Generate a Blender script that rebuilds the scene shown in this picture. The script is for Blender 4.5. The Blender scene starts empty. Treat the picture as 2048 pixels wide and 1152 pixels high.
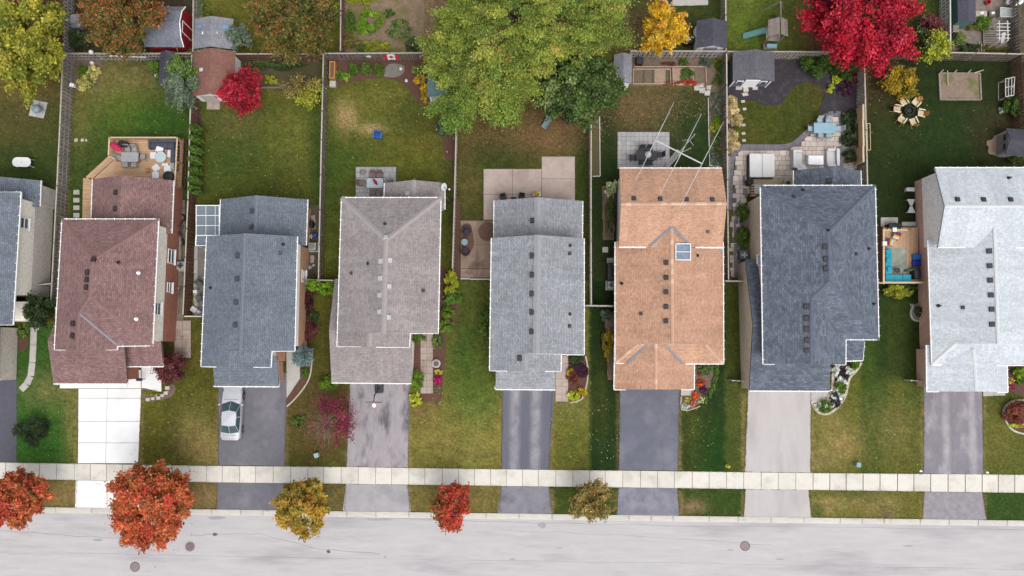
import bpy, math, random
import numpy as np
from mathutils import Vector, Matrix
R = math.radians
sc = bpy.context.scene
COL = sc.collection
# ------------------------------------------------------------------ camera
CAM_H = 71.0; FPX = 1593.0
cam = bpy.data.cameras.new('camera'); camo = bpy.data.objects.new('camera', cam); COL.objects.link(camo)
cam.sensor_width = 36; cam.lens = 36*FPX/2048; cam.clip_end = 3000; cam.clip_start = .5
camo.location = (0, 0, CAM_H); camo.rotation_euler = (R(4.2), 0, R(.75))
sc.camera = camo
# ------------------------------------------------------------------ sky and light (bright overcast)
W = bpy.data.worlds.new('World'); sc.world = W; W.use_nodes = True
nt = W.node_tree; nt.nodes.clear()
wo = nt.nodes.new('ShaderNodeOutputWorld'); wb = nt.nodes.new('ShaderNodeBackground')
sky = nt.nodes.new('ShaderNodeTexSky'); sky.sky_type = 'NISHITA'; sky.sun_disc = False
SUN_EL, SUN_AZ = R(64), R(150)            # azimuth clockwise from north (+Y)
sky.sun_elevation = SUN_EL; sky.sun_rotation = SUN_AZ; sky.dust_density = 5; sky.air_density = 1.0; sky.ozone_density = 1
hs = nt.nodes.new('ShaderNodeHueSaturation'); hs.inputs['Saturation'].default_value = .22   # cloud veil greys the sky
nt.links.new(sky.outputs[0], hs.inputs['Color']); nt.links.new(hs.outputs[0], wb.inputs[0]); nt.links.new(wb.outputs[0], wo.inputs[0])
wb.inputs[1].default_value = .15
sd = bpy.data.lights.new('sun', 'SUN'); sd.energy = .5; sd.angle = R(40); sd.color = (1, .965, .92)
so = bpy.data.objects.new('sun', sd); COL.objects.link(so)
sdir = Vector((math.sin(SUN_AZ)*math.cos(SUN_EL), math.cos(SUN_AZ)*math.cos(SUN_EL), math.sin(SUN_EL)))
so.rotation_euler = sdir.to_track_quat('Z', 'Y').to_euler(); so.location = (0, 0, 60)
vs = sc.view_settings; vs.view_transform = 'Standard'; vs.look = 'None'; vs.gamma = 1; vs.exposure = .98
try: vs.use_curve_mapping = False
except Exception: pass
# ------------------------------------------------------------------ pixel -> place (distance from the height of what it touches)
CM = camo.rotation_euler.to_matrix(); CP = Vector((0, 0, CAM_H)); CMI = CM.transposed()
def ray(u, v): return CM @ Vector(((u-1024)/FPX, (576-v)/FPX, -1))
def G(u, v, z=0.0):
    d = ray(u, v); t = (z-CAM_H)/d.z
    return CP + d*t
def proj(p):
    q = CMI @ (Vector(p)-CP)
    return 1024+FPX*q.x/-q.z, 576-FPX*q.y/-q.z
PX = FPX/CAM_H                            # pixels per metre on the ground
GAIN = 2.0
def lin(c):
    c = c/255
    return c/12.92 if c < .04045 else ((c+.055)/1.055)**2.4
def C(r, g, b, k=1.0): return tuple(min(.8, lin(x)/GAIN*k) for x in (r, g, b)) + (1,)
# ------------------------------------------------------------------ materials
MATS = {}
def N(t, kind, **kw):
    n = t.nodes.new(kind)
    for k, v in kw.items():
        if k in n.inputs: n.inputs[k].default_value = v
        else: setattr(n, k, v)
    return n
def mat(name, c1=None, c2=None, scale=2.0, rough=.85, bump=0.0, bscale=None, metal=0.0, stretch=(1, 1, 1), objvar=.0, spec=.3, blot=None, blot_scale=.3, blot_lo=.5, blot_hi=.7, coat=0):
    if name in MATS: return MATS[name]
    m = bpy.data.materials.new(name); MATS[name] = m; m.use_nodes = True
    t = m.node_tree; L = t.links.new; b = t.nodes['Principled BSDF']
    b.inputs['Roughness'].default_value = rough; b.inputs['Metallic'].default_value = metal
    b.inputs['Specular IOR Level'].default_value = spec; b.inputs['Coat Weight'].default_value = coat
    g = N(t, 'ShaderNodeNewGeometry'); mp = N(t, 'ShaderNodeMapping'); mp.inputs['Scale'].default_value = stretch
    L(g.outputs['Position'], mp.inputs['Vector'])
    c2 = c2 or tuple(x*.75 for x in c1[:3])+(1,)
    n1 = N(t, 'ShaderNodeTexNoise', Scale=scale, Detail=5.0, Roughness=.65); L(mp.outputs[0], n1.inputs['Vector'])
    r1 = N(t, 'ShaderNodeMapRange'); r1.inputs[1].default_value = .3; r1.inputs[2].default_value = .7; L(n1.outputs[0], r1.inputs[0])
    mx = N(t, 'ShaderNodeMix', data_type='RGBA'); L(r1.outputs[0], mx.inputs[0]); mx.inputs[6].default_value = c1; mx.inputs[7].default_value = c2
    out = mx.outputs[2]
    if blot:
        n2 = N(t, 'ShaderNodeTexNoise', Scale=blot_scale, Detail=4.0, Roughness=.6); L(mp.outputs[0], n2.inputs['Vector'])
        r2 = N(t, 'ShaderNodeMapRange'); r2.inputs[1].default_value = blot_lo; r2.inputs[2].default_value = blot_hi; L(n2.outputs[0], r2.inputs[0])
        m2 = N(t, 'ShaderNodeMix', data_type='RGBA'); L(r2.outputs[0], m2.inputs[0]); L(out, m2.inputs[6]); m2.inputs[7].default_value = blot; out = m2.outputs[2]
    if objvar:
        oi = N(t, 'ShaderNodeObjectInfo'); r3 = N(t, 'ShaderNodeMapRange'); r3.inputs[3].default_value = 1-objvar; r3.inputs[4].default_value = 1+objvar; L(oi.outputs['Random'], r3.inputs[0])
        vm = N(t, 'ShaderNodeVectorMath', operation='SCALE'); L(out, vm.inputs[0]); L(r3.outputs[0], vm.inputs['Scale']); out = vm.outputs[0]
    L(out, b.inputs['Base Color'])
    if bump:
        n3 = N(t, 'ShaderNodeTexNoise', Scale=bscale or scale*4, Detail=3.0); L(mp.outputs[0], n3.inputs['Vector'])
        bp = N(t, 'ShaderNodeBump', Strength=bump, Distance=.03); L(n3.outputs[0], bp.inputs['Height']); L(bp.outputs[0], b.inputs['Normal'])
    return m
def brickmat(name, c1, c2, mortar, w, h, ms=.012, rough=.9, bump=.4, var=.25, streak=None, bias=0.0, blot=None):
    """courses laid along the UV of each face, in metres"""
    if name in MATS: return MATS[name]
    m = bpy.data.materials.new(name); MATS[name] = m; m.use_nodes = True
    t = m.node_tree; L = t.links.new; b = t.nodes['Principled BSDF']; b.inputs['Roughness'].default_value = rough; b.inputs['Specular IOR Level'].default_value = .25
    uv = N(t, 'ShaderNodeUVMap')
    br = N(t, 'ShaderNodeTexBrick', offset=.5); br.inputs['Scale'].default_value = 1
    br.inputs['Color1'].default_value = c1; br.inputs['Color2'].default_value = c2; br.inputs['Mortar'].default_value = mortar
    br.inputs['Mortar Size'].default_value = ms; br.inputs['Mortar Smooth'].default_value = .3; br.inputs['Bias'].default_value = bias
    br.inputs['Brick Width'].default_value = w; br.inputs['Row Height'].default_value = h
    L(uv.outputs[0], br.inputs['Vector'])
    g = N(t, 'ShaderNodeNewGeometry')
    n1 = N(t, 'ShaderNodeTexNoise', Scale=.55, Detail=4.0, Roughness=.7); L(g.outputs['Position'], n1.inputs['Vector'])
    r1 = N(t, 'ShaderNodeMapRange'); r1.inputs[1].default_value = .3; r1.inputs[2].default_value = .7; r1.inputs[3].default_value = 1-var; r1.inputs[4].default_value = 1+var*.7; L(n1.outputs[0], r1.inputs[0])
    n2 = N(t, 'ShaderNodeTexNoise', Scale=5.0, Detail=3.0); L(g.outputs['Position'], n2.inputs['Vector'])
    r2 = N(t, 'ShaderNodeMapRange'); r2.inputs[1].default_value = .3; r2.inputs[2].default_value = .7; r2.inputs[3].default_value = .84; r2.inputs[4].default_value = 1.16; L(n2.outputs[0], r2.inputs[0])
    mu = N(t, 'ShaderNodeMath', operation='MULTIPLY'); L(r1.outputs[0], mu.inputs[0]); L(r2.outputs[0], mu.inputs[1])
    vm = N(t, 'ShaderNodeVectorMath', operation='SCALE'); L(br.outputs[0], vm.inputs[0]); L(mu.outputs[0], vm.inputs['Scale'])
    out = vm.outputs[0]
    if streak:                                   # weather streaks running down the slope
        mp = N(t, 'ShaderNodeMapping'); mp.inputs['Scale'].default_value = (1.6, .16, 1); L(uv.outputs[0], mp.inputs['Vector'])
        n4 = N(t, 'ShaderNodeTexNoise', Scale=1.0, Detail=5.0, Roughness=.7); L(mp.outputs[0], n4.inputs['Vector'])
        r4 = N(t, 'ShaderNodeMapRange'); r4.inputs[1].default_value = .33; r4.inputs[2].default_value = .67; r4.inputs[3].default_value = 1-streak; r4.inputs[4].default_value = 1+streak*.6; L(n4.outputs[0], r4.inputs[0])
        v4 = N(t, 'ShaderNodeVectorMath', operation='SCALE'); L(out, v4.inputs[0]); L(r4.outputs[0], v4.inputs['Scale']); out = v4.outputs[0]
    if blot:
        n3 = N(t, 'ShaderNodeTexNoise', Scale=.35, Detail=5.0, Roughness=.7); L(g.outputs['Position'], n3.inputs['Vector'])
        r3 = N(t, 'ShaderNodeMapRange'); r3.inputs[1].default_value = .52; r3.inputs[2].default_value = .75; L(n3.outputs[0], r3.inputs[0])
        m3 = N(t, 'ShaderNodeMix', data_type='RGBA'); L(r3.outputs[0], m3.inputs[0]); L(out, m3.inputs[6]); m3.inputs[7].default_value = blot; out = m3.outputs[2]
    L(out, b.inputs['Base Color'])
    bp = N(t, 'ShaderNodeBump', Strength=bump, Distance=.02); bp.invert = True; L(br.outputs['Fac'], bp.inputs['Height']); L(bp.outputs[0], b.inputs['Normal'])
    return m
def leafmat(name='leaf', trans=.22, rough=.6):
    if name in MATS: return MATS[name]
    m = bpy.data.materials.new(name); MATS[name] = m; m.use_nodes = True
    t = m.node_tree; L = t.links.new; b = t.nodes['Principled BSDF']; b.inputs['Roughness'].default_value = rough; b.inputs['Specular IOR Level'].default_value = .25
    a = N(t, 'ShaderNodeAttribute'); a.attribute_name = 'tint'
    L(a.outputs['Color'], b.inputs['Base Color'])
    tr = N(t, 'ShaderNodeBsdfTranslucent'); L(a.outputs['Color'], tr.inputs['Color'])
    ms = N(t, 'ShaderNodeMixShader'); ms.inputs[0].default_value = trans
    L(b.outputs[0], ms.inputs[1]); L(tr.outputs[0], ms.inputs[2]); L(ms.outputs[0], t.nodes['Material Output'].inputs[0])
    return m
# ------------------------------------------------------------------ mesh building
ORG = {}
def tag(o, label=None, cat=None, group=None, kind=None):
    for k, v in (('label', label), ('category', cat), ('group', group), ('kind', kind)):
        if v: o[k] = v
    return o
def thing(name, label, cat, loc=(0, 0, 0), rz=0, group=None):
    o = bpy.data.objects.new(name, None); COL.objects.link(o); o.empty_display_size = .3
    o.location = loc; o.rotation_euler = (0, 0, rz); tag(o, label, cat, group)
    ORG[o.name] = Vector(loc)
    return o
def lthing(name, label, cat, group=None):            # thing whose parts are modelled in local coordinates
    o = thing(name, label, cat, group=group); ORG[o.name] = Vector((0, 0, 0)); return o
def put(o, u, v, z=0, rz=0, s=1):
    o.location = G(u, v, z); o.rotation_euler = (0, 0, R(rz)); o.scale = (s, s, s); return o
def copy_tree(o, parent=None):
    c = o.copy(); COL.objects.link(c); c.parent = parent; ORG[c.name] = ORG.get(o.name, Vector((0, 0, 0)))
    for ch in list(o.children): copy_tree(ch, c)
    return c
class MB:
    def __init__(s): s.v = []; s.f = []; s.uv = {}
    def poly(s, pts, uv=None):
        i = len(s.v); s.v += [Vector(p) for p in pts]; s.f.append(tuple(range(i, i+len(pts))))
        if uv: s.uv[len(s.f)-1] = uv
        return s
    def prism(s, pts, z0, z1, uvwall=False):
        a = [Vector((p[0], p[1], z0)) for p in pts]; b = [Vector((p[0], p[1], z1)) for p in pts]
        ar = sum(a[i].x*a[(i+1) % len(a)].y-a[(i+1) % len(a)].x*a[i].y for i in range(len(a)))
        if ar < 0: a.reverse(); b.reverse()
        s.poly(b); s.poly(a[::-1]); acc = 0
        for i in range(len(a)):
            j = (i+1) % len(a); l = (a[j]-a[i]).length
            s.poly([a[i], a[j], b[j], b[i]], [(acc, z0), (acc+l, z0), (acc+l, z1), (acc, z1)] if uvwall else None); acc += l
        return s
    def box(s, c, sx, sy, sz, rz=0, rx=0, ry=0):          # c is the centre of the bottom face
        Q = Matrix.Rotation(rz, 3, 'Z') @ Matrix.Rotation(ry, 3, 'Y') @ Matrix.Rotation(rx, 3, 'X'); c = Vector(c)
        p = [c+Q @ Vector((x*sx/2, y*sy/2, z*sz)) for z in (0, 1) for x, y in ((-1, -1), (1, -1), (1, 1), (-1, 1))]
        for f in ((3, 2, 1, 0), (4, 5, 6, 7), (0, 1, 5, 4), (1, 2, 6, 5), (2, 3, 7, 6), (3, 0, 4, 7)): s.poly([p[i] for i in f])
        return s
    def rbox(s, c, sx, sy, sz, r=.05, rz=0, n=3, dome=0):  # rounded corners in plan, softened top edge
        Q = Matrix.Rotation(rz, 3, 'Z'); c = Vector(c); ring = []
        for k, (x, y) in enumerate(((1, 1), (-1, 1), (-1, -1), (1, -1))):
            for q in range(n+1):
                a = (k+q/n)*math.pi/2
                ring.append((x*(sx/2-r)+r*math.cos(a), y*(sy/2-r)+r*math.sin(a)))
        b = min(r*.5, sz*.4)
        lv = [(0, 1), (sz-b, 1), (sz-b*.3, 1-b*.6/max(sx, sy)*2), (sz, 1-b*1.6/max(sx, sy)*2)]
        rows = [[c+Q @ Vector((x*k, y*k, z)) for x, y in ring] for z, k in lv]
        for a, b2 in zip(rows, rows[1:]):
            for i in range(len(ring)):
                j = (i+1) % len(ring); s.poly([a[i], a[j], b2[j], b2[i]])
        top = c+Vector((0, 0, sz+dome)); m = len(ring)
        for i in range(m): s.poly([rows[-1][i], rows[-1][(i+1) % m], top])
        s.poly(rows[0][::-1])
        return s
    def bar(s, a, b, w, h=None):
        a = Vector(a); b = Vector(b); h = h or w; d = (b-a).normalized()
        x = d.cross(Vector((0, 0, 1)));  x = x.normalized() if x.length > 1e-4 else Vector((1, 0, 0)); y = x.cross(d)
        p = [q+x*i*w/2+y*j*h/2 for q in (a, b) for i, j in ((-1, -1), (1, -1), (1, 1), (-1, 1))]
        for f in ((0, 1, 2, 3), (7, 6, 5, 4), (0, 4, 5, 1), (1, 5, 6, 2), (2, 6, 7, 3), (3, 7, 4, 0)): s.poly([p[i] for i in f])
        return s
    def tube(s, pts, r, n=6):
        pts = [Vector(p) for p in pts]; r = r if isinstance(r, (list, tuple)) else [r]*len(pts); rows = []
        for i, p in enumerate(pts):
            d = (pts[min(i+1, len(pts)-1)]-pts[max(i-1, 0)]).normalized()
            x = d.cross(Vector((0, 0, 1))); x = x.normalized() if x.length > 1e-3 else Vector((1, 0, 0)); y = x.cross(d)
            rows.append([p+(x*math.cos(k*2*math.pi/n)+y*math.sin(k*2*math.pi/n))*r[i] for k in range(n)])
        for a, b in zip(rows, rows[1:]):
            for i in range(n): s.poly([a[i], b[i], b[(i+1) % n], a[(i+1) % n]])
        s.poly(rows[0]); s.poly(rows[-1][::-1]); return s
    def lathe(s, c, prof, n=16):                      # prof: list of (radius, z)
        c = Vector(c); rows = [[c+Vector((r*math.cos(k*2*math.pi/n), r*math.sin(k*2*math.pi/n), z)) for k in range(n)] for r, z in prof]
        for a, b in zip(rows, rows[1:]):
            for i in range(n): s.poly([a[i], a[(i+1) % n], b[(i+1) % n], b[i]])
        if prof[0][0] > 1e-3: s.poly(rows[0][::-1])
        if prof[-1][0] > 1e-3: s.poly(rows[-1])
        return s
    def ell(s, c, rx, ry, rz, n=12, m=7):
        c = Vector(c)
        rows = [[c+Vector((rx*math.sin(t)*math.cos(k*2*math.pi/n), ry*math.sin(t)*math.sin(k*2*math.pi/n), -rz*math.cos(t))) for k in range(n)] for t in [math.pi*(i+.02)/(m+.04) for i in range(m+1)]]
        for a, b in zip(rows, rows[1:]):
            for i in range(n): s.poly([a[i], a[(i+1) % n], b[(i+1) % n], b[i]])
        return s
    def build(s, name, m, parent=None, label=None, cat=None, group=None, kind=None, smooth=False, keep=False):
        off = Vector((0, 0, 0))
        if parent is not None: off = ORG.get(parent.name, off)
        elif not keep and s.v:
            xs = [p.x for p in s.v]; ys = [p.y for p in s.v]
            off = Vector(((min(xs)+max(xs))/2, (min(ys)+max(ys))/2, min(p.z for p in s.v)))
        me = bpy.data.meshes.new(name); me.from_pydata([p-off for p in s.v], [], s.f)
        if s.uv:
            ul = me.uv_layers.new(name='UVMap').data; flat = [0.0]*(2*len(ul))
            for fi, uv in s.uv.items():
                st = me.polygons[fi].loop_start
                for k, (a, b) in enumerate(uv): flat[2*(st+k)] = a; flat[2*(st+k)+1] = b
            ul.foreach_set('uv', flat)
        if smooth: me.polygons.foreach_set('use_smooth', [True]*len(me.polygons))
        me.materials.append(m)
        o = bpy.data.objects.new(name, me); COL.objects.link(o)
        if parent is not None: o.parent = parent; ORG[o.name] = off
        else: o.location = off; ORG[o.name] = off
        return tag(o, label, cat, group, kind)
def share(src, parent, loc, rz=0, name=None, scale=None):     # alike piece sharing mesh data
    c = src.copy(); COL.objects.link(c); c.parent = parent
    c.location = Vector(loc)-(ORG.get(parent.name, Vector((0, 0, 0))) if parent else Vector((0, 0, 0))); c.rotation_euler = (0, 0, rz)
    if scale: c.scale = scale
    return c
def rough(pts, step=.5, amp=.04, rnd=random.Random(5), closed=True):
    out = []
    for i in range(len(pts) if closed else len(pts)-1):
        a = Vector(pts[i]); b = Vector(pts[(i+1) % len(pts)]); n = max(1, int((b-a).length/step)); nn = Vector((-(b-a).y, (b-a).x, 0)).normalized()
        for k in range(n):
            j = 0 if k == 0 else rnd.gauss(0, amp)
            out.append(a.lerp(b, k/n)+nn*j)
    return out
def gpoly(px, z=0): return [G(u, v, z) for u, v in px]
def smooth_px(px, n=4, closed=True):                   # catmull-rom through pixel points
    P = px; out = []; L_ = len(P)
    for i in range(L_ if closed else L_-1):
        p0, p1, p2, p3 = (P[(i-1) % L_] if closed or i else P[0]), P[i], P[(i+1) % L_], (P[(i+2) % L_] if closed or i+2 < L_ else P[-1])
        for k in range(n):
            t = k/n
            out.append(tuple(.5*((2*b)+(-a+c)*t+(2*a-5*b+4*c-d)*t*t+(-a+3*b-3*c+d)*t**3) for a, b, c, d in zip(p0, p1, p2, p3)))
    if not closed: out.append(P[-1])
    return out
def sheet(name, px, z0, z1, m, amp=.016, step=.25, parent=None, kind='structure', **kw):
    return MB().prism(rough(gpoly(px, z1), step, amp) if amp else gpoly(px, z1), z0, z1).build(name, m, parent, kind=kind if not parent else None, **kw)
# ================================================================== ground, lawns, road, pavements
rnd = random.Random(11)
gm = mat('far_grass', C(80, 88, 42), C(104, 98, 56), scale=.4)
MB().prism([(-420, -420), (420, -420), (420, 420), (-420, 420)], -1.0, -.12).build('ground', gm, kind='structure', keep=True)
def lawn_material():
    m = bpy.data.materials.new('lawn_grass'); m.use_nodes = True; t = m.node_tree; L = t.links.new; b = t.nodes['Principled BSDF']
    b.inputs['Roughness'].default_value = .9; b.inputs['Specular IOR Level'].default_value = .15
    a = N(t, 'ShaderNodeAttribute'); a.attribute_name = 'tint'; g = N(t, 'ShaderNodeNewGeometry'); P = g.outputs['Position']
    def nz(scale, lo, hi, det=4.0, ro=.65):
        n = N(t, 'ShaderNodeTexNoise', Scale=scale, Detail=det, Roughness=ro); L(P, n.inputs['Vector'])
        r = N(t, 'ShaderNodeMapRange'); r.inputs[1].default_value = .36; r.inputs[2].default_value = .64; r.inputs[3].default_value = lo; r.inputs[4].default_value = hi; L(n.outputs[0], r.inputs[0]); return r.outputs[0]
    v1 = nz(4.6, .58, 1.42, 6.0, .8); v2 = nz(1.2, .76, 1.24, 6.0, .75); dry = nz(.8, -.3, .42, 7.0, .8); tuft = nz(3.0, -.4, .5, 8.0, .85)
    mu = N(t, 'ShaderNodeMath', operation='MULTIPLY'); L(v1, mu.inputs[0]); L(v2, mu.inputs[1])
    vm = N(t, 'ShaderNodeVectorMath', operation='SCALE'); L(a.outputs['Color'], vm.inputs[0]); L(mu.outputs[0], vm.inputs['Scale'])
    mx = N(t, 'ShaderNodeMix', data_type='RGBA'); L(dry, mx.inputs[0]); L(vm.outputs[0], mx.inputs[6])
    sc2 = N(t, 'ShaderNodeVectorMath', operation='MULTIPLY'); sc2.inputs[1].default_value = (1.55, 1.15, 1.35); L(vm.outputs[0], sc2.inputs[0]); L(sc2.outputs[0], mx.inputs[7])
    m2 = N(t, 'ShaderNodeMix', data_type='RGBA'); L(tuft, m2.inputs[0]); L(mx.outputs[2], m2.inputs[6])
    sc3 = N(t, 'ShaderNodeVectorMath', operation='MULTIPLY'); sc3.inputs[1].default_value = (.6, .72, .6); L(mx.outputs[2], sc3.inputs[0]); L(sc3.outputs[0], m2.inputs[7])
    L(m2.outputs[2], b.inputs['Base Color'])
    n = N(t, 'ShaderNodeTexNoise', Scale=9.0, Detail=4.0); L(P, n.inputs['Vector']); bp = N(t, 'ShaderNodeBump', Strength=.6, Distance=.06); L(n.outputs[0], bp.inputs['Height']); L(bp.outputs[0], b.inputs['Normal'])
    return m
# lawn colours: dry, lush, mown strips, bare soil; shade beside fences and walls painted in (u0,v0,u1,v1,soft,colour,alpha) in photo pixels
DRY = (128, 118, 72); OLV = (92, 90, 36); GRN = (62, 88, 34); DGR = (42, 66, 26); VIV = (52, 86, 32); BRN = (104, 82, 58); SOIL = (122, 100, 82); STR = (150, 128, 88); BOLV = (84, 76, 42)
RECT = [(-80, -80, 2130, 1020, 2, OLV, 1), (-80, 200, 125, 640, 8, (60, 70, 29), 1), (20, 650, 155, 930, 5, VIV, 1), (140, 110, 385, 440, 6, (56, 75, 28), 1),
 (283, 770, 440, 935, 5, (96, 96, 34), 1), (330, 735, 437, 935, 8, (88, 90, 31), 1), (395, 200, 650, 640, 8, (80, 86, 32), 1), (570, 560, 700, 935, 6, (86, 84, 34), 1),
 (645, 150, 910, 560, 5, (86, 90, 34), 1), (815, 560, 985, 940, 6, (92, 96, 42), 1), (905, 200, 1185, 560, 6, (70, 74, 31), 1), (1180, 180, 1445, 620, 5, (43, 53, 23), 1),
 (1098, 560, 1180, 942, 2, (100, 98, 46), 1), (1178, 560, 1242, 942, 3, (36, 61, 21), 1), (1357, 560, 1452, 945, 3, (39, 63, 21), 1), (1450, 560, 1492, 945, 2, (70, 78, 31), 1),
 (1455, 120, 1725, 420, 5, (60, 68, 24), 1), (1620, 560, 1850, 950, 4, (80, 86, 31), 1), (1722, 560, 1775, 950, 6, (46, 73, 23), .8), (1720, 110, 2100, 600, 5, (40, 55, 19), 1), (1750, 560, 1850, 760, 20, (37, 55, 20), .8),
 (1960, 780, 2130, 950, 4, (80, 86, 36), 1), (-80, 955, 2130, 1060, 2, (100, 94, 54), 1), (1355, 975, 1495, 1045, 3, (51, 70, 24), 1), (1615, 975, 1850, 1050, 3, (94, 92, 39), 1), (1960, 975, 2130, 1050, 3, (49, 72, 26), 1), (1098, 968, 1240, 1040, 3, (61, 73, 28), 1),
 (-80, -80, 125, 105, 3, (92, 66, 56), 1), (130, -80, 390, 105, 3, (62, 54, 42), 1), (395, -80, 680, 105, 3, (92, 92, 37), 1), (683, -80, 900, 105, 3, SOIL, 1), (900, -80, 1265, 105, 3, (82, 74, 46), 1), (1262, -80, 1452, 103, 3, (56, 65, 28), 1), (1455, -80, 1630, 103, 3, (82, 96, 36), 1), (1630, -80, 1900, 103, 20, (56, 68, 28), 1), (1900, -80, 2130, 103, 3, (88, 82, 66), 1)]
for a_, b_, v_ in ((155, 281, 926), (436, 571, 931), (697, 817, 934), (1003, 1102, 938), (1239, 1358, 941), (1489, 1622, 945), (1847, 1966, 948)):
    RECT += [(a_-6, 785, a_+2, v_, 4, (142, 122, 84), .55), (b_-2, 785, b_+6, v_, 4, (142, 122, 84), .55), (a_-7, v_+40, a_+2, v_+92, 4, (142, 122, 84), .5), (b_-2, v_+40, b_+7, v_+92, 4, (142, 122, 84), .5)]
GAUS = [(255, 160, 60, 28, (122, 108, 72), .8), (200, 175, 35, 40, (116, 106, 66), .8), (270, 215, 40, 25, (104, 108, 41), .6), (310, 240, 60, 35, (44, 79, 23), .8), (340, 150, 30, 20, (48, 65, 28), .6), (160, 240, 14, 50, (118, 110, 64), .6), (230, 230, 40, 40, (72, 98, 29), .5),
 (30, 250, 60, 40, (86, 78, 44), .6), (60, 180, 50, 30, (96, 80, 50), .7), (60, 330, 60, 30, (48, 67, 24), .7), (100, 780, 40, 26, (118, 112, 72), .6), (145, 850, 12, 70, (116, 108, 62), .8), (60, 880, 40, 40, (50, 104, 27), .6),
 (390, 880, 30, 40, (150, 134, 88), .7), (420, 900, 30, 25, (150, 132, 88), .7), (320, 900, 40, 30, (90, 88, 32), .4), (500, 300, 60, 50, (53, 72, 24), .6), (590, 270, 40, 60, (96, 98, 44), .7), (450, 330, 40, 40, (56, 77, 28), .6), (470, 240, 40, 25, (98, 90, 56), .6), (560, 360, 60, 30, (65, 73, 29), .5), (632, 320, 10, 120, (43, 65, 23), .7),
 (590, 470, 30, 30, (48, 46, 27), .9), (690, 232, 18, 22, (160, 138, 98), .95), (745, 258, 17, 8, (176, 154, 112), .95), (780, 205, 50, 30, (108, 106, 49), .7), (850, 300, 40, 40, (98, 96, 39), .6), (700, 330, 30, 40, (56, 79, 26), .7), (662, 350, 14, 90, (49, 75, 23), .7), (820, 230, 40, 30, (51, 67, 23), .6), (900, 400, 14, 60, (44, 60, 23), .8),
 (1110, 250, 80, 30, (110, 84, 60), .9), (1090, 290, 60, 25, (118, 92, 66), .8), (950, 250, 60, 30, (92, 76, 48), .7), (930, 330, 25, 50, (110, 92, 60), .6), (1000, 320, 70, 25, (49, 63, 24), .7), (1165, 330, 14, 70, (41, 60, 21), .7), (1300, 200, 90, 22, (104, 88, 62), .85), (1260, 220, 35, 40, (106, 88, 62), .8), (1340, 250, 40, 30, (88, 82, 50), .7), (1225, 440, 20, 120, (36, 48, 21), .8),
 (860, 870, 45, 50, (126, 114, 62), .8), (960, 860, 44, 66, (134, 124, 68), .8), (930, 700, 25, 90, (51, 79, 26), .8), (900, 620, 20, 40, (92, 82, 48), .6), (960, 800, 30, 40, (66, 100, 32), .6), (840, 820, 25, 20, (110, 90, 60), .6), (980, 640, 14, 100, (44, 63, 24), .6),
 (1130, 800, 30, 30, (128, 118, 78), .6), (1140, 880, 30, 60, (84, 96, 32), .6), (1205, 790, 10, 80, (84, 92, 34), .5), (1210, 900, 20, 30, (34, 72, 21), .6), (1385, 850, 18, 60, (86, 90, 36), .6), (1425, 900, 22, 40, (30, 70, 18), .7), (1395, 780, 25, 30, (30, 51, 20), .5),
 (1560, 200, 60, 40, (70, 79, 26), .5), (1500, 270, 40, 25, (84, 84, 29), .6), (1660, 860, 35, 55, (122, 114, 66), .85), (1690, 890, 25, 25, (150, 130, 86), .6), (1640, 920, 25, 20, (130, 118, 80), .6), (1790, 860, 40, 50, (108, 104, 60), .75), (1830, 760, 15, 50, (56, 73, 28), .6), (1640, 810, 15, 10, (100, 90, 50), .5), (1800, 930, 50, 14, (92, 92, 41), .6),
 (1760, 160, 30, 50, (92, 76, 50), .7), (1780, 250, 40, 50, (60, 68, 29), .6), (1870, 300, 60, 40, (39, 67, 23), .7), (1900, 250, 60, 30, (43, 70, 24), .6), (2000, 260, 40, 40, (74, 62, 42), .7), (1830, 330, 50, 30, (53, 72, 28), .5), (1770, 420, 30, 60, (39, 58, 21), .7),
 (2000, 870, 40, 40, (104, 102, 50), .7), (2030, 780, 40, 20, (60, 70, 31), .6), (660, 1000, 40, 25, (122, 106, 66), .7), (410, 990, 30, 25, (138, 114, 82), .9), (115, 985, 40, 25, (134, 114, 76), .8), (850, 1000, 30, 25, (108, 100, 52), .7), (960, 1010, 40, 22, (112, 100, 56), .7), (1660, 1010, 35, 18, (138, 126, 82), .7), (1760, 1005, 30, 18, (136, 122, 84), .7), (1632, 1025, 10, 12, (44, 73, 26), .7), (1700, 985, 60, 6, (56, 75, 26), .5), (1385, 1013, 18, 10, (140, 116, 92), .7),
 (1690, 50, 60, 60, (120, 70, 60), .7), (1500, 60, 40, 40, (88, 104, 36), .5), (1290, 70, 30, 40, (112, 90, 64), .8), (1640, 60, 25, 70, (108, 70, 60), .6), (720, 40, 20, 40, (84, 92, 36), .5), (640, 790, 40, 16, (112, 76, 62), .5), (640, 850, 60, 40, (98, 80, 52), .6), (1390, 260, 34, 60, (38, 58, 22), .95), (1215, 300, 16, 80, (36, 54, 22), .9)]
us = np.arange(-70, 2125, 5.0); vv = np.arange(-70, 1052, 5.0)
UU, VV = np.meshgrid(us, vv)
def s2l(c): return np.array([lin(x)/GAIN for x in c])
T = np.zeros(UU.shape+(3,))
rs = np.random.RandomState(3)
JU = UU + rs.normal(0, 1.5, UU.shape); JV = VV + rs.normal(0, 1.5, UU.shape)
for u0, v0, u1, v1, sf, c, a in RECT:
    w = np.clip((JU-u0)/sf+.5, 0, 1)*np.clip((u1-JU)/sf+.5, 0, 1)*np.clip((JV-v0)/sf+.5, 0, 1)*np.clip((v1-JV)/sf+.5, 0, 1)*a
    T = T*(1-w[..., None])+s2l(c)*w[..., None]
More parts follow.
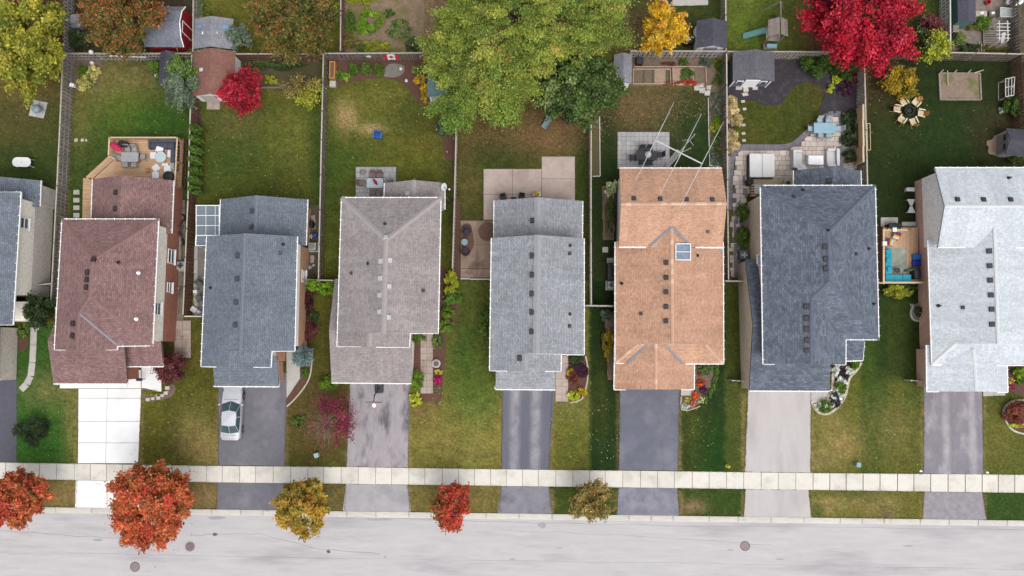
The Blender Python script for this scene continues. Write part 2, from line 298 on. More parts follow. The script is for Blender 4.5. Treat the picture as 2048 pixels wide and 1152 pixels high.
for u, v, su, sv, c, a in GAUS:
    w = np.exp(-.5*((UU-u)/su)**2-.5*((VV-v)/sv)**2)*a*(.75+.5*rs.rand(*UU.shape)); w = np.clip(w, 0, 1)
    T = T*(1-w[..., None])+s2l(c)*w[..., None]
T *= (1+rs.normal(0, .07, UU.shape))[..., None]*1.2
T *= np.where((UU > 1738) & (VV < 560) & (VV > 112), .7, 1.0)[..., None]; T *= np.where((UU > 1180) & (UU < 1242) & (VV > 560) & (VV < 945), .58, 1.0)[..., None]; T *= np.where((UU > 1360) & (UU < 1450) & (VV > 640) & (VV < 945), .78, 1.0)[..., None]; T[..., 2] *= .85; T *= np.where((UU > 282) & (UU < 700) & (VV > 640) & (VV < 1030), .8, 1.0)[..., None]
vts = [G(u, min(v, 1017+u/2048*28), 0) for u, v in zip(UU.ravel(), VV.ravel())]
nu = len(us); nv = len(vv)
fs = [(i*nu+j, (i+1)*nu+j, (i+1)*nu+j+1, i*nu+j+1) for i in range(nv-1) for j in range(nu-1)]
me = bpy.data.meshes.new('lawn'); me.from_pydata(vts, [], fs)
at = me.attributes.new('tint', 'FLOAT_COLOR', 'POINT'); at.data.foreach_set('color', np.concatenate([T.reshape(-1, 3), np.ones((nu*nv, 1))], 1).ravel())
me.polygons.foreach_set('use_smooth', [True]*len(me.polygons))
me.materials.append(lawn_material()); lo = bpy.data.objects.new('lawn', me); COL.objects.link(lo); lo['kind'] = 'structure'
# ---- street
M_road = mat('road_asphalt', C(208, 205, 205), C(193, 190, 191), scale=1.2, bump=.15, bscale=30, stretch=(.25, 1.6, 1), blot=C(172, 168, 173), blot_scale=.35, blot_lo=.52, blot_hi=.72)
def kerb_v(u): return 1013+ (u/2048)*28          # back of the kerb
def walk_top(u): return np.interp(u, [-100, 0, 435, 700, 1000, 1300, 1620, 2048, 2150], [924, 925, 932, 934, 938.5, 942, 946, 949.5, 950])
def walk_bot(u): return np.interp(u, [-100, 0, 435, 700, 1000, 1360, 2048, 2150], [956, 957.5, 964.5, 967.5, 971.5, 976, 985.5, 987])
pts = [(u, kerb_v(u)+10) for u in range(-300, 2400, 100)]
MB().prism(gpoly(pts+[(2500, 1420), (-400, 1420)]), -.25, -.03).build('road', M_road, kind='structure')
M_curb = mat('curb_concrete', C(222, 217, 208), C(203, 198, 190), scale=3, objvar=.05, bump=.1, blot=C(150, 146, 142), blot_scale=.8, blot_lo=.62, blot_hi=.78, stretch=(.4, 1.5, 1))
curb = MB(); road_e = thing('curb', None, None, G(1024, 1030)); road_e['kind'] = 'structure'
u = -90.0
while u < 2140:
    du = rnd.choice([44, 58, 66, 72]); a, b = u+.5, u+du-.5
    q = [G(a, kerb_v(a)), G(b, kerb_v(b)), G(b, kerb_v(b)+12), G(a, kerb_v(a)+12)]
    m_ = MB(); zt = .05+rnd.uniform(-.004, .004)
    prof = [(0, zt), (.35, zt), (.75, zt-.035), (1, -.02)]
    rows = [[(q[0].lerp(q[3], t)).xy.to_3d()+Vector((0, 0, z)) for t, z in prof], [(q[1].lerp(q[2], t)).xy.to_3d()+Vector((0, 0, z)) for t, z in prof]]
    for k in range(3): m_.poly([rows[0][k], rows[0][k+1], rows[1][k+1], rows[1][k]])
    for rw in rows: m_.poly([rw[0], rw[1], rw[2], rw[3], rw[3]-Vector((0, 0, .2)), rw[0]-Vector((0, 0, .25))])
    m_.poly([rows[0][0], rows[1][0], rows[1][0]-Vector((0, 0, .25)), rows[0][0]-Vector((0, 0, .25))])
    m_.build('curb_stone', M_curb, road_e); u += du
M_walk = mat('walk_concrete', C(236, 231, 221), C(227, 222, 212), scale=2.5, objvar=.06, bump=.08, blot=C(208, 201, 190), blot_scale=.6)
M_joint = mat('joint_soil', C(120, 110, 92), C(96, 92, 70))
sw = thing('sidewalk', None, None, G(1024, 956)); sw['kind'] = 'structure'
MB().prism(gpoly([(x, float(walk_top(x))+1) for x in range(-90, 2150, 60)]+[(x, float(walk_bot(x))-1) for x in range(2140, -100, -60)]), -.08, .012).build('joint_bed', M_joint, sw)
u = -88.0
while u < 2130:
    du = rnd.uniform(31, 35.5); gp = .45 if u < 1600 else .8
    a, b = u+gp, u+du-gp; zt = .03+rnd.uniform(0, .01)
    MB().prism(gpoly([(a, float(walk_top(a))), (b, float(walk_top(b))), (b-.2, float(walk_bot(b))), (a-.2, float(walk_bot(a)))], 0), -.08, zt).build('slab', M_walk, sw); u += du
# ---- driveways
M_asph = mat('asphalt_dark', C(124, 122, 131), C(108, 107, 116), scale=1.5, bump=.2, bscale=25, blot=C(140, 138, 143), blot_scale=.45, blot_lo=.5, blot_hi=.75)
M_asph0 = mat('asphalt_blue', C(98, 98, 110), C(88, 88, 100), scale=2, bump=.2, bscale=25)
M_asph3 = mat('asphalt_old', C(182, 174, 178), C(160, 153, 158), scale=1.3, bump=.2, bscale=25, blot=C(104, 99, 104), blot_scale=.8, blot_lo=.5, blot_hi=.7, stretch=(1.3, .5, 1))
M_asph3b = mat('asphalt_apron', C(186, 182, 186), C(172, 168, 172), scale=1.3, bump=.2, bscale=25, blot=C(160, 156, 160), blot_scale=.5)
M_asph4 = mat('asphalt_banded', C(114, 115, 128), C(98, 99, 112), scale=1.0, bump=.2, bscale=25, blot=C(134, 134, 146), blot_scale=.5, blot_lo=.5, blot_hi=.75, stretch=(1.2, .3, 1))
M_asph4b = mat('asphalt_apron_grey', C(150, 148, 156), C(128, 127, 136), scale=.9, bump=.2, bscale=25, blot=C(108, 107, 118), blot_scale=.5)
M_asph5 = mat('asphalt_sealed', C(116, 118, 131), C(104, 106, 119), scale=1.2, bump=.2, bscale=25, blot=C(130, 131, 142), blot_scale=.4, blot_lo=.5, blot_hi=.7)
M_asph5b = mat('asphalt_sealed_worn', C(116, 116, 132), C(156, 154, 164), scale=1.0, bump=.2, bscale=25)
M_conc6 = mat('drive_concrete', C(207, 201, 200), C(196, 190, 189), scale=1.2, bump=.1, stretch=(1, .25, 1), blot=C(184, 178, 177), blot_scale=.5)
M_asph7 = mat('asphalt_cracked', C(148, 144, 152), C(126, 122, 132), scale=1.4, bump=.3, bscale=12, blot=C(178, 172, 178), blot_scale=.7, blot_lo=.5, blot_hi=.7, stretch=(1.2, .6, 1))
M_asph7b = mat('asphalt_cracked_apron', C(168, 163, 169), C(140, 136, 143), scale=2.0, bump=.3, bscale=12)
M_white = mat('white_concrete', (.53, .53, .525, 1), (.49, .49, .49, 1), scale=1.2, objvar=.03, blot=(.46, .46, .46, 1), blot_scale=.5, bump=.05)
def tracks(m, us_, half, col):
    """wheel tracks worn pale along the drive"""
    t = m.node_tree; L = t.links.new; b = t.nodes['Principled BSDF']; src = b.inputs['Base Color'].links[0].from_socket
    g = N(t, 'ShaderNodeNewGeometry'); sx = N(t, 'ShaderNodeSeparateXYZ'); L(g.outputs['Position'], sx.inputs[0])
    n = N(t, 'ShaderNodeTexNoise', Scale=.9, Detail=6.0, Roughness=.7); L(g.outputs['Position'], n.inputs['Vector'])
    acc = None
    for u in us_:
        x = G(u, 860).x
        a = N(t, 'ShaderNodeMath', operation='SUBTRACT'); L(sx.outputs[0], a.inputs[0]); a.inputs[1].default_value = x
        ab = N(t, 'ShaderNodeMath', operation='ABSOLUTE'); L(a.outputs[0], ab.inputs[0])
        r = N(t, 'ShaderNodeMapRange', interpolation_type='SMOOTHSTEP'); r.inputs[1].default_value = half*1.7/22.6; r.inputs[2].default_value = half*.2/22.6; L(ab.outputs[0], r.inputs[0])
        if acc is None: acc = r.outputs[0]
        else:
            ad = N(t, 'ShaderNodeMath', operation='ADD'); L(acc, ad.inputs[0]); L(r.outputs[0], ad.inputs[1]); acc = ad.outputs[0]
    r2 = N(t, 'ShaderNodeMapRange'); r2.inputs[1].default_value = .3; r2.inputs[2].default_value = .7; r2.inputs[3].default_value = .05; r2.inputs[4].default_value = .8; L(n.outputs[0], r2.inputs[0])
    mu = N(t, 'ShaderNodeMath', operation='MULTIPLY'); L(acc, mu.inputs[0]); L(r2.outputs[0], mu.inputs[1])
    mx = N(t, 'ShaderNodeMix', data_type='RGBA'); L(mu.outputs[0], mx.inputs[0]); L(src, mx.inputs[6]); mx.inputs[7].default_value = col; L(mx.outputs[2], b.inputs['Base Color'])
    return m
def drv(px, m, n='driveway', z=.02): return sheet(n, px, -.15, z, m)
drv([(-60, 757), (33, 757), (33, 923.5), (-60, 922)], M_asph0)
drv([(437, 760), (574, 745), (570, 931.8), (437, 930)], M_asph)
drv([(434, 965), (567, 966.5), (565, 1021), (434, 1019)], M_asph, 'driveway_apron')
drv([(701, 755), (820, 755), (816, 934.5), (693, 933.5)], M_asph3)
drv([(692, 968), (815, 970), (822, 1026), (685, 1024)], M_asph3b, 'driveway_apron')
drv([(1005, 770), (1110, 770), (1098, 938.7), (1003, 938)], tracks(M_asph4, (1029, 1071), 9, C(186, 182, 188)))
drv([(1002, 972), (1098, 973), (1104, 1029), (995, 1028)], M_asph4b, 'driveway_apron')
drv([(1240, 770), (1360, 770), (1356, 941), (1238, 940.5)], M_asph5)
drv([(1237, 975.5), (1355, 976.5), (1358, 1032), (1234, 1031)], M_asph5b, 'driveway_apron')
drv([(1497, 770), (1622, 770), (1621, 945), (1490, 943.8)], M_conc6)
drv([(1492, 978.5), (1617, 980), (1622, 1036), (1488, 1035)], M_conc6, 'driveway_apron')
drv([(1848, 770), (1964, 770), (1967, 948), (1847, 947)], tracks(M_asph7, (1892, 1945), 7, C(196, 190, 195)))
drv([(1849, 983.5), (1964, 985), (1973, 1040), (1846, 1039)], M_asph7b, 'driveway_apron')
d1 = thing('driveway', None, None, G(217, 850)); d1['kind'] = 'structure'
MB().prism(gpoly([(157, 781), (281, 781), (276, 926), (156, 926)]), -.15, .01).build('joint_bed', mat('joint_grey', C(176, 176, 174)), d1)
vs_ = [777, 796.5, 842.5, 885.5, 926.8]
for i in range(4):
    for a, b in ((0, .46), (.46, 1)):
        def e(t, v): return 157-(v-780)*.008+t*(283-157-(v-780)*.035)
        v0, v1 = vs_[i]+.5, vs_[i+1]-.5; z_ = .03
        MB().prism(gpoly([(e(a, v0)+.4, v0), (e(b, v0)-.4, v0), (e(b, v1)-.4, v1), (e(a, v1)+.4, v1)]), -.1, z_).build('slab', M_white, d1)
for px in ([(120, 760), (254, 760), (254, 776.5), (120, 776.5)], [(254.6, 740), (282, 740), (282, 776.5), (254.6, 776.5)], [(283.5, 728), (322, 722), (323, 783), (283.5, 783)]):
    MB().prism(gpoly(px), -.1, .03).build('slab', M_white, d1)
ap1 = thing('driveway_apron', None, None, G(215, 988)); ap1['kind'] = 'structure'
for a, b in ((152, 214), (215, 278)):
    MB().prism(gpoly([(a, 960.5 if a < 200 else 961.5), (b, 961.5), (b, 1018), (a-(2 if a < 200 else 0), 1016.5)]), -.1, .025).build('slab', M_white, ap1)
# ---- manholes and road patches
M_iron = mat('cast_iron', C(140, 118, 120), C(120, 102, 104), scale=6, rough=.6, bump=.4)
M_iron2 = mat('cast_iron_worn', C(168, 150, 148), C(128, 112, 112), scale=9, rough=.6, bump=.4)
M_tar = mat('road_tar', C(88, 84, 88), C(110, 106, 109), scale=4)
def manhole(u, v, m, label):
    t = thing('manhole_cover', label, 'manhole', G(u, v, -.03)); p = ORG[t.name]
    MB().lathe(p, [(.36, -.02), (.36, .008), (.34, .012)], 20).build('lid', m, t)
    ring = MB(); r0, r1 = .365, .43
    for k in range(20):
        a, b = k*2*math.pi/20, (k+1)*2*math.pi/20
        ring.poly([p+Vector((r0*math.cos(a), r0*math.sin(a), .008)), p+Vector((r1*math.cos(a), r1*math.sin(a), .005)), p+Vector((r1*math.cos(b), r1*math.sin(b), .005)), p+Vector((r0*math.cos(b), r0*math.sin(b), .008))])
    ring.build('rim', M_tar if m is M_iron2 else M_iron2, t)
manhole(380, 1093, M_iron, 'smooth brown manhole cover in the road below the red-orange street maple')
manhole(270, 1133.5, M_iron2, 'round patterned manhole cover in the lane farther from the curb, lighter brown')
manhole(1490, 1092, M_iron2, 'worn round manhole cover with tar rim in the road before the pale grey driveway')
def patch(u, v, ru, rv, m=M_tar):
    px = [(u+ru*math.cos(k*math.pi/6)*rnd.uniform(.6, 1.1), v+rv*math.sin(k*math.pi/6)*rnd.uniform(.6, 1.1)) for k in range(12)]
    MB().prism(gpoly(px, -.03), -.04, -.026).build('road_patch', m, kind='structure')
M_tar2 = mat('road_stain', C(168, 164, 168), C(180, 176, 180), scale=4)
patch(430, 1068.5, 6, 3.6); patch(657, 1103, 5, 4)
for u, v, a, b in ((195, 1080, 12, 3), (245, 1086, 12, 5), (432, 1036, 22, 4), (1085, 1050, 10, 7), (760, 1039, 30, 2.5), (1460, 1100, 8, 2), (1025, 1118, 7, 2), (770, 1114, 4, 3), (1815, 1092, 12, 2), (1120, 1096, 8, 1.5), (1560, 1118, 9, 2)): patch(u, v, a, b, M_tar2)
M_crack = mat('crack_seal', C(160, 155, 160), C(140, 136, 140), scale=3)
def crack(px, w=.05):
    P = [G(u, v, -.028) for u, v in px]; Q = []
    for i in range(len(P)-1):
        for k in range(6): Q.append(P[i].lerp(P[i+1], k/6)+Vector((rnd.gauss(0, .04), rnd.gauss(0, .05), 0)))
    Q.append(P[-1]); m_ = MB()
    for a, b in zip(Q, Q[1:]):
        n = Vector((-(b-a).y, (b-a).x, 0)).normalized()*w*rnd.uniform(.4, 1)/2
        m_.poly([a-n, b-n, b+n, a+n])
    m_.build('road_crack', M_crack, kind='structure')
crack([(380, 1070), (430, 1068), (520, 1068), (640, 1098), (760, 1108)]); crack([(1000, 1060), (1240, 1070), (1480, 1086), (1560, 1092)], .03); crack([(760, 1036), (1000, 1044), (1400, 1052), (2060, 1060)], .04)
crack([(-20, 1060), (160, 1072), (300, 1078)], .04); crack([(0, 1104), (400, 1112), (900, 1120), (1500, 1128), (2080, 1140)], .03)
# ================================================================== houses
def shingle(name, c, k1=1.18, k2=.8, mo=.5, var=.12, w=.30, h=.145, k=1.0, blot=None):
    c = C(*c, k); f = lambda s: tuple(min(.8, x*s) for x in c[:3])+(1,)
    return brickmat(name, f(k1), f(k2), f(mo), w, h, .014, bump=.5, var=var*1.25, streak=.13, blot=blot)
SH = dict(brown=shingle('shingle_brown', (152, 120, 118)), slate=shingle('shingle_slate', (126, 135, 147), 1.13, .87), taupe=shingle('shingle_taupe', (169, 160, 159), 1.09, .9, .66),
          grey=shingle('shingle_grey', (168, 171, 178), 1.15, .86), orange=shingle('shingle_orange', (212, 167, 139), 1.1, .9, .72), blue=shingle('shingle_blue_grey', (106, 114, 128), 1.34, .78, .7, w=.38, h=.19),
          white=shingle('shingle_white', (216, 223, 229), 1.02, .97, .9, var=.05, h=.2, blot=C(198, 206, 214)))
CAP = dict(brown=C(148, 114, 112), slate=C(126, 135, 148), taupe=C(178, 170, 170), grey=C(166, 168, 174), orange=C(220, 178, 150), blue=C(104, 112, 128), white=C(232, 236, 238))
BR = lambda n, c, m: brickmat(n, C(*c, 1.95), C(*c, 1.55), C(*m, 1.5), .22, .075, .012, bump=.4, var=.1)
BK = dict(red=BR('brick_red', (150, 84, 68), (176, 140, 124)), orange=BR('brick_orange', (182, 132, 104), (196, 164, 140)), pale=BR('brick_pale', (186, 178, 170), (200, 194, 188)), beige=BR('brick_beige', (196, 176, 152), (206, 194, 180)), pink=BR('brick_pink', (190, 148, 132), (206, 176, 164)))
def sidmat(n, c):
    return brickmat(n, C(*c, 1.8), C(*c, 1.75), C(*c, 1.45), 30, .13, .012, rough=.6, bump=.3, var=.03)
SD = dict(white=sidmat('siding_white', (236, 234, 230)), cream=sidmat('siding_cream', (226, 220, 208)), grey=sidmat('siding_light_grey', (238, 235, 233)))
M_trim = mat('white_trim', (.62, .62, .61, 1), (.54, .54, .53, 1), scale=4, rough=.5)
M_gut = mat('gutter_inside', C(120, 118, 112), C(86, 84, 80), scale=5)
M_vent = {'dark': mat('vent_dark', C(72, 70, 78), C(58, 57, 64), rough=.5, spec=.4), 'brown': mat('vent_brown', C(70, 54, 56), C(58, 46, 48), rough=.6), 'light': mat('vent_light', C(206, 206, 208), C(190, 190, 192), rough=.6), 'slate': mat('vent_slate', C(82, 88, 100), C(70, 76, 88), rough=.6)}
M_pipe = mat('pipe_black', C(48, 46, 50), C(36, 34, 38), rough=.6)
M_glass = mat('window_glass', (.06, .08, .1, 1), (.03, .04, .06, 1), scale=.5, rough=.08, spec=.8)
M_flash = mat('valley_flashing', C(140, 140, 150), C(124, 124, 134), rough=.5)
def inset(pts, d):
    n = len(pts); ar = sum(pts[i].x*pts[(i+1) % n].y-pts[(i+1) % n].x*pts[i].y for i in range(n)); sgn = 1 if ar > 0 else -1; out = []
    for i in range(n):
        a, b, c = pts[i-1], pts[i], pts[(i+1) % n]
        e1 = (b-a).xy.normalized(); e2 = (c-b).xy.normalized(); n1 = Vector((-e1.y, e1.x))*sgn; n2 = Vector((-e2.y, e2.x))*sgn
        k = 1+n1.dot(n2); m = (n1+n2)/max(k, .3)
        out.append(b+Vector((m.x*d, m.y*d, 0)))
    return out
class House:
    def __init__(s, label, cat, upx, vpx, mkey):
        s.o = thing('house', label, cat, G(upx, vpx)); s.planes = []; s.key = mkey; s.m = SH[mkey]
        s.capm = mat('ridge_cap_'+mkey, CAP[mkey], tuple(x*.86 for x in CAP[mkey][:3])+(1,), scale=3.5, bump=.3)
    def roof(s, name, planes, thick=.2, gables=(), gm=None):
        m = MB(); edges = {}; W = []
        key = lambda p: (round(p.x, 3), round(p.y, 3), round(p.z, 3))
        for px in planes:
            P = [G(*q) if not isinstance(q, Vector) else q for q in px]
            nrm = sum(((P[i]-P[0]).cross(P[i+1]-P[0]) for i in range(1, len(P)-1)), Vector())
            if nrm.z < 0: P.reverse(); nrm = -nrm
            nrm.normalize(); e = Vector((0, 0, 1)).cross(nrm); e = e.normalized() if e.length > 1e-4 else Vector((1, 0, 0)); up = nrm.cross(e)
            m.poly(P, [(p.dot(e)+50, p.dot(up)+50) for p in P]); m.poly([p-Vector((0, 0, thick)) for p in P][::-1])
            s.planes.append(([proj(p) for p in P], P[0], nrm)); W.append(P)
            for i in range(len(P)):
                k = frozenset((key(P[i]), key(P[(i+1) % len(P)]))); edges.setdefault(k, []).append((P[i], P[(i+1) % len(P)]))
        for k, l in edges.items():
            if len(l) == 1:
                a, b = l[0]; d = Vector((0, 0, thick)); m.poly([a, a-d, b-d, b])
        o = m.build(name, s.m, s.o)
        for g in gables: MB().poly([G(*q) if not isinstance(q, Vector) else q for q in g]).build('gable_wall', gm or SD['white'], s.o)
        return o
    def cap(s, a, b, w=.26, m=None):
        a = G(*a) if not isinstance(a, Vector) else a; b = G(*b) if not isinstance(b, Vector) else b
        d = (b-a).normalized(); x = d.cross(Vector((0, 0, 1))).normalized(); n = max(2, int((b-a).length/.4)); q = MB(); h = .035
        rc_ = random.Random(int(a.x*10))
        for k in range(n):
            p0 = a.lerp(b, k/n); one_ = s.key == 'orange'; pale = one_ and rc_.random() < .35; tgt = MB() if one_ else q; p1 = a.lerp(b, (k+1.15)/n if k < n-1 else 1); z0 = Vector((0, 0, h)); z1 = Vector((0, 0, h+.012))
            for sgn in (1, -1):
                o0 = x*sgn*w/2-Vector((0, 0, w*.2))
                f = [p0+z1, p1+z0, p1+o0+z0, p0+o0+z1]
                tgt.poly(f if sgn < 0 else f[::-1])
            if one_: tgt.build('ridge_cap', mat('faded_cap', C(236, 204, 180), C(224, 188, 162), scale=4) if pale else s.capm, s.o)
        if q.v: q.build('ridge_cap', m or s.capm, s.o)
    def valley(s, a, b, w=.2):
        a = G(*a); b = G(*b); a.z += .03; b.z += .03; x = (b-a).cross(Vector((0, 0, 1))).normalized()*w/2
        MB().poly([a-x, b-x, b+x, a+x]).build('valley_flashing', M_flash, s.o)
    def gutter(s, pts, w=.075):
        P = [G(*q) for q in pts]; m = MB(); rn = random.Random(len(pts))
        for a, b in zip(P, P[1:]):
            d = (b-a).normalized(); x = Vector((-d.y, d.x, 0)); h = Vector((0, 0, .03))
            m.bar(a-Vector((0, 0, .06)), b-Vector((0, 0, .06)), w, .14)
            n = int((b-a).length/.75)
            for k in range(n):
                p = a.lerp(b, (k+.5+rn.uniform(-.1, .1))/max(n, 1)); m.bar(p-x*.09+h*1.5, p+x*.09+h*1.5, .04, .03)
        m.build('gutter', M_trim, s.o)
    def wall(s, eave, z0, z1, m, over=.4, name='wall', base=False):
        P = inset([G(*q) for q in eave], over)
        MB().prism(P, z0, z1, True).build(name, m, s.o); return P
    def at(s, u, v):
        best = None
        for poly, p0, n in s.planes:
            ins = False; j = len(poly)-1
            for i in range(len(poly)):
                if (poly[i][1] > v) != (poly[j][1] > v) and u < (poly[j][0]-poly[i][0])*(v-poly[i][1])/(poly[j][1]-poly[i][1])+poly[i][0]: ins = not ins
                j = i
            if ins:
                d = ray(u, v); t = (p0-CP).dot(n)/d.dot(n); p = CP+d*t
                if best is None or p.z > best[0].z: best = (p, n)
        return best or (G(u, v, 5), Vector((0, 0, 1)))
    def vents(s, pts, kind='dark', size=.36):
        for u, v in pts:
            p, n = s.at(u, v); dn = Vector((n.x, n.y, 0)); a = math.atan2(dn.y, dn.x) if dn.length > .01 else 0
            tilt = math.atan2(dn.length, n.z); Q = Matrix.Rotation(a, 3, 'Z') @ Matrix.Rotation(tilt, 3, 'Y'); m = MB()
            for sx, sy, z0, z1, k in ((size*1.25, size*1.25, -.02, .02, 1), (size*.8, size*.8, .02, .1, 1), (size, size, .1, .15, .86)):
                b = [p+Q @ Vector((x*sx/2, y*sy/2, z0)) for x, y in ((-1, -1), (1, -1), (1, 1), (-1, 1))]; t_ = [p+Q @ Vector((x*sx/2*k, y*sy/2*k, z1)) for x, y in ((-1, -1), (1, -1), (1, 1), (-1, 1))]
                m.poly(t_)
                for i in range(4): m.poly([b[i], b[(i+1) % 4], t_[(i+1) % 4], t_[i]])
            m.build('roof_vent', M_vent[kind], s.o)
    def pipes(s, pts, m=None, r=.06, h=.4):
        for u, v in pts:
            p, n = s.at(u, v)
            MB().lathe(p, [(.16, -.03), (.15, .03), (r, .07), (r, h), (r*.7, h)], 10).build('vent_pipe', m or M_pipe, s.o)
    def window(s, wp, i, t, w, z0, z1, fr=None):          # on wall edge i of polygon wp at fraction t
        a, b = wp[i], wp[(i+1) % len(wp)]; d = (b-a).xy.normalized().to_3d(); p = a.lerp(b, t); nn = Vector((d.y, -d.x, 0))
        cen = sum(wp, Vector())/len(wp)
        if (p-cen).dot(nn) < 0: nn = -nn
        rz = math.atan2(d.y, d.x); base = Vector((p.x, p.y, z0))
        m = MB()
        for dx, ww, zz, hh in ((-w/2, .08, z0-.06, z1-z0+.12), (w/2, .08, z0-.06, z1-z0+.12)): m.box((base+d*dx+nn*.03).xy.to_3d()+Vector((0, 0, zz)), ww, .08, hh, rz)
        for zz in (z0-.04, (z0+z1)/2-.03, z1-.04): m.box((base+nn*.03).xy.to_3d()+Vector((0, 0, zz)), w-.08, .075, .08, rz)
        o = m.build('window', M_trim, s.o)
        MB().box((base+nn*.012).xy.to_3d()+Vector((0, 0, z0)), w-.06, .02, z1-z0, rz).build('pane', M_glass, o)
        MB().box((base+nn*.07).xy.to_3d()+Vector((0, 0, z0-.12)), w+.2, .16, .05, rz).build('sill', fr or M_trim, o)
    def garage_door(s, a, b, z1=2.2):
        a = G(*a); b = G(*b); d = (b-a).normalized(); rz = math.atan2(d.y, d.x); L_ = (b-a).length; o = None
        for k in range(4):
            o_ = MB().box(((a+b)/2).xy.to_3d()+Vector((0, 0, .03+k*(z1-.03)/4)), L_, .06, (z1-.03)/4-.015, rz)
            o_.build('door_panel', M_trim, s.o)
    def downspout(s, a, b, lab=None):
        MB().bar(G(*a), G(*b), .08, .08).build('downspout', M_trim, s.o)
E = 5.4
def mirror_gable(RL, RR, SL, SR):
    """gable roof with its ridge along the street: the north eave mirrors the south one"""
    A, B, P, Q = G(*RL), G(*RR), G(*SL), G(*SR)
    NL = Vector((2*A.x-P.x, 2*A.y-P.y, P.z)); NR = Vector((2*B.x-Q.x, 2*B.y-Q.y, Q.z))
    return A, B, P, Q, NL, NR
# ---- brown house
h = House('two-storey brick house with reddish brown shingle roof and white concrete driveway', 'house', 225, 590, 'brown'); z1 = E+1.85; zf = E+1.18
TL, TR, BRc, C1, C2, BL, RN, RS, FT, FE = (124, 438, E), (317.5, 438, E), (305.5, 691.5, E), (235, 692.6, E), (234, 699.5, E), (108.6, 699.5, E), (185.7, 519.7, z1), (179.7, 593.6, z1), (158, 626, zf), (154, 699.5, zf)
h.roof('main_roof', [(TL, TR, RN), (TL, RN, RS, FT, FE, BL), (TR, BRc, RS, RN), (RS, BRc, C1, FT), (FT, C1, C2, FE)])
h.roof('rear_roof', [((185, 358, 2.8), (241.6, 350.8, 4.7), (238, 455, 4.7), (182, 455, 2.8)), ((241.6, 350.8, 4.7), (348, 360.8, 2.8), (343.5, 467, 2.8), (237, 467, 4.7), (238, 455, 4.7))])
A, B, P, Q, NL, NR = mirror_gable((95, 683, 4.4), (248, 683, 4.4), (107, 767, 2.8), (255, 767, 2.8))
h.roof('garage_roof', [(A, B, Q, P), (A, B, NR, NL)])
h.roof('porch_roof', [((249.6, 688, 3.3), (321.5, 682, 3.3), (326.7, 733.4, 2.7), (254, 733, 2.7))])
w1 = h.wall([TL, TR, BRc, C1, C2, BL], 0, 2.7, BK['red'], .4, 'brick_wall'); h.wall([TL, TR, BRc, C1, C2, BL], 2.7, E-.05, SD['cream'], .402, 'siding_wall')
h.wall([(185, 358, 2.8), (348, 360.8, 2.8), (343.5, 467, 2.8), (182, 467, 2.8)], 0, 2.7, BK['red'], .35, 'brick_wall')
h.wall([(107, 767, 2.8), (255, 767, 2.8), (251, 690, 2.8), (101, 600, 2.8)], 0, 2.7, BK['red'], .3, 'brick_wall')
for t, w, za, zb in ((.24, 1.2, 1.2, 2.4), (.52, .8, 1.4, 2.3), (.72, 1.0, 3.4, 4.6)): h.window(w1, 1, t, w, za, zb)
h.gutter([BL, TL, TR, BRc, C1, C2]); h.gutter([C2, (212, 699.5, E)]); h.gutter([BL, (130, 699.5, E)]); h.gutter([(107, 768, 2.8), (255, 768, 2.8), (249, 694, 2.8)]); h.gutter([(254, 733.5, 2.7), (326.7, 733.5, 2.7), (322, 685, 2.7)]); h.gutter([(348, 360.8, 2.8), (343.5, 467, 2.8)]); h.gutter([(185, 358, 2.8), (182, 438, 2.8)])
for a, b in ((TL, RN), (TR, RN), (RN, RS), (RS, BRc), (RS, FT), (FT, FE)): h.cap(a, b)
h.valley((160, 628, zf), (234, 690, E+.06), .16)
h.vents([(187.5, 518.5), (175, 544.5), (174, 559), (173, 574.5), (146, 647), (145, 671.5), (232, 385), (231, 417.5)], 'brown'); h.pipes([(237, 525)]); h.pipes([(277, 546), (272.5, 638)], M_trim, .1, .2)
h.garage_door((135, 765, 0), (235, 765, 0))
# ---- slate house
h = House('two-storey house with slate blue shingle roof and glazed sunroom on its side', 'house', 500, 600, 'slate'); z1 = E+1.75; zf = E+1.31
TL, AP, TR, BRc, RSm, FT, FE, BL, C1, C2 = (413, 472.6, E), (490, 466.6, z1), (595, 473, E), (589.6, 702, E), (481, 702, z1), (461, 702, zf), (458, 733, zf), (402, 733, E), (544, 702, E), (542, 734.5, E)
h.roof('main_roof', [(TL, AP, RSm, FT, FE, BL), (AP, TR, BRc, RSm), (FT, C1, C2, FE)], gables=[(RSm, FT, C1, BRc)])
h.roof('rear_roof', [((441, 398.7, 2.8), (512.6, 390.7, 4.8), (511, 480, 4.8), (438.7, 480, 2.8)), ((512.6, 390.7, 4.8), (615.6, 399, 2.8), (612.4, 491, 2.8), (510.8, 491, 4.8), (511, 480, 4.8))])
h.roof('garage_roof', [((429, 772.5, 2.8), (557.7, 773.3, 2.8), (554, 712, 4.1), (424, 712, 4.1))])
w1 = h.wall([TL, TR, BRc, C1, C2, BL], 0, 2.9, BK['orange'], .4, 'brick_wall'); h.wall([TL, TR, BRc, C1, C2, BL], 2.9, E-.05, SD['white'], .402, 'siding_wall')
h.wall([(441, 398.7, 2.8), (615.6, 399, 2.8), (612.4, 491, 2.8), (438.7, 491, 2.8)], 0, 2.7, BK['orange'], .4, 'brick_wall')
h.wall([(429, 772.5, 2.8), (557.7, 773.3, 2.8), (555, 716, 2.8), (428, 720, 2.8)], 0, 2.7, BK['orange'], .35, 'brick_wall')
h.window(w1, 1, .3, 1.0, 1.2, 2.3)
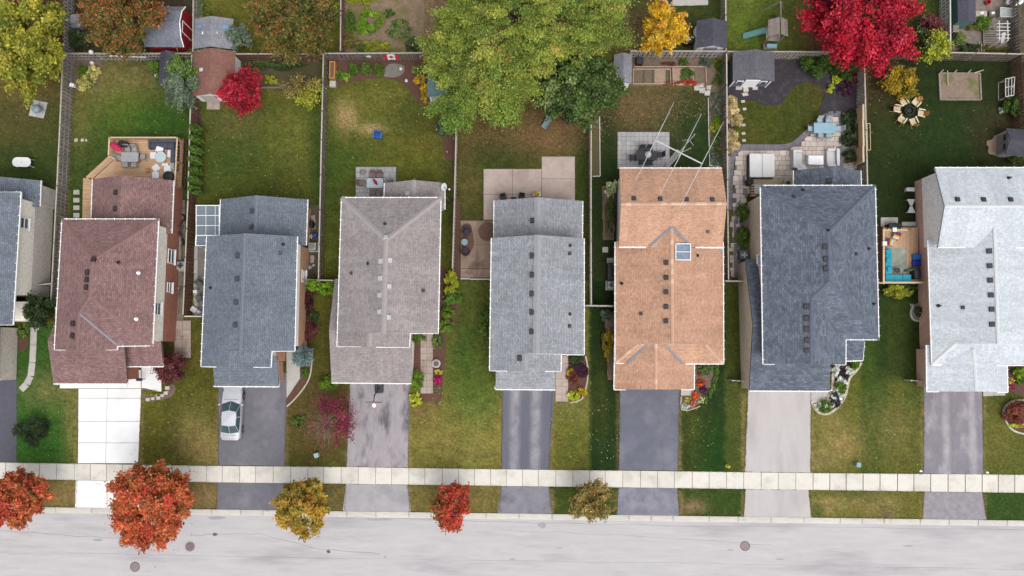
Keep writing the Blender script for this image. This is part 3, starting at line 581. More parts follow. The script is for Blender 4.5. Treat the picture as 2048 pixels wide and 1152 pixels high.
h.gutter([BL, TL]); h.gutter([TR, BRc, C1, C2, (507, 734.5, E)]); h.gutter([BL, (432, 734, E)]); h.gutter([(429, 773, 2.8), (557.7, 773.8, 2.8), (555, 720, 2.8)]); h.gutter([(615.6, 399, 2.8), (612.4, 491, 2.8)]); h.gutter([(441, 398.7, 2.8), (438.7, 471, 2.8)])
h.cap(AP, RSm); h.cap(FT, FE); h.cap((512.6, 390.7, 4.8), (511, 475, 4.8))
h.vents([(475.5, 511.5), (474.5, 558), (472.5, 604.5), (471, 649.5), (504.5, 422), (503, 453.5)], 'slate'); h.pipes([(566, 489), (422, 576)]); h.vents([(561, 506)], 'slate', .26)
h.garage_door((445, 770, 0), (545, 770, 0))
# sunroom glass roof of the slate house
M_sun = mat('sunroom_glass', C(132, 144, 154), C(118, 130, 142), scale=.6, rough=.5, spec=.25)
sr = MB(); fr = MB()
us_ = [392.5, 412, 430.5, 438.5]; vs_ = [411, 431, 451, 471]
zz = lambda u: 2.35+(u-392)/46*.35
for i in range(3):
    for j in range(3):
        MB().poly([G(us_[i], vs_[j], zz(us_[i])), G(us_[i], vs_[j+1], zz(us_[i])), G(us_[i+1], vs_[j+1], zz(us_[i+1])), G(us_[i+1], vs_[j], zz(us_[i+1]))]).build('roof_pane', M_sun, h.o)
MB().poly([G(392, 471.5, 2.35), G(391.5, 491, 2.3), G(410, 491, 2.5), G(410.5, 471.5, 2.5)]).build('roof_pane', M_sun, h.o)
for v in vs_+[491]: fr.bar(G(us_[0], v, 2.38), G(us_[-1] if v < 480 else 410, v, 2.73), .07 if v in (411, 471, 491) else .05, .06)
for u in us_: fr.bar(G(u, 411, zz(u)+.03), G(u, 471, zz(u)+.03), .03 if u in us_[1:3] else .06, .06)
fr.bar(G(392.5, 471, 2.38), G(391.5, 491, 2.33), .1, .06)
for v in (411, 441, 471, 491): fr.box(G(392.5, v, 2.3).xy.to_3d(), .1, .1, 2.32)
fr.build('sunroom_frame', M_trim, h.o)
# ---- taupe house
h = House('two-storey house with taupe shingle roof, pale box vents and a hipped rear', 'house', 775, 580, 'taupe'); z1 = E+1.9; zf = E+1.37
TL, TR, BRc, C1, C2, BL, RN, RSm, FT, FE = (683, 395, E), (882, 395, E), (876.4, 666.7, E), (820.5, 666.7, E), (819, 694.6, E), (674, 692.6, E), (772, 480, z1), (767, 666, z1), (740, 666, zf), (738, 693.5, zf)
h.roof('main_roof', [(TL, TR, RN), (TL, RN, RSm, FT, FE, BL), (TR, BRc, RSm, RN), (FT, C1, C2, FE)], gables=[(RSm, FT, C1, BRc)])
h.roof('rear_roof', [((769, 366, 2.8), (827.7, 359.8, 3.9), (827, 425, 3.9), (768, 425, 2.8)), ((827.7, 359.8, 3.9), (890, 366, 2.8), (889.8, 419, 2.8), (827, 419, 3.9))])
A, B, P, Q, NL, NR = mirror_gable((658, 660, 4.35), (822, 660, 4.35), (663, 765, 2.8), (823, 766.5, 2.8))
h.roof('garage_roof', [(A, B, Q, P), (A, B, NR, NL)])
w1 = h.wall([TL, TR, BRc, C1, C2, BL], 0, 2.8, BK['pale'], .4, 'brick_wall'); h.wall([TL, TR, BRc, C1, C2, BL], 2.8, E-.05, SD['cream'], .402, 'siding_wall')
h.wall([(769, 366, 2.8), (890, 366, 2.8), (889.8, 419, 2.8), (768, 425, 2.8)], 0, 2.7, BK['pale'], .35, 'brick_wall')
h.wall([(663, 765, 2.8), (823, 766.5, 2.8), (827, 680, 2.8), (668, 560, 2.8)], 0, 2.7, SD['cream'], .25, 'siding_wall')
h.gutter([BL, TL, TR, BRc, C1, C2, (752, 694.6, E)]); h.gutter([BL, (722, 693, E)]); h.gutter([(663, 766, 2.8), (823, 767.5, 2.8)]); h.gutter([(768.5, 366, 2.8), (768, 394, 2.8)]); h.gutter([(890, 366, 2.8), (889.8, 419, 2.8)])
for a, b in ((TL, RN), (TR, RN), (RN, RSm), (FT, FE), ((827.7, 359.8, 3.9), (827.2, 395, 3.9))): h.cap(a, b, .4)
h.vents([(772, 475.5), (762, 522), (779, 520.5), (761, 556), (777.5, 572.5), (760, 590), (760, 623), (776.5, 634)], 'light'); h.vents([(703.5, 546.5), (846.5, 581)], 'dark', .24); h.vents([(815.5, 387.5)], 'light'); h.pipes([(770, 448), (736, 527)])
h.garage_door((690, 762, 0), (805, 762, 0))
dish = h.at(886, 372)[0]
# ---- grey house
h = House('two-storey house with mid grey shingle roof and black-banded driveway', 'house', 1075, 600, 'grey'); z1 = E+1.75; zf = E+1.3
TL, AP, TR, BRc, C1, C2, BL, RSm, FT, FE = (982.7, 475.8, E), (1075.7, 469.8, z1), (1168.4, 476.6, E), (1168.4, 709.4, E), (1122.8, 709.4, E), (1122, 742.6, E), (979, 741.4, E), (1072.5, 707, z1), (1050, 707, zf), (1050, 741.5, zf)
h.roof('main_roof', [(TL, AP, RSm, FT, FE, BL), (AP, TR, BRc, RSm), (FT, C1, C2, FE)], gables=[(RSm, FT, C1, BRc)])
h.roof('rear_roof', [((988, 401, 2.8), (1075.7, 394.7, 4.5), (1075, 482, 4.5), (987, 482, 2.8)), ((1075.7, 394.7, 4.5), (1165.6, 402, 2.8), (1164.8, 482, 2.8), (1075, 482, 4.5))])
h.roof('garage_roof', [((991.5, 778.5, 2.8), (1110.5, 779.3, 2.8), (1110.5, 728, 4.1), (991.5, 728, 4.1))])
h.wall([TL, TR, BRc, C1, C2, BL], 0, 2.8, BK['pale'], .4, 'brick_wall'); h.wall([TL, TR, BRc, C1, C2, BL], 2.8, E-.05, SD['grey'], .402, 'siding_wall')
h.wall([(988, 401, 2.8), (1165.6, 402, 2.8), (1164.8, 482, 2.8), (987, 482, 2.8)], 0, 2.7, BK['pale'], .4, 'brick_wall')
h.wall([(991.5, 778.5, 2.8), (1110.5, 779.3, 2.8), (1110.5, 735, 2.8), (991.5, 735, 2.8)], 0, 2.7, BK['pale'], .35, 'brick_wall')
h.gutter([(1013, 744, E), (1013, 741.8, E), BL, TL]); h.gutter([TR, BRc, C1, C2, (1090, 742.6, E)]); h.gutter([(991.5, 779, 2.8), (1110.5, 780, 2.8)]); h.gutter([(1165.6, 402, 2.8), (1165, 476, 2.8)]); h.gutter([(988, 401, 2.8), (987.5, 475, 2.8)])
h.cap(AP, RSm, .62); h.cap(FT, FE, .5); h.cap((1075.7, 394.7, 4.5), (1075.2, 475, 4.5), .62)
h.vents([(1065, 511), (1065, 549.5), (1064.5, 587.5), (1064.5, 624.5), (1064, 663), (1040, 716), (1065.5, 441)], 'dark', .38); h.pipes([(1140, 491), (1139.5, 628)]); h.vents([(1139.5, 507), (1139, 652)], 'dark', .24)
h.garage_door((1002, 775, 0), (1104, 775, 0))
# ---- orange house and white house: the same side-split model
def split_level(label, key, upx, vpx, rear, Er, zr, main, Em, zm, skirt, zs, gar, Eg, zg, brick, sid, base_sid=None):
    h = House(label, 'house', upx, vpx, key)
    (n1, n2, r1, r2, s1, s2) = [(*q, z) for q, z in zip(rear, (Er, Er, zr, zr, Er, Er))]
    h.roof('rear_roof', [(n1, n2, r2, r1), (r1, r2, s2, s1)])
    (ml, mlb, mr, mrb, t0, t1) = [(*q, z) for q, z in zip(main, (Em, Em, Em, Em, zm, zm))]
    k1, k2 = [(*q, zs) for q in skirt]
    h.roof('main_roof', [(ml, t0, t1, k1, mlb), (mr, mrb, k2, t1, t0), (k1, k2, mrb, mlb)], gables=[(k1, t1, k2)], gm=sid)
    (gl, glt, gr, grt, g0, g1) = [(*q, z) for q, z in zip(gar, (Eg, Eg, Eg, Eg, zg, zg))]
    h.roof('garage_roof', [(gl, g1, g0, glt), (g1, gr, grt, g0)])
    h.wall([n1, n2, s2, s1], 0, 1.3, brick, .36, 'brick_wall'); h.wall([n1, n2, s2, s1], 1.3, Er-.05, sid, .34, 'siding_wall')
    A, B, D = G(*n1), G(*s1), G(*r1); wx = inset([G(*q) for q in (n1, n2, s2, s1)], .34)
    MB().poly([wx[0].xy.to_3d()+Vector((0, 0, Er-.06)), wx[3].xy.to_3d()+Vector((0, 0, Er-.06)), ((wx[0]+wx[3])/2).xy.to_3d()+Vector((0, 0, zr-.3))], [(0, Er), (7, Er), (3.5, zr)]).build('gable_wall', sid, h.o)
    h.wall([ml, mr, mrb, mlb], 0, Em-.1, brick, .4, 'brick_wall'); h.wall([glt, grt, gr, gl], 0, Eg-.1, brick, .35, 'brick_wall')
    h.gutter([n1, n2]); h.cap(r1, r2); h.cap(t0, t1); h.cap(g0, g1); h.cap(k1, mlb); h.cap(k2, mrb)
    h.gutter([ml, mlb]); h.gutter([mr, mrb]); h.gutter([glt, gl]); h.gutter([gr, grt])
    return h
h = split_level('sprawling house with orange-tan shingle roof, solar panel and antenna tower behind', 'orange', 1340, 580,
    ((1238.8, 336), (1443.8, 336), (1241.9, 408), (1453.5, 407), (1237.9, 494), (1445.5, 495)), 4.3, 5.6,
    ((1230, 484), (1230, 727), (1446.7, 484), (1447.5, 728), (1343.5, 440), (1345.5, 688)), 2.9, 4.9, ((1276, 688), (1412, 689)), 3.6,
    ((1228, 779), (1229, 690), (1388.4, 778.5), (1389.6, 690), (1312, 686), (1312, 779)), 2.5, 3.8, BK['pale'], SD['white'])
h.gutter([(1237.9, 494, 4.3), (1292, 494.3, 4.3)], .14); h.gutter([(1391, 494.6, 4.3), (1445.5, 495, 4.3)], .14); h.gutter([(1230, 727, 2.9), (1247, 727, 2.9)]); h.gutter([(1372, 728, 2.9), (1447.5, 728, 2.9)]); h.gutter([(1228, 779.5, 2.5), (1251, 779.5, 2.5)]); h.gutter([(1362, 779, 2.5), (1388, 779, 2.5)])
h.valley((1343, 454, 4.95), (1298, 493, 4.36)); h.valley((1346, 454, 4.95), (1383, 494, 4.36)); h.valley((1294, 688, 3.6), (1254, 726.6, 2.98)); h.valley((1330, 688, 3.6), (1364.5, 727, 2.98))
h.vents([(1267.6, 397), (1320.5, 397.7), (1373, 398.6), (1424.6, 399), (1332, 525), (1332, 555), (1332, 583.7), (1332, 613), (1332, 641.7)], 'dark', .32); h.pipes([(1243.5, 567), (1395, 511)]); h.vents([(1282, 627.5), (1415.6, 463.6)], 'dark', .22)
orange = h
# ---- blue-grey house
h = House('two-storey house with mottled blue-grey shingle roof and pale brick side wall', 'house', 1640, 580, 'blue'); z1 = E+2.1; zf = E+1.5
TL, TR, BRc, C1, C2, BL, RN, RS, FT, FE = (1520.6, 370.8, E), (1750.7, 370.8, E), (1758, 679.5, E), (1692, 679.5, E), (1691.6, 729.4, E), (1526, 728, E), (1657, 464, z1), (1660, 562, z1), (1624, 596, zf), (1622, 728, zf)
h.roof('main_roof', [(TL, TR, RN), (TL, RN, RS, FT, FE, BL), (TR, BRc, RS, RN), (RS, BRc, C1, FT), (FT, C1, C2, FE)])
h.roof('rear_roof', [((1587, 341, 2.8), (1666, 332.5, 4.4), (1666, 385, 4.4), (1587, 385, 2.8)), ((1666, 332.5, 4.4), (1722, 341.6, 2.8), (1722.7, 385, 2.8), (1666, 385, 4.4))])
A, B, P, Q, NL, NR = mirror_gable((1506, 648, 4.4), (1662, 648, 4.4), (1498.7, 781.3, 2.8), (1659.6, 782, 2.8))
h.roof('garage_roof', [(A, B, Q, P), (A, B, NR, NL)])
h.roof('porch_roof', [((1688, 676, 3.3), (1729.5, 680.6, 3.3), (1725.5, 721, 2.7), (1690, 722, 2.7))])
wb_ = h.wall([TL, TR, BRc, C1, C2, BL], 0, 4.4, BK['beige'], .5, 'brick_wall'); h.wall([TL, TR, BRc, C1, C2, BL], 4.4, E-.05, SD['grey'], .48, 'siding_wall')
h.wall([(1587, 341, 2.8), (1722, 341.6, 2.8), (1722.7, 385, 2.8), (1587, 385, 2.8)], 0, 2.7, BK['beige'], .4, 'brick_wall')
gp = inset([P, Q, NR, NL], .12)
MB().prism(gp, 0, 2.7, True).build('brick_wall', BK['beige'], h.o)
MB().poly([gp[0].xy.to_3d()+Vector((0, 0, 2.7)), gp[3].xy.to_3d()+Vector((0, 0, 2.7)), A.xy.to_3d()+Vector((.12, 0, 4.2))], [(0, 2.7), (11, 2.7), (5.5, 4.2)]).build('gable_wall', BK['beige'], h.o)
h.window(wb_, 5, .6, .9, 3.0, 4.1)
h.gutter([BL, TL, TR, BRc, C1, C2, (1669, 729.4, E)]); h.gutter([BL, (1549, 728.4, E)]); h.gutter([(1498.7, 782, 2.8), (1659.6, 782.8, 2.8)]); h.gutter([(1691, 722.5, 2.7), (1725.5, 721.6, 2.7), (1729, 683, 2.7)]); h.gutter([(1587, 341, 2.8), (1587, 370, 2.8)]); h.gutter([(1722, 341.6, 2.8), (1722.7, 370, 2.8)])
for a, b in ((TL, RN), (TR, RN), (RN, RS), (RS, BRc), (RS, FT), (FT, FE)): h.cap(a, b, .26)
h.vents([(1651, 493.5), (1652, 518), (1652, 537), (1612.7, 613), (1612.7, 636), (1613.4, 658), (1614, 680), (1614, 701), (1658, 361.5)], 'dark', .38); h.pipes([(1656, 461.5), (1606, 381), (1736.5, 497.5), (1746.5, 608)]); h.vents([(1588, 393.6), (1712, 508)], 'dark', .22)
h.garage_door((1510, 778, 0), (1645, 778, 0))
blueh = h
# ---- white house
h = split_level('house with white-silver shingle roof and pink brick wall beside the turquoise deck', 'white', 1980, 580,
    ((1870, 335), (2110, 335), (1889.6, 412), (2135, 412), (1876, 495), (2112, 495)), 4.2, 5.5,
    ((1855.5, 480), (1863.6, 729.4), (2130, 480), (2140, 729.4), (1989, 445), (1997, 687.5)), 2.7, 4.85, ((1911.5, 687), (2088, 687.5)), 3.45,
    ((1853.6, 783), (1852.4, 690), (2016, 784.5), (2013.5, 690), (1947.5, 697), (1953.5, 783)), 2.4, 3.35, BK['pink'], SD['grey'])
h.gutter([(1876, 495, 4.2), (1931, 495, 4.2)]); h.gutter([(2021, 495.6, 4.2), (2060, 495.6, 4.2)]); h.gutter([(1863.6, 730, 2.7), (1915, 730, 2.7)]); h.gutter([(1977, 731, 2.7), (2060, 731, 2.7)]); h.gutter([(1853.6, 783.5, 2.4), (1878, 783.5, 2.4)]); h.gutter([(1994, 784.8, 2.4), (2016, 785, 2.4)])
h.vents([(1914.7, 398.7), (1967, 399), (2021, 399), (1978.5, 502), (1979.5, 531.5), (1980.5, 560.5), (1982, 590), (1983.5, 618.5), (1984, 648.5)], 'dark', .34); h.pipes([(2017, 356), (1877, 611.5)]); h.vents([(1926, 615)], 'dark', .24)
whiteh = h
# ---- house cut by the frame
h = House('house with slate blue roof, cream siding and pale brick wall, cut by the frame edge', 'house', -60, 520, 'slate')
h.roof('main_roof', [((42, 384.7, E), (26, 649.5, E), (-92, 649.5, E+2), (-85, 384.7, E+2)), ((-85, 384.7, E+2), (-92, 649.5, E+2), (-200, 649, E), (-190, 384, E))])
h.roof('rear_roof', [((-12, 352, 4.6), (82, 360.8, 2.8), (80, 413, 2.8), (-14, 413, 4.6)), ((-12, 352, 4.6), (-14, 413, 4.6), (-108, 413, 2.8), (-106, 361, 2.8))])
h.roof('garage_roof', [((-2, 652, 3.4), (-6, 764, 2.8), (-150, 764, 2.8), (-150, 652, 3.4))])
h.wall([(42, 384.7, E), (32, 596, E), (-190, 596, E), (-190, 384, E)], 0, 2.7, BK['pale'], .4, 'brick_wall'); hw = h.wall([(42, 384.7, E), (32, 596, E), (-190, 596, E), (-190, 384, E)], 2.7, E-.05, SD['cream'], .402, 'siding_wall')
h.wall([(82, 360.8, 2.8), (80, 413, 2.8), (-108, 413, 2.8), (-106, 361, 2.8)], 0, 2.7, BK['pale'], .3, 'brick_wall')
h.wall([(-2, 652, 2.8), (-6, 764, 2.8), (-150, 764, 2.8), (-150, 652, 2.8)], 0, 2.7, BK['pale'], .1, 'brick_wall')
h.wall([(30, 590, E), (18, 649, E), (-150, 649, E), (-150, 590, E)], 0, 2.7, SD['cream'], .4, 'siding_wall')
h.window(hw, 0, .25, .9, 3.6, 4.7)
h.gutter([(42, 384.7, E), (26, 649.5, E), (-90, 649.5, E)]); h.gutter([(-60, 384, E), (42, 384.2, E)]); h.gutter([(82, 360.8, 2.8), (80, 413, 2.8)])
# ================================================================== trees and plants
M_leaf = leafmat(); M_bark = mat('bark', C(120, 104, 92), C(88, 76, 66), scale=6, bump=.5); M_bark2 = mat('bark_pale', C(168, 146, 132), C(130, 110, 98), scale=6, bump=.4)
PAL = dict(
 yelgreen=[((174, 170, 52), 4), ((146, 152, 50), 3), ((110, 122, 44), 2), ((196, 182, 70), 1.5)],
 rust=[((176, 108, 50), 3), ((150, 96, 48), 2.5), ((112, 104, 46), 2), ((196, 130, 86), 1.5), ((80, 86, 38), 1.5)],
 olive=[((120, 112, 46), 3), ((94, 100, 42), 3), ((146, 120, 56), 2), ((166, 92, 50), 1), ((72, 86, 38), 2)],
 locust=[((153, 168, 66), 4), ((130, 153, 60), 3.4), ((182, 182, 82), 2), ((102, 128, 50), 3), ((194, 176, 84), .5)],
 darkgreen=[((92, 116, 52), 3), ((72, 96, 42), 3), ((132, 148, 86), 1.4), ((58, 78, 34), 2)],
 yellow=[((240, 192, 36), 4), ((234, 178, 40), 3), ((244, 204, 70), 2), ((236, 140, 70), .8)],
 red=[((206, 28, 56), 4), ((184, 18, 44), 3), ((222, 60, 84), 1.5), ((140, 16, 32), 1.5)],
 crimson=[((196, 36, 60), 4), ((172, 22, 44), 3), ((214, 72, 92), 1.3), ((130, 18, 34), 1.5)],
 orange=[((208, 106, 60), 4), ((218, 128, 82), 2.5), ((186, 80, 48), 3), ((208, 72, 60), 1.4), ((152, 106, 58), 1.4)],
 redor=[((214, 74, 54), 4), ((200, 60, 60), 2), ((222, 104, 72), 1.5), ((150, 92, 50), 1.5)],
 gold=[((190, 148, 48), 3), ((170, 140, 58), 3), ((150, 142, 62), 2), ((206, 168, 60), 2), ((196, 130, 58), 1), ((112, 112, 48), 1)],
 tan=[((162, 142, 76), 3), ((140, 124, 62), 3), ((180, 158, 96), 1.5), ((116, 108, 52), 1.5), ((170, 120, 62), .8)],
 pink=[((172, 64, 92), 3), ((150, 56, 76), 3), ((190, 84, 108), 1.4), ((120, 48, 60), 1.5)],
 burgundy=[((110, 54, 56), 3), ((90, 44, 48), 3), ((134, 70, 68), 1.2)],
 bush=[((112, 146, 52), 3), ((88, 124, 42), 3), ((136, 166, 66), 1.2)], bright=[((124, 164, 36), 3), ((104, 146, 30), 3), ((150, 184, 56), 1)],
 box=[((92, 124, 40), 3), ((76, 108, 32), 3), ((116, 142, 56), 1)], cedar=[((78, 102, 34), 3), ((64, 86, 28), 3), ((98, 118, 44), 1.2)],
 sage=[((128, 146, 118), 3), ((104, 124, 98), 3), ((152, 168, 142), 1)], spruce=[((128, 156, 156), 3), ((108, 136, 138), 3), ((156, 180, 178), 1)],
 dkshrub=[((62, 84, 42), 3), ((48, 68, 34), 3), ((86, 106, 56), 1)], lime=[((196, 200, 50), 3), ((172, 184, 44), 3), ((212, 214, 84), 1)], goldbush=[((206, 168, 36), 3), ((186, 156, 34), 2.5), ((150, 142, 44), 2)],
 plum=[((96, 52, 78), 3), ((78, 44, 64), 3), ((120, 72, 96), 1)], black=[((62, 54, 64), 3), ((50, 44, 54), 3), ((80, 70, 80), 1)], wht=[((236, 238, 232), 4), ((206, 214, 196), 1.5), ((110, 132, 84), 1.2)],
 pampas=[((214, 192, 146), 3), ((190, 166, 116), 3), ((150, 140, 84), 1)], magenta=[((196, 30, 110), 3), ((176, 24, 96), 2)], orangefl=[((232, 96, 44), 4), ((214, 70, 36), 2), ((240, 150, 70), 1)], redfl=[((204, 44, 44), 3), ((176, 32, 40), 1), ((90, 110, 50), 1.5)], salmon=[((222, 130, 98), 3), ((206, 108, 82), 2)],
 hosta=[((206, 196, 116), 3), ((176, 172, 92), 2), ((112, 124, 56), 1.5)], cream=[((226, 226, 176), 3), ((196, 204, 140), 2), ((100, 130, 60), 2)], silver=[((196, 206, 196), 3), ((170, 184, 172), 2)], yelfl=[((232, 204, 80), 3), ((216, 180, 60), 2), ((120, 126, 60), 1.5)],
 rustshrub=[((168, 86, 70), 3), ((142, 72, 60), 2), ((120, 96, 56), 1)], mixgarden=[((96, 124, 62), 3), ((76, 102, 50), 2), ((132, 146, 70), 1.5), ((150, 126, 90), .7)])
def foliage(name, parent, cen, rad, pal, n, leaf, seed, clumps=60, cr=.26, fill=.55, up=.5, bare=None, reach=.75, cone=False, k=1.35, trans=None, tint2=None, aspect=1.6, ripple=.16):
    """leaf faces gathered in clumps through an uneven crown"""
    rs = np.random.RandomState(seed); pal = PAL[pal]; cols = np.array([s2l(c)*k for c, w in pal]); wt = np.array([w for c, w in pal]); wt = wt/wt.sum()
    # clump centres: a lumpy ellipsoid, denser toward the outside and the top
    d = rs.normal(size=(clumps*3, 3)); d /= np.linalg.norm(d, axis=1)[:, None]; d = d[d[:, 2] > -up][:clumps]; K = len(d)
    ph = rs.rand(6)*6.28; az = np.arctan2(d[:, 1], d[:, 0])
    lump = 1+ripple*(np.sin(3*az+ph[0])*.6+np.sin(5*az+ph[1])*.5+np.sin(8*az+ph[2]+d[:, 2]*4)*.4)
    rr = (fill+(1-fill)*rs.rand(K)**.6)*lump*(1-cr*.28)
    if cone:
        t = rs.rand(K)**1.3; a = rs.rand(K)*6.28; cc = np.stack([np.cos(a)*(1-t)*.8, np.sin(a)*(1-t)*.8, t*1.9-.95], 1)
    else: cc = d*rr[:, None]
    ks = cr*(.6+.8*rs.rand(K)); w = ks**2; w /= w.sum(); idx = rs.choice(K, n, p=w)
    off = rs.normal(size=(n, 3))*.46; off[:, 2] *= .6
    dr = cc/np.maximum(np.linalg.norm(cc, axis=1), .15)[:, None]; pr_ = (off*dr[idx]).sum(1); st_ = reach*np.clip(np.linalg.norm(cc, axis=1), 0, 1)[idx]; off = off if cone else off*.82+dr[idx]*(pr_*st_)[:, None]   # twigs reach outward
    P = cc[idx]+off*ks[idx][:, None]
    P = P*np.array(rad)+np.array(cen)
    cci = rs.choice(len(cols), K, p=wt); own = rs.rand(n) < .55
    ci = np.where(own, cci[idx], rs.choice(len(cols), n, p=wt)); col = cols[ci]*(.78+.5*rs.rand(n))[:, None]*(.66+.6*rs.rand(K))[idx][:, None]
    if tint2 is not None:                       # a side of the crown that has turned another colour
        (du, dv), pal2, lo = tint2; c2 = np.array([s2l(c)*k for c, w_ in PAL[pal2]]); sidev = cc[idx][:, 0]*du+cc[idx][:, 1]*dv+rs.normal(0, .22, n)
        m = sidev > lo; col[m] = c2[rs.randint(0, len(c2), m.sum())]*(.8+.45*rs.rand(m.sum()))[:, None]
    if bare is not None:                        # side that has already dropped its leaves
        (du, dv), lo, keep_ = bare; sv = cc[idx][:, 0]*du+cc[idx][:, 1]*dv+rs.normal(0, .15, n); kp = (sv < lo) | (rs.rand(n) < keep_); P = P[kp]; col = col[kp]; n = len(P)
    # leaf quads
    nv = rs.normal(size=(n, 3)); nv[:, 2] = np.abs(nv[:, 2])+.7; nv /= np.linalg.norm(nv, axis=1)[:, None]
    tx = rs.normal(size=(n, 3)); tx -= nv*(tx*nv).sum(1)[:, None]; tx /= np.linalg.norm(tx, axis=1)[:, None]; ty = np.cross(nv, tx)
    s = leaf*(.6+.8*rs.rand(n))[:, None]
    q = np.stack([P-tx*s*aspect/2, P-ty*s/2, P+tx*s*aspect/2, P+ty*s/2], 1).reshape(-1, 3)
    off0 = np.array(ORG.get(parent.name, Vector((0, 0, 0)))) if parent else np.zeros(3); q = q-off0
    q[:, 2] = np.maximum(q[:, 2], .02-off0[2])
    me = bpy.data.meshes.new(name); me.vertices.add(4*n); me.vertices.foreach_set('co', q.astype(np.float32).ravel())
    me.loops.add(4*n); me.loops.foreach_set('vertex_index', np.arange(4*n, dtype=np.int32)); me.polygons.add(n); me.polygons.foreach_set('loop_start', np.arange(0, 4*n, 4, dtype=np.int32))
    at = me.attributes.new('tint', 'FLOAT_COLOR', 'POINT'); at.data.foreach_set('color', np.repeat(np.concatenate([np.clip(col, 0, .85), np.ones((n, 1))], 1), 4, axis=0).astype(np.float32).ravel())
    me.update(calc_edges=True); me.materials.append(M_leaf)
    o = bpy.data.objects.new(name, me); COL.objects.link(o)
    if parent: o.parent = parent; ORG[o.name] = Vector(off0)
    return o, cc*np.array(rad)+np.array(cen)
def tree(name, label, cat, u, v, ru, rv, zc, rz, pal, n, leaf=.16, seed=1, clumps=90, cr=.24, limbs=14, trunk_r=.14, bark=None, group=None, zbase=0, **kw):
    c = G(u, v, zc); s = FPX/(CAM_H-zc)
    t = thing(name, label, cat, (c.x, c.y, zbase), group=group)
    o, cc = foliage('crown', t, (c.x, c.y, zc), (ru/s*.92, rv/s*.92, rz), pal, n, leaf, seed, clumps, cr, **kw)
    r = random.Random(seed); tr = MB(); fork = zc-rz*.75; b = Vector((c.x, c.y, zbase))
    tr.tube([b, b+Vector((.03, .02, (fork-zbase)*.5)), b+Vector((.02, .05, fork-zbase)), b+Vector((0, 0, zc-zbase))], [trunk_r*1.25, trunk_r, trunk_r*.9, trunk_r*.4], 8)
    tr.build('trunk', bark or M_bark, t)
    lm = MB()
    for q in r.sample(range(len(cc)), min(limbs, len(cc))):
        e = Vector(cc[q]); f0 = b+Vector((0, 0, fork-zbase+r.uniform(0, (zc-fork)*.9))); mid = f0.lerp(e, .5)+Vector((r.gauss(0, .1), r.gauss(0, .1), .12*(e-f0).length))
        lm.tube([f0, mid, e], [trunk_r*.4, trunk_r*.22, trunk_r*.08], 5)
    if limbs: lm.build('limbs', bark or M_bark, t)
    return t
def bush(name, label, cat, u, v, ru, rv, h, pal, n=500, leaf=.09, seed=1, clumps=26, cr=.34, group=None, z0=0, **kw):
    ru *= 1.12; rv *= 1.12; n = int(n*1.6); zc = z0+h*.5; c = G(u, v, zc); s = FPX/(CAM_H-zc)
    t = thing(name, label, cat, (c.x, c.y, z0), group=group); r = random.Random(seed)
    kw.setdefault('up', .75); kw.setdefault('fill', .5); kw.setdefault('reach', 0); cr = cr*.8
    o, cc = foliage('foliage', t, (c.x, c.y, zc), (ru/s, rv/s, h*.5), pal, n, leaf, seed, clumps, cr, **kw)
    st = MB()
    for q in range(3):
        e = Vector(cc[r.randrange(len(cc))]); b = Vector((c.x+r.gauss(0, .03), c.y+r.gauss(0, .03), z0)); st.tube([b, b.lerp(e, .5)+Vector((0, 0, .05)), e], [.025, .02, .008], 5)
    st.build('stem', M_bark, t)
    return t
# ---- large trees
tree('maple_tree', 'yellow-green maple overhanging the fence corner above the stone-mounted lamp', 'tree', 50, 92, 82, 98, 5.5, 2.6, 'yelgreen', 30000, .16, 1, 190, .15, 26, .18, ripple=.24, k=1.2)
tree('maple_tree', 'rust and green maple beside the red barn shed', 'tree', 238, 30, 86, 74, 5.0, 2.4, 'rust', 24000, .14, 2, 170, .15, 22, .16, k=1.1, tint2=((0, -1), 'olive', .1))
tree('maple_tree', 'olive-green maple with orange tints behind the brown-roofed shed', 'tree', 588, 40, 92, 80, 5.2, 2.5, 'olive', 30000, .13, 3, 180, .15, 20, .16, k=1.1, tint2=((-.6, .5), 'rust', .62))
tl = tree('honey_locust_tree', 'huge yellow-green honey locust spreading over the back fences', 'tree', 1058, 30, 212, 128, 9.0, 4.0, 'locust', 170000, .085, 4, 420, .088, 40, .34, fill=.34, ripple=.16, aspect=2.2, k=1.18)
_c = G(965, 142, 7.6); foliage('crown', tl, (_c.x, _c.y, 7.6), (5.1, 4.6, 3.2), 'locust', 86000, .085, 44, 230, .12, fill=.34, ripple=.18, aspect=2.2, k=1.14, tint2=((-.3, -.9), 'bush', .7))
tree('pear_tree', 'round dark green tree under the edge of the honey locust', 'tree', 1158, 176, 90, 68, 5.4, 2.6, 'darkgreen', 26000, .17, 5, 150, .17, 12, .16, k=1.25, ripple=.08)
tree('maple_tree', 'bright golden yellow maple beside the dark-roofed shed', 'tree', 1325, 57, 46, 46, 4.0, 2.0, 'yellow', 13000, .14, 6, 90, .2, 16, .1, k=1.05, tint2=((.7, .7), 'orange', .95))
tree('maple_tree', 'large brilliant red maple leaning over two back gardens', 'tree', 1728, 38, 114, 108, 5.5, 3.0, 'red', 40000, .17, 7, 210, .135, 24, .2, k=1.12, ripple=.2)
tree('maple_tree', 'small crimson maple beside the brown-roofed white shed', 'tree', 486, 183, 43, 45, 2.6, 1.4, 'crimson', 9500, .12, 8, 90, .19, 12, .07, k=1.1)
tree('maple_tree', 'orange-red street maple, the one cut by the frame edge', 'tree', 32, 998, 60, 58, 4.4, 2.3, 'orange', 19000, .13, 9, 160, .15, 16, .11, k=1.35, ripple=.07, reach=.3)
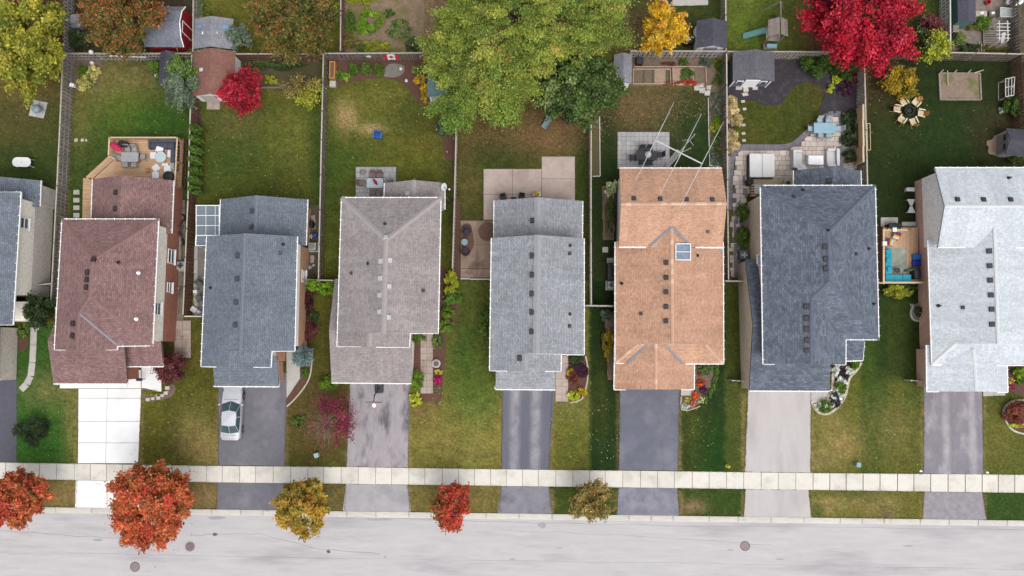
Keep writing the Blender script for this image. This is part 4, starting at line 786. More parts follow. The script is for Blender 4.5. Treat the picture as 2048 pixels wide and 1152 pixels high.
tree('maple_tree', 'full orange-red street maple beside the white concrete driveway', 'tree', 301, 1007, 79, 88, 4.8, 2.8, 'orange', 34000, .13, 10, 230, .135, 20, .14, k=1.35, ripple=.07, reach=.3, tint2=((.1, .9), 'rust', .72))
tree('maple_tree', 'golden yellow street tree beside the apron of the dark asphalt driveway', 'tree', 605, 1015, 56, 55, 3.8, 2.1, 'gold', 17000, .13, 11, 150, .15, 14, .1, k=1.25, ripple=.08, reach=.3)
tree('maple_tree', 'small scarlet street maple with green tips on the boulevard', 'tree', 903, 1012, 40, 48, 3.2, 1.9, 'redor', 9000, .12, 12, 80, .2, 16, .08, k=1.25, reach=.35, tint2=((-.8, -.2), 'rust', .4))
tree('serviceberry_tree', 'sparse tan-leaved street tree with bare twigs showing', 'tree', 1184, 1003, 46, 40, 3.0, 1.7, 'tan', 6500, .11, 13, 90, .2, 46, .07, bark=M_bark2, k=1.2)
tree('crabapple_tree', 'half-bare crabapple with pink-red leaves overhanging the worn driveway', 'tree', 652, 846, 58, 64, 2.3, 1.3, 'pink', 6500, .09, 14, 90, .22, 64, .07, bark=M_bark2, k=.95, bare=((-.75, -.45), -.08, .04))
tree('japanese_maple', 'dark burgundy japanese maple beside the brick porch', 'tree', 340, 735, 28, 30, 1.7, 1.1, 'burgundy', 6000, .09, 15, 60, .26, 10, .05, k=1.2)
tree('holly_tree', 'dark evergreen shrub tree against the cream siding', 'tree', 78, 625, 25, 30, 2.4, 1.6, 'dkshrub', 5000, .12, 16, 50, .26, 8, .06, k=1.1)
tree('lilac_bush', 'grey-green lilac leaning over the fence by the small dark shed', 'bush', 363, 166, 32, 52, 2.2, 1.4, 'sage', 8000, .11, 17, 60, .25, 12, .06, k=1.0, tint2=((.1, .9), 'bush', .3))
tree('sumac_tree', 'dark burgundy shrub tree at the top corner by the maple', 'tree', 45, 8, 60, 26, 2.6, 1.2, 'burgundy', 8000, .14, 18, 60, .25, 10, .07, k=1.3)
tree('forsythia_bush', 'yellow-green leafy tree growing over the weathered back fence', 'tree', 1862, 92, 32, 34, 2.6, 1.3, 'lime', 6500, .13, 19, 55, .26, 10, .05, k=.95, tint2=((-.9, .3), 'dkshrub', .35))
tree('serviceberry_tree', 'loose golden shrub tree beside the ring of wooden chairs', 'tree', 1802, 166, 32, 34, 1.8, 1.1, 'goldbush', 5200, .12, 20, 45, .28, 14, .05, k=1.0)
tree('burning_bush', 'dull red shrub beside the white fence', 'bush', 1862, 52, 26, 22, 1.4, .8, 'burgundy', 3500, .11, 21, 40, .28, 8, .04, k=1.4)
tree('apple_tree', 'thin olive sapling with sparse leaves by the pressed-wood edging', 'tree', 604, 182, 42, 32, 2.2, 1.2, 'tan', 2600, .1, 22, 60, .26, 30, .05, bark=M_bark2, k=.95, tint2=((.3, -.4), 'lime', .2))
tree('spruce_tree', 'clipped globe blue spruce on a stem by the slate house', 'tree', 606, 712, 20, 20, 1.7, .6, 'spruce', 3600, .09, 23, 60, .26, 8, .05, k=1.05, ripple=.05)
tree('lilac_bush', 'grey-green bush between the plastic shed and the olive maple', 'bush', 478, 78, 24, 26, 1.8, 1.0, 'sage', 3000, .11, 24, 40, .28, 8, .05, k=.95)
ORD = ('first', 'second', 'third', 'fourth', 'fifth', 'sixth', 'seventh', 'eighth')
# ---- shrubs and hedges
for i, v in enumerate((259, 280, 301, 322, 342, 362, 381)):
    b_ = bush('cedar_shrub', ORD[i]+' small upright cedar of the row along the fence, counted from the lilac', 'shrub', 393-i*.4, v, 9.5, 7.2, 2.5, 'box', 4200, .075, 40+i, 110, .24, 'row of seven cedars', fill=.75, ripple=.03, k=1.15)
for i, (u, v) in enumerate(((706, 135), (731, 134), (756, 136))):
    bush('cedar_shrub', ORD[i]+' small clipped cedar in the mulch, counted from the wooden corner planter', 'shrub', u, v, 11, 13, 1.5, 'box', 2200, .09, 50+i, 70, .22, 'three cedars under the flag', cone=True, k=1.2)
def B(label, u, v, ru, rv, h, pal, n=700, leaf=.09, seed=None, name='shrub', cat='shrub', **kw):
    return bush(name, label, cat, u, v, ru, rv, h, pal, n, leaf, seed or int(u*7+v), **kw)
B('pointed bright green cedar squeezed beside the gate of the slate house', 632, 572, 17, 11, 2.6, 'bright', 2200, .08); B('second bright green cedar, wider, beside the gate of the slate house', 655, 577, 14, 13, 2.4, 'bright', 2200, .08)
B('yellow-tipped shrub against the taupe roof edge', 902, 566, 14, 20, 1.7, 'lime', 1400, .14, k=.9); B('green leafy lower shrub touching the yellow-tipped shrub', 905, 590, 17, 16, 1.3, 'bush', 1400, .14, k=.95)
B('round light green boxwood, upper of two by the taupe house', 896, 626, 12, 12, .9, 'bright', 1500, .06, k=.85, fill=.8, ripple=.03); B('round light green boxwood, lower of two by the taupe house', 893, 653, 13, 12, .9, 'bright', 1500, .06, k=.85, fill=.8, ripple=.03)
B('clipped boxwood tucked in the corner of the taupe roof', 836, 674, 13, 11, .9, 'box', 1500, .06, fill=.8, ripple=.03); B('large round bright boxwood beside the worn driveway', 833, 761, 13, 17, 1.0, 'bright', 2200, .06, k=.95, fill=.8, ripple=.03)
B('yellow-green daylily clump at the corner of the worn driveway', 830, 799, 11, 11, .5, 'lime', 500, .12); B('dusty green perennial clump along the slab walk', 874, 683, 10, 16, .6, 'mixgarden', 700, .08)
B('round magenta mum in flower beside the slab walk', 875, 761, 8, 8, .5, 'magenta', 900, .05); B('small yellow mum beside the slab walk', 877, 744, 7, 5, .4, 'yelfl', 300, .07); B('small dark perennial below the magenta mum', 875, 776, 6, 6, .3, 'mixgarden', 240, .07)
B('lumpy evergreen shrub, upper, against the grey house', 968, 638, 9, 13, 1.2, 'box', 1300, .08); B('lumpy evergreen shrub, lower, against the grey house', 967, 658, 9, 11, 1.1, 'box', 1200, .08)
B('bright green shrub at the driveway corner of the taupe house', 656, 768, 17, 13, 1.2, 'bright', 1700, .08, k=.9); B('small green mound under the bare crabapple twigs', 597, 845, 12, 13, .6, 'bush', 800, .08, k=.8)
B('maroon barberry below the blue spruce bed', 620, 660, 12, 22, 1.2, 'burgundy', 1500, .08, k=1.3); B('dark red-brown shrub along the slate house wall', 618, 598, 11, 26, 1.3, 'burgundy', 1500, .08, k=.7); B('dark green shrub between the maroon shrubs', 622, 632, 11, 12, .9, 'dkshrub', 900, .08)
B('small bright shrub in the red mulch by the slate house', 610, 746, 8, 9, .5, 'box', 500, .08)
B('dark evergreen bush in the lawn of the cut-off house', 66, 862, 28, 27, 1.3, 'dkshrub', 4200, .08, k=.95); B('low green hedge beside the pale garage wall', 46, 662, 10, 14, .8, 'box', 700, .08)
B('dwarf purple smoke bush in the bed of the grey house', 1160, 742, 15, 13, .8, 'plum', 1400, .08, k=.95); B('bronze-leaved shrub in the bed of the grey house', 1148, 755, 12, 14, .7, 'rustshrub', 900, .08, k=.8); B('gold-leaved spirea in the bed of the grey house', 1141, 744, 8, 6, .5, 'goldbush', 400, .08)
B('yellow-green spirea at the bed tip beside the grey driveway', 1147, 791, 12, 9, .6, 'lime', 800, .08); B('amber spirea at the bed edge of the grey house', 1163, 783, 10, 9, .6, 'goldbush', 700, .08); B('dark green shrub at the top of the grey house bed', 1150, 719, 14, 10, .7, 'dkshrub', 800, .08)
B('tall amber shrub against the orange house wall', 1216, 688, 10, 28, 1.3, 'goldbush', 2200, .09, k=.9); B('grey-green shrub beside the gate of the orange house', 1213, 630, 11, 11, .9, 'sage', 700, .09, k=.6)
B('cream hydrangea in flower at the corner of the orange house', 1222, 378, 11, 15, 1.2, 'cream', 1300, .1); B('dark flowering shrub row along the orange house wall', 1221, 432, 9, 40, .9, 'mixgarden', 2000, .09, k=.6)
B('round lime green garden shrub in the upper vegetable bed', 740, 46, 23, 25, 1.0, 'bright', 2600, .1, k=1.05); B('leafy green vegetable patch beside the fence', 698, 44, 11, 24, .6, 'bush', 1400, .12, k=.75)
B('low green vegetable plants in the upper garden', 800, 60, 22, 18, .5, 'mixgarden', 900, .12); B('yellowing plant clump along the upper fence', 745, 92, 16, 12, .7, 'lime', 900, .09, k=.75); B('olive plant clump in the fence corner', 700, 86, 16, 16, .8, 'olive', 1100, .09); B('small lime plant clump along the upper fence', 770, 93, 10, 9, .6, 'lime', 450, .09, k=.85); B('green plant clump by the fence beneath the vegetable bed', 724, 97, 10, 8, .5, 'bush', 450, .09, k=.7); B('dark spruce seedling under the locust edge', 824, 90, 15, 14, 1.0, 'dkshrub', 900, .09); B('yellow weed at the post of the upper fence', 673, 16, 7, 10, .9, 'lime', 350, .1, k=.9); B('low plants along the top of the upper garden', 720, 2, 26, 8, .5, 'lime', 700, .1, k=.7); B('small plant in bare soil of the upper garden', 776, 27, 10, 9, .4, 'bush', 350, .1, k=.7)
B('round blue-green pine beside the weathered fence', 888, 258, 15, 17, 1.4, 'sage', 2600, .08, k=.62); B('yellow shrub in the mulch beside the teal shed', 838, 158, 12, 10, .6, 'goldbush', 500, .09); B('lower yellow shrub in the mulch beside the teal shed', 850, 186, 9, 16, .6, 'goldbush', 600, .09); B('soft green grass clump in the mulch near the flag', 836, 138, 14, 9, .6, 'mixgarden', 500, .09); B('lime plant in the mulch corner by the planter box', 692, 153, 7, 8, .4, 'bright', 300, .09); B('dark green plant in the mulch corner by the planter box', 678, 152, 8, 10, .5, 'box', 350, .09)
B('leafy green strip along the dark fence behind the apple sapling', 545, 128, 56, 11, .7, 'mixgarden', 3200, .1, k=.75); B('pale yellow perennial before the wooden edging', 542, 160, 12, 9, .4, 'lime', 400, .09, k=.75)
B('variegated hosta clump, larger, in the fence corner', 172, 166, 18, 13, .5, 'hosta', 700, .16); B('variegated hosta clump, smaller, behind the grass mound', 188, 146, 12, 14, .5, 'hosta', 500, .16); B('smooth green grass mound in the fence corner', 166, 142, 11, 10, .5, 'bright', 900, .07, k=.75)
B('narrow green cedar beside the small dark shed', 309, 133, 14, 17, 1.9, 'box', 2200, .08, cone=True); B('dark yew under the rust maple by the fence', 155, 78, 26, 18, 1.2, 'dkshrub', 1800, .1)
B('green vine at the corner between the brown and red sheds', 390, 104, 18, 7, .8, 'olive', 700, .09); B('vine over the roof edge of the brown shed', 420, 101, 30, 4, .5, 'mixgarden', 500, .08, z0=1.9)
for i, (u, v, r, p, k_) in enumerate(((1450, 112, 11, 'lime', .9), (1444, 135, 10, 'bush', .7), (1440, 160, 11, 'bush', .7), (1436, 200, 13, 'sage', .85), (1432, 222, 12, 'sage', .95), (1436, 240, 9, 'bright', .8), (1430, 256, 10, 'lime', .8), (1434, 275, 11, 'bush', .7), (1431, 296, 12, 'mixgarden', .9), (1434, 318, 13, 'sage', .8), (1412, 124, 11, 'sage', .7))):
    B(('gold-tipped', 'mid-green', 'broad-leaved green', 'spiky silver-green', 'silvery', 'small bright green', 'lime yellow', 'loose green', 'mixed', 'grey-green trailing', 'blue-grey')[i]+' perennial in the bed along the fence of the orange house', u, v, r, r, .5, p, 450, .1, k=k_)
B('red geraniums along the vegetable frame', 1372, 166, 20, 6, .4, 'redfl', 700, .07); B('rust-coloured flowers along the vegetable frame', 1342, 167, 14, 5, .4, 'rustshrub', 400, .07); B('green vegetables in the raised frame', 1376, 150, 13, 16, .4, 'bush', 800, .09, k=.75); B('dark green shrub beside the white shed wall', 1247, 175, 11, 7, .5, 'bright', 450, .09, k=.7); B('pink flowers beside the vegetable frame', 1260, 148, 4, 11, .5, 'pink', 300, .07); B('green vegetables behind the raised frame', 1366, 124, 10, 7, .4, 'bush', 350, .09, k=.7)
B('wide dark rhododendron in the black mulch bed', 1632, 128, 28, 22, 1.3, 'bush', 3400, .14, k=.62); B('second dark rhododendron under the red maple', 1688, 138, 24, 20, 1.1, 'bush', 2200, .14, k=.5); B('round lime barberry, upper, in the black mulch', 1672, 159, 9, 8, .5, 'lime', 700, .07); B('round lime barberry, lower, in the black mulch', 1662, 178, 8, 8, .5, 'lime', 700, .07); B('purple barberry in the black mulch', 1692, 178, 17, 14, .7, 'plum', 1300, .08, k=.85); B('brown heather against the fence under the red maple', 1708, 158, 10, 14, .6, 'rustshrub', 700, .08, k=.6)
for i, (u, v, r) in enumerate(((1463, 205, 9), (1464, 222, 12), (1471, 240, 12), (1463, 272, 10), (1466, 290, 10))): B(ORD[i]+' tan ornamental grass clump by the curved lawn, counted from the shed', u, v, r, r, .9, 'pampas', 600, .12, seed=300+i, group='tan grasses by the curved lawn', aspect=4)
B('plum heuchera clump by the tan grasses', 1460, 256, 7, 7, .4, 'plum', 300, .08)
for i, (u, v, p) in enumerate(((1700, 232, 'dkshrub'), (1698, 255, 'dkshrub'), (1699, 280, 'dkshrub'), (1702, 312, 'dkshrub'))): B(('leafy dark shrub, topmost', 'fine dark shrub, second', 'fine dark shrub, third', 'reddish dark shrub, lowest')[i]+' in the pebble bed by the lattice fence', u, v, 14, 13, .8, p, 1000, .1, k=1.0)
B('small red-flowered plant in the pebble bed', 1704, 320, 8, 4, .3, 'redfl', 250, .06)
B('round green shrub, upper, along the blue-grey house wall', 1486, 426, 11, 15, 1.1, 'bush', 1500, .1, k=.85); B('round green shrub, lower, along the blue-grey house wall', 1486, 473, 11, 18, 1.1, 'bush', 1600, .1, k=.85)
WF = [(1671, 742, 10), (1699, 741, 9), (1682, 760, 11), (1673, 784, 9), (1680, 791, 8), (1660, 807, 10), (1640, 812, 10), (1664, 797, 8)]
for i, (u, v, r) in enumerate(WF): B(ORD[i]+' white flower clump of the curving front bed, counted from the porch roof', u, v, r, r*.85, .4, 'wht', 800, .075, seed=400+i, group='white flowers of the curving bed', k=1.5)
for i, (u, v, r) in enumerate(((1687, 749, 11), (1670, 798, 13))): B(('smaller', 'larger')[i]+' black-leaved heuchera mound in the curving front bed', u, v, r, r, .4, 'black', 1500, .08, seed=420+i, group='black mounds of the curving bed')
for i, (u, v, r) in enumerate(((1680, 775, 10), (1651, 814, 10.5), (1708, 729, 7.5))): B(('middle boxwood ball of the curving front bed, between white flowers', 'boxwood ball at the driveway tip of the curving front bed', 'smallest boxwood ball of the curving bed, beside the porch roof')[i], u, v, r, r, .8, 'bright', 2600, .06, seed=430+i, group='boxwood balls of the curving bed', ripple=.02, fill=.8, k=.8)
B('orange mum, larger, by the sealed asphalt driveway', 1391, 791, 7.5, 8, .5, 'orangefl', 800, .06); B('orange-red mum beside the garage wall', 1402, 766, 8, 6, .5, 'orangefl', 600, .06); B('salmon mum at the bed tip', 1386, 808, 5, 7, .4, 'salmon', 400, .06); B('yellow flowers at the bed tip by the sealed driveway', 1374, 799, 6, 5, .3, 'yelfl', 260, .06); B('dusty miller clump at the bed tip', 1371, 812, 8, 6, .3, 'silver', 300, .09); B('red zinnias beside the garage wall', 1400, 750, 4, 4, .5, 'redfl', 200, .06); B('purple shrub in the flower bed of the orange house', 1408, 781, 8, 9, .5, 'plum', 500, .07); B('green perennial mass at the top of the flower bed', 1410, 740, 14, 10, .6, 'mixgarden', 900, .08); B('pale pink flowers at the edge of the flower bed', 1404, 800, 7, 6, .3, 'cream', 240, .06)
hb = [(1433, 733), (1432, 750), (1428, 768), (1420, 785), (1411, 797)]
for i, (u, v) in enumerate(hb): B(ORD[i]+' low box hedge piece edging the flower bed, counted from the orange roof', u, v, 4.5, 10, .35, 'box', 500, .06, seed=440+i, group='box hedge edging the flower bed')
B('yellow-green leafy shrub below the turquoise deck, sprawling', 1795, 583, 28, 14, .9, 'lime', 1500, .13, k=.7); B('blue-green shrub behind the sprawling leafy shrub', 1800, 572, 30, 7, .8, 'dkshrub', 1000, .09); B('round dark shrub in the little white stone ring', 1840, 623, 12, 10, .7, 'dkshrub', 900, .08)
B('scarlet burning bush in the stone-ringed corner bed', 2040, 825, 26, 22, 1.2, 'rustshrub', 2600, .09, k=1.0); B('lime creeping plant in the stone-ringed corner bed', 2034, 849, 14, 6, .3, 'lime', 500, .07); B('small lime shrub beside the white garage', 2040, 745, 12, 9, .8, 'bright', 600, .09); B('yellow-flowered shrub behind the white garage', 2040, 762, 10, 6, .5, 'bush', 400, .08, k=.8)
B('loose green bush beside the weathered trellis', 2032, 215, 22, 30, 1.2, 'bush', 2400, .1, k=.55); B('dark green shrub beside the plastic shed', 2034, 308, 16, 14, 1.0, 'bush', 1400, .12, k=.55); B('pale grass tuft under the green bush', 2004, 222, 6, 6, .4, 'silver', 160, .1)
B('green climbing plants in the allotment trellis', 1966, 47, 16, 14, .9, 'bright', 900, .1, k=.75); B('leafy plant by the white fence of the allotment', 1918, 78, 14, 14, .7, 'mixgarden', 900, .1); B('dark bushy plant at the fence of the allotment', 1938, 95, 18, 9, .7, 'dkshrub', 800, .1); B('sprawling weeds in the allotment', 1990, 98, 22, 8, .5, 'olive', 800, .1); B('dark plant beside the allotment path', 1938, 50, 8, 10, .6, 'olive', 400, .1); B('weeds along the brown fence of the allotment', 2024, 70, 8, 30, .4, 'dkshrub', 900, .1)
B('pale hydrangea beneath the red maple', 1778, 97, 12, 7, .7, 'cream', 400, .1, k=.8); B('olive bush between the two upper fences', 402, 18, 9, 16, .6, 'mixgarden', 500, .1); B('vines by the upper fence post', 420, 40, 9, 12, .5, 'bush', 400, .1, k=.7)
B('brown withered plants beside the vegetable frame', 1340, 128, 14, 6, .3, 'rustshrub', 300, .08, k=.8); B('low green planting below the brick porch', 305, 787, 18, 4, .3, 'lime', 450, .07, k=.6)
# ---- fallen leaves
def litter(u, v, ru, rv, cols, n, seed, nm='fallen_leaves'):
    rs = np.random.RandomState(seed); m = MB(); vs_ = []
    q = []; cl = []
    for i in range(n):
        r = (rs.rand()**.5)*(.6+.4*rs.rand())*1.25; a = rs.rand()*6.28; p = G(u+ru*r*math.cos(a), v+rv*r*math.sin(a), .03); s = rs.uniform(.018, .045); b = rs.rand()*6.28
        for k in range(4): q.append((p.x+s*math.cos(b+k*1.57)*(1 if k % 2 else 1.4), p.y+s*math.sin(b+k*1.57)*(1 if k % 2 else 1.4), .03+rs.rand()*.02))
        cl += [tuple(np.array(s2l(cols[rs.randint(len(cols))]))*rs.uniform(.8, 1.2))+(1,)]*4
    me = bpy.data.meshes.new(nm); me.from_pydata(q, [], [(4*i, 4*i+1, 4*i+2, 4*i+3) for i in range(n)])
    at = me.attributes.new('tint', 'FLOAT_COLOR', 'POINT'); at.data.foreach_set('color', np.array(cl, dtype=np.float32).ravel()); me.materials.append(M_leaf)
    o = bpy.data.objects.new(nm, me); COL.objects.link(o); o['kind'] = 'stuff'; return o
TAN = [(150, 116, 80), (168, 138, 96), (120, 90, 64), (186, 160, 110)]; YEL = [(206, 196, 120), (222, 212, 150), (190, 176, 96)]; REDL = [(176, 50, 56), (140, 60, 52), (160, 96, 76), (196, 170, 150)]
litter(1110, 258, 110, 40, TAN, 990, 1); litter(1300, 215, 110, 40, TAN, 810, 2); litter(960, 250, 60, 40, TAN, 270, 3); litter(80, 200, 60, 40, TAN, 270, 4); litter(200, 10, 100, 60, TAN, 375, 5); litter(1660, 60, 60, 80, REDL, 405, 6); litter(1760, 160, 40, 60, REDL, 225, 7); litter(1600, 170, 80, 60, REDL, 117, 8)
litter(510, 320, 120, 110, YEL, 72, 9); litter(270, 280, 120, 120, YEL, 49, 10); litter(780, 280, 120, 120, YEL, 40, 11); litter(1210, 860, 30, 80, YEL, 40, 12); litter(1140, 860, 40, 80, YEL, 49, 13); litter(1400, 860, 40, 90, YEL, 31, 14); litter(350, 850, 80, 90, YEL, 36, 15); litter(900, 850, 80, 90, YEL, 58, 16); litter(1780, 860, 80, 90, YEL, 31, 17); litter(1880, 280, 150, 90, YEL, 40, 18); litter(650, 860, 60, 60, REDL, 157, 19); litter(300, 1010, 110, 100, REDL, 67, 20); litter(90, 860, 60, 60, YEL, 22, 21); litter(1290, 70, 40, 50, TAN, 225, 22); litter(770, 850, 60, 80, REDL, 27, 23); litter(700, 235, 16, 22, [(190, 166, 120), (206, 180, 130)], 160, 24); litter(745, 258, 15, 8, [(196, 170, 124), (212, 188, 140)], 110, 25)

# ---- ragged grass growing over the edges of paving
def fringe(lines, seed, cols, wmax=.1):
    rs = np.random.RandomState(seed); q = []; cl = []
    for px in lines:
        P = [G(u, v, .02) for u, v in px]
        for a, b in zip(P, P[1:]):
            L_ = (b-a).length; d = (b-a).normalized(); nn = Vector((-d.y, d.x, 0)); amp = .5+.5*math.sin(rs.rand()*6)
            for k in range(int(L_/.035)):
                s_ = k*.035; wob = .5+.5*math.sin(s_*1.7+seed)*math.sin(s_*.53+2*seed)
                p = a+d*(s_+rs.rand()*.03)+nn*rs.normal(0, .03); w = rs.uniform(.02, wmax)*(.35+wob); t = d*rs.uniform(-.6, .6)+nn*rs.choice((-1, 1)); t.normalize(); s2 = Vector((-t.y, t.x, 0))*.02; z = Vector((0, 0, rs.uniform(.03, .07)))
                q += [p-s2, p+t*w-s2*.3+z, p+t*w+s2*.3+z, p+s2]; c = np.array(s2l(cols[rs.randint(len(cols))]))*rs.uniform(.7, 1.3); cl += [tuple(c)+(1,)]*4
    n = len(q)//4; me = bpy.data.meshes.new('grass_fringe'); me.from_pydata(q, [], [(4*i, 4*i+1, 4*i+2, 4*i+3) for i in range(n)])
    at = me.attributes.new('tint', 'FLOAT_COLOR', 'POINT'); at.data.foreach_set('color', np.array(cl, dtype=np.float32).ravel()); me.materials.append(M_leaf)
    o = bpy.data.objects.new('grass_fringe', me); COL.objects.link(o); o['kind'] = 'stuff'
DRV = [(155, 279, 157, 283, 785, 925), (437, 569, 437, 572, 800, 931), (693, 816, 700, 818, 775, 934), (1003, 1098, 1005, 1104, 785, 938), (1238, 1356, 1240, 1358, 785, 940), (1490, 1621, 1495, 1622, 785, 944), (1847, 1967, 1848, 1965, 790, 947)]
ln = []; gaps = [(-90, 33)]
for a, b, a2, b2, v0, v1 in DRV: ln += [[(a2, v0), (a, v1)], [(b2, v0), (b, v1)], [(a-1, v1+36), (a-4, v1+86)], [(b-1, v1+36), (b+4, v1+86)]]; gaps.append((a, b))
gaps.sort(); lawns_ = [(gaps[i][1], gaps[i+1][0]) for i in range(len(gaps)-1)]+[(1967, 2130)]
for a, b in lawns_: ln += [[(x, float(walk_top(x))) for x in np.linspace(a, b, 6)], [(x, float(walk_bot(x))) for x in np.linspace(a, b, 6)], [(x, float(kerb_v(x))) for x in np.linspace(a, b, 6)]]
ln += [[(712, 396), (712, 333), (792, 333), (792, 362)], [(967, 440), (967, 338), (1083, 338), (1083, 313), (1150, 313), (1150, 400)], [(920, 440), (966, 440)], [(1235, 337), (1235, 264), (1339, 264), (1339, 337)]]
fringe(ln, 3, [(112, 108, 56), (92, 98, 44), (128, 116, 72), (76, 88, 36)])
# ================================================================== fences
M_fw = mat('fence_weathered', C(190, 182, 178), C(154, 144, 140), scale=3, objvar=.2, bump=.3)
M_fd = mat('fence_dark', C(156, 142, 134), C(122, 108, 102), scale=3, objvar=.22, bump=.3)
M_fr = mat('fence_redbrown', C(140, 98, 86), C(112, 78, 70), scale=3, objvar=.2, bump=.3)
M_fc = mat('fence_cap', C(206, 198, 186), C(184, 176, 164), scale=3)
M_fl = mat('fence_light', C(196, 186, 172), C(176, 166, 152), scale=3, objvar=.1)
M_fwhite = mat('fence_white', C(226, 224, 220), C(206, 204, 200), scale=3, objvar=.06)
M_bed = mat('soil_dark', C(74, 62, 50), C(58, 50, 40))  # dark brown soil
def fence(label, top, m, h=1.8, pitch=.165, bw=.1, cap=None, group=None, rails=(.35, 1.0, 1.55), post=2.4, side=1):
    P = [G(u, v, h) for u, v in top]; a0 = P[0]
    t = thing('fence', label, 'fence', (a0.x, a0.y, 0), group=group); ln = sum((b-a).length for a, b in zip(P, P[1:]))
    board = None; r = random.Random(int(top[0][0]*3+top[0][1])); pm = None
    for a, b in zip(P, P[1:]):
        a = a.xy.to_3d(); b = b.xy.to_3d(); d = (b-a); L_ = d.length; d.normalize(); rz = math.atan2(d.y, d.x); nrm = Vector((-d.y, d.x, 0))
        rl = MB()
        for z in rails:
            if z < h: rl.box((a+b)/2+Vector((0, 0, z)), L_, .04, .09, rz)
        rl.build('rail', m, t)
        if cap: MB().box((a+b)/2+Vector((0, 0, h+.005)), L_, .11, .035, rz).build('cap_rail', cap, t)
        n = max(1, int(L_/post))
        for k in range(n+1):
            p = a.lerp(b, k/n)
            if pm is None: pm = MB().box(ORG[t.name], .1, .1, h+.09).build('post', m, t); pm.location = p-ORG[t.name]; pm.rotation_euler = (0, 0, rz)
            else: share(pm, t, p, rz)
        n = int(L_/pitch)
        for k in range(n):
            p = a.lerp(b, (k+.5)/n)+nrm*(.04 if k % 2 else -.04)*side
            if board is None:
                board = MB().box(ORG[t.name], bw, .02, h-.05).build('board', m, t); board.location = p-ORG[t.name]; board.rotation_euler = (0, 0, rz)
            else:
                c = share(board, t, p+Vector((0, 0, .02)), rz+r.gauss(0, .02)); c.scale = (1, 1, 1+r.uniform(-.02, .01))
    return t
fence('weathered grey picket fence between the oval table lawn and the wooden deck', [(126, 110), (120, 250), (114, 372), (102, 605)], M_fw, cap=M_fc)
fence('weathered grey back fence with a white plank hung along it', [(-40, 107), (126, 108)], M_fd); fence('weathered grey back fence behind the hosta corner', [(128, 107), (383, 107)], M_fw, cap=M_fl)
fence('red-brown boundary fence with pale top rail behind the row of cedars', [(384, 108), (381, 215), (376, 400), (366, 631)], M_fr, cap=M_fc, pitch=.15, bw=.12)
fence('short gate fence with white top rail beside the slate house', [(367, 632.5), (405, 633)], M_fr, cap=M_fwhite, post=1.4)
fence('dark red-brown back fence behind the apple sapling', [(386, 108), (646, 108)], M_fr, pitch=.15, bw=.12, cap=M_fl)
fence('grey-brown boundary fence with light top rail beside the blue hose', [(647, 108), (643, 280), (640, 420), (637, 559)], M_fd, cap=M_fc)
fence('short cross gate between the slate and taupe houses', [(607, 559.5), (668, 561)], M_fd, post=1.2, cap=M_fl)
fence('dark slatted back fence carrying the red and white flag', [(649, 107), (846, 106)], M_fd, cap=M_fl, pitch=.19, bw=.1)
fence('thin grey boundary fence beside the stained patio', [(917, 110), (914, 190), (909, 400), (905, 536)], M_fw, cap=M_fc)
fence('slim pale-topped boundary fence beside the grey house', [(1184, 150), (1182.5, 240), (1182, 420), (1182.5, 609)], M_fw, cap=M_fc); fence('short gate with pale rail between the grey and orange houses', [(1171, 611), (1227, 612)], M_fw, cap=M_fc, post=1.2)
fence('grey boundary fence with pale cap beside the perennial bed of the orange house', [(1453, 107), (1454.5, 300), (1455.5, 420), (1457, 560)], M_fd, cap=M_fc, pitch=.15); fence('short gate between the orange and blue-grey houses', [(1449, 562), (1492, 562.5)], M_fd, cap=M_fl, post=1.0)
fence('grey board fence with leafy lattice between the paver patio and the chair ring', [(1729, 130), (1732, 260), (1735, 372)], M_fw, cap=M_fc, pitch=.14, bw=.12)
fence('weathered slatted back fence behind the vegetable frame', [(1262, 102), (1452, 102.5)], M_fw, pitch=.2, bw=.11, cap=M_fl); fence('weathered back fence behind the black mulch bed', [(1456, 103), (1722, 104)], M_fw, pitch=.14, bw=.12, cap=M_fl); fence('brown weathered back fence behind the sandbox', [(1726, 104), (1890, 105), (2075, 109)], M_fd, pitch=.14, bw=.125, cap=M_fl)
fence('upper grey picket fence beside the rust maple', [(126, -40), (126, 104)], M_fw); fence('upper narrow fence beside the red barn shed', [(387, -40), (386, 103)], M_fw, cap=M_fl); fence('upper boundary fence beside the vegetable plants', [(682, -40), (681, 103)], M_fr, cap=M_fc); fence('upper boundary fence between the dark shed and the play tower', [(1451, -40), (1452, 101)], M_fd, cap=M_fc)
fence('white board fence beside the allotment sheds', [(1900, -40), (1901, 100)], M_fwhite, pitch=.15, bw=.13, cap=M_fwhite); fence('low white picket fence joining the white board fence', [(1868, 65), (1898, 66)], M_fwhite, h=1.0, rails=(.25, .7)); fence('brown board fence at the far side of the allotment', [(2037, -40), (2042, 106)], M_fd, pitch=.14, bw=.13)
fence('short grey fence piece beside the pale brick wall', [(77, 570), (103, 567)], M_fw, cap=M_fl, post=1.0); fence('red-brown fence piece at the corner of the sandbox lawn', [(2045, 110), (2052, 250)], M_fr, pitch=.15)
fence('small white gate panel against the beige garage wall', [(1465, 761), (1486, 762.5)], M_fwhite, h=1.2, rails=(.3, .9), post=.9); fence('small white gate panel against the pink brick garage wall', [(1822, 761), (1846, 762.5)], M_fwhite, h=1.2, rails=(.3, .9), post=.9)
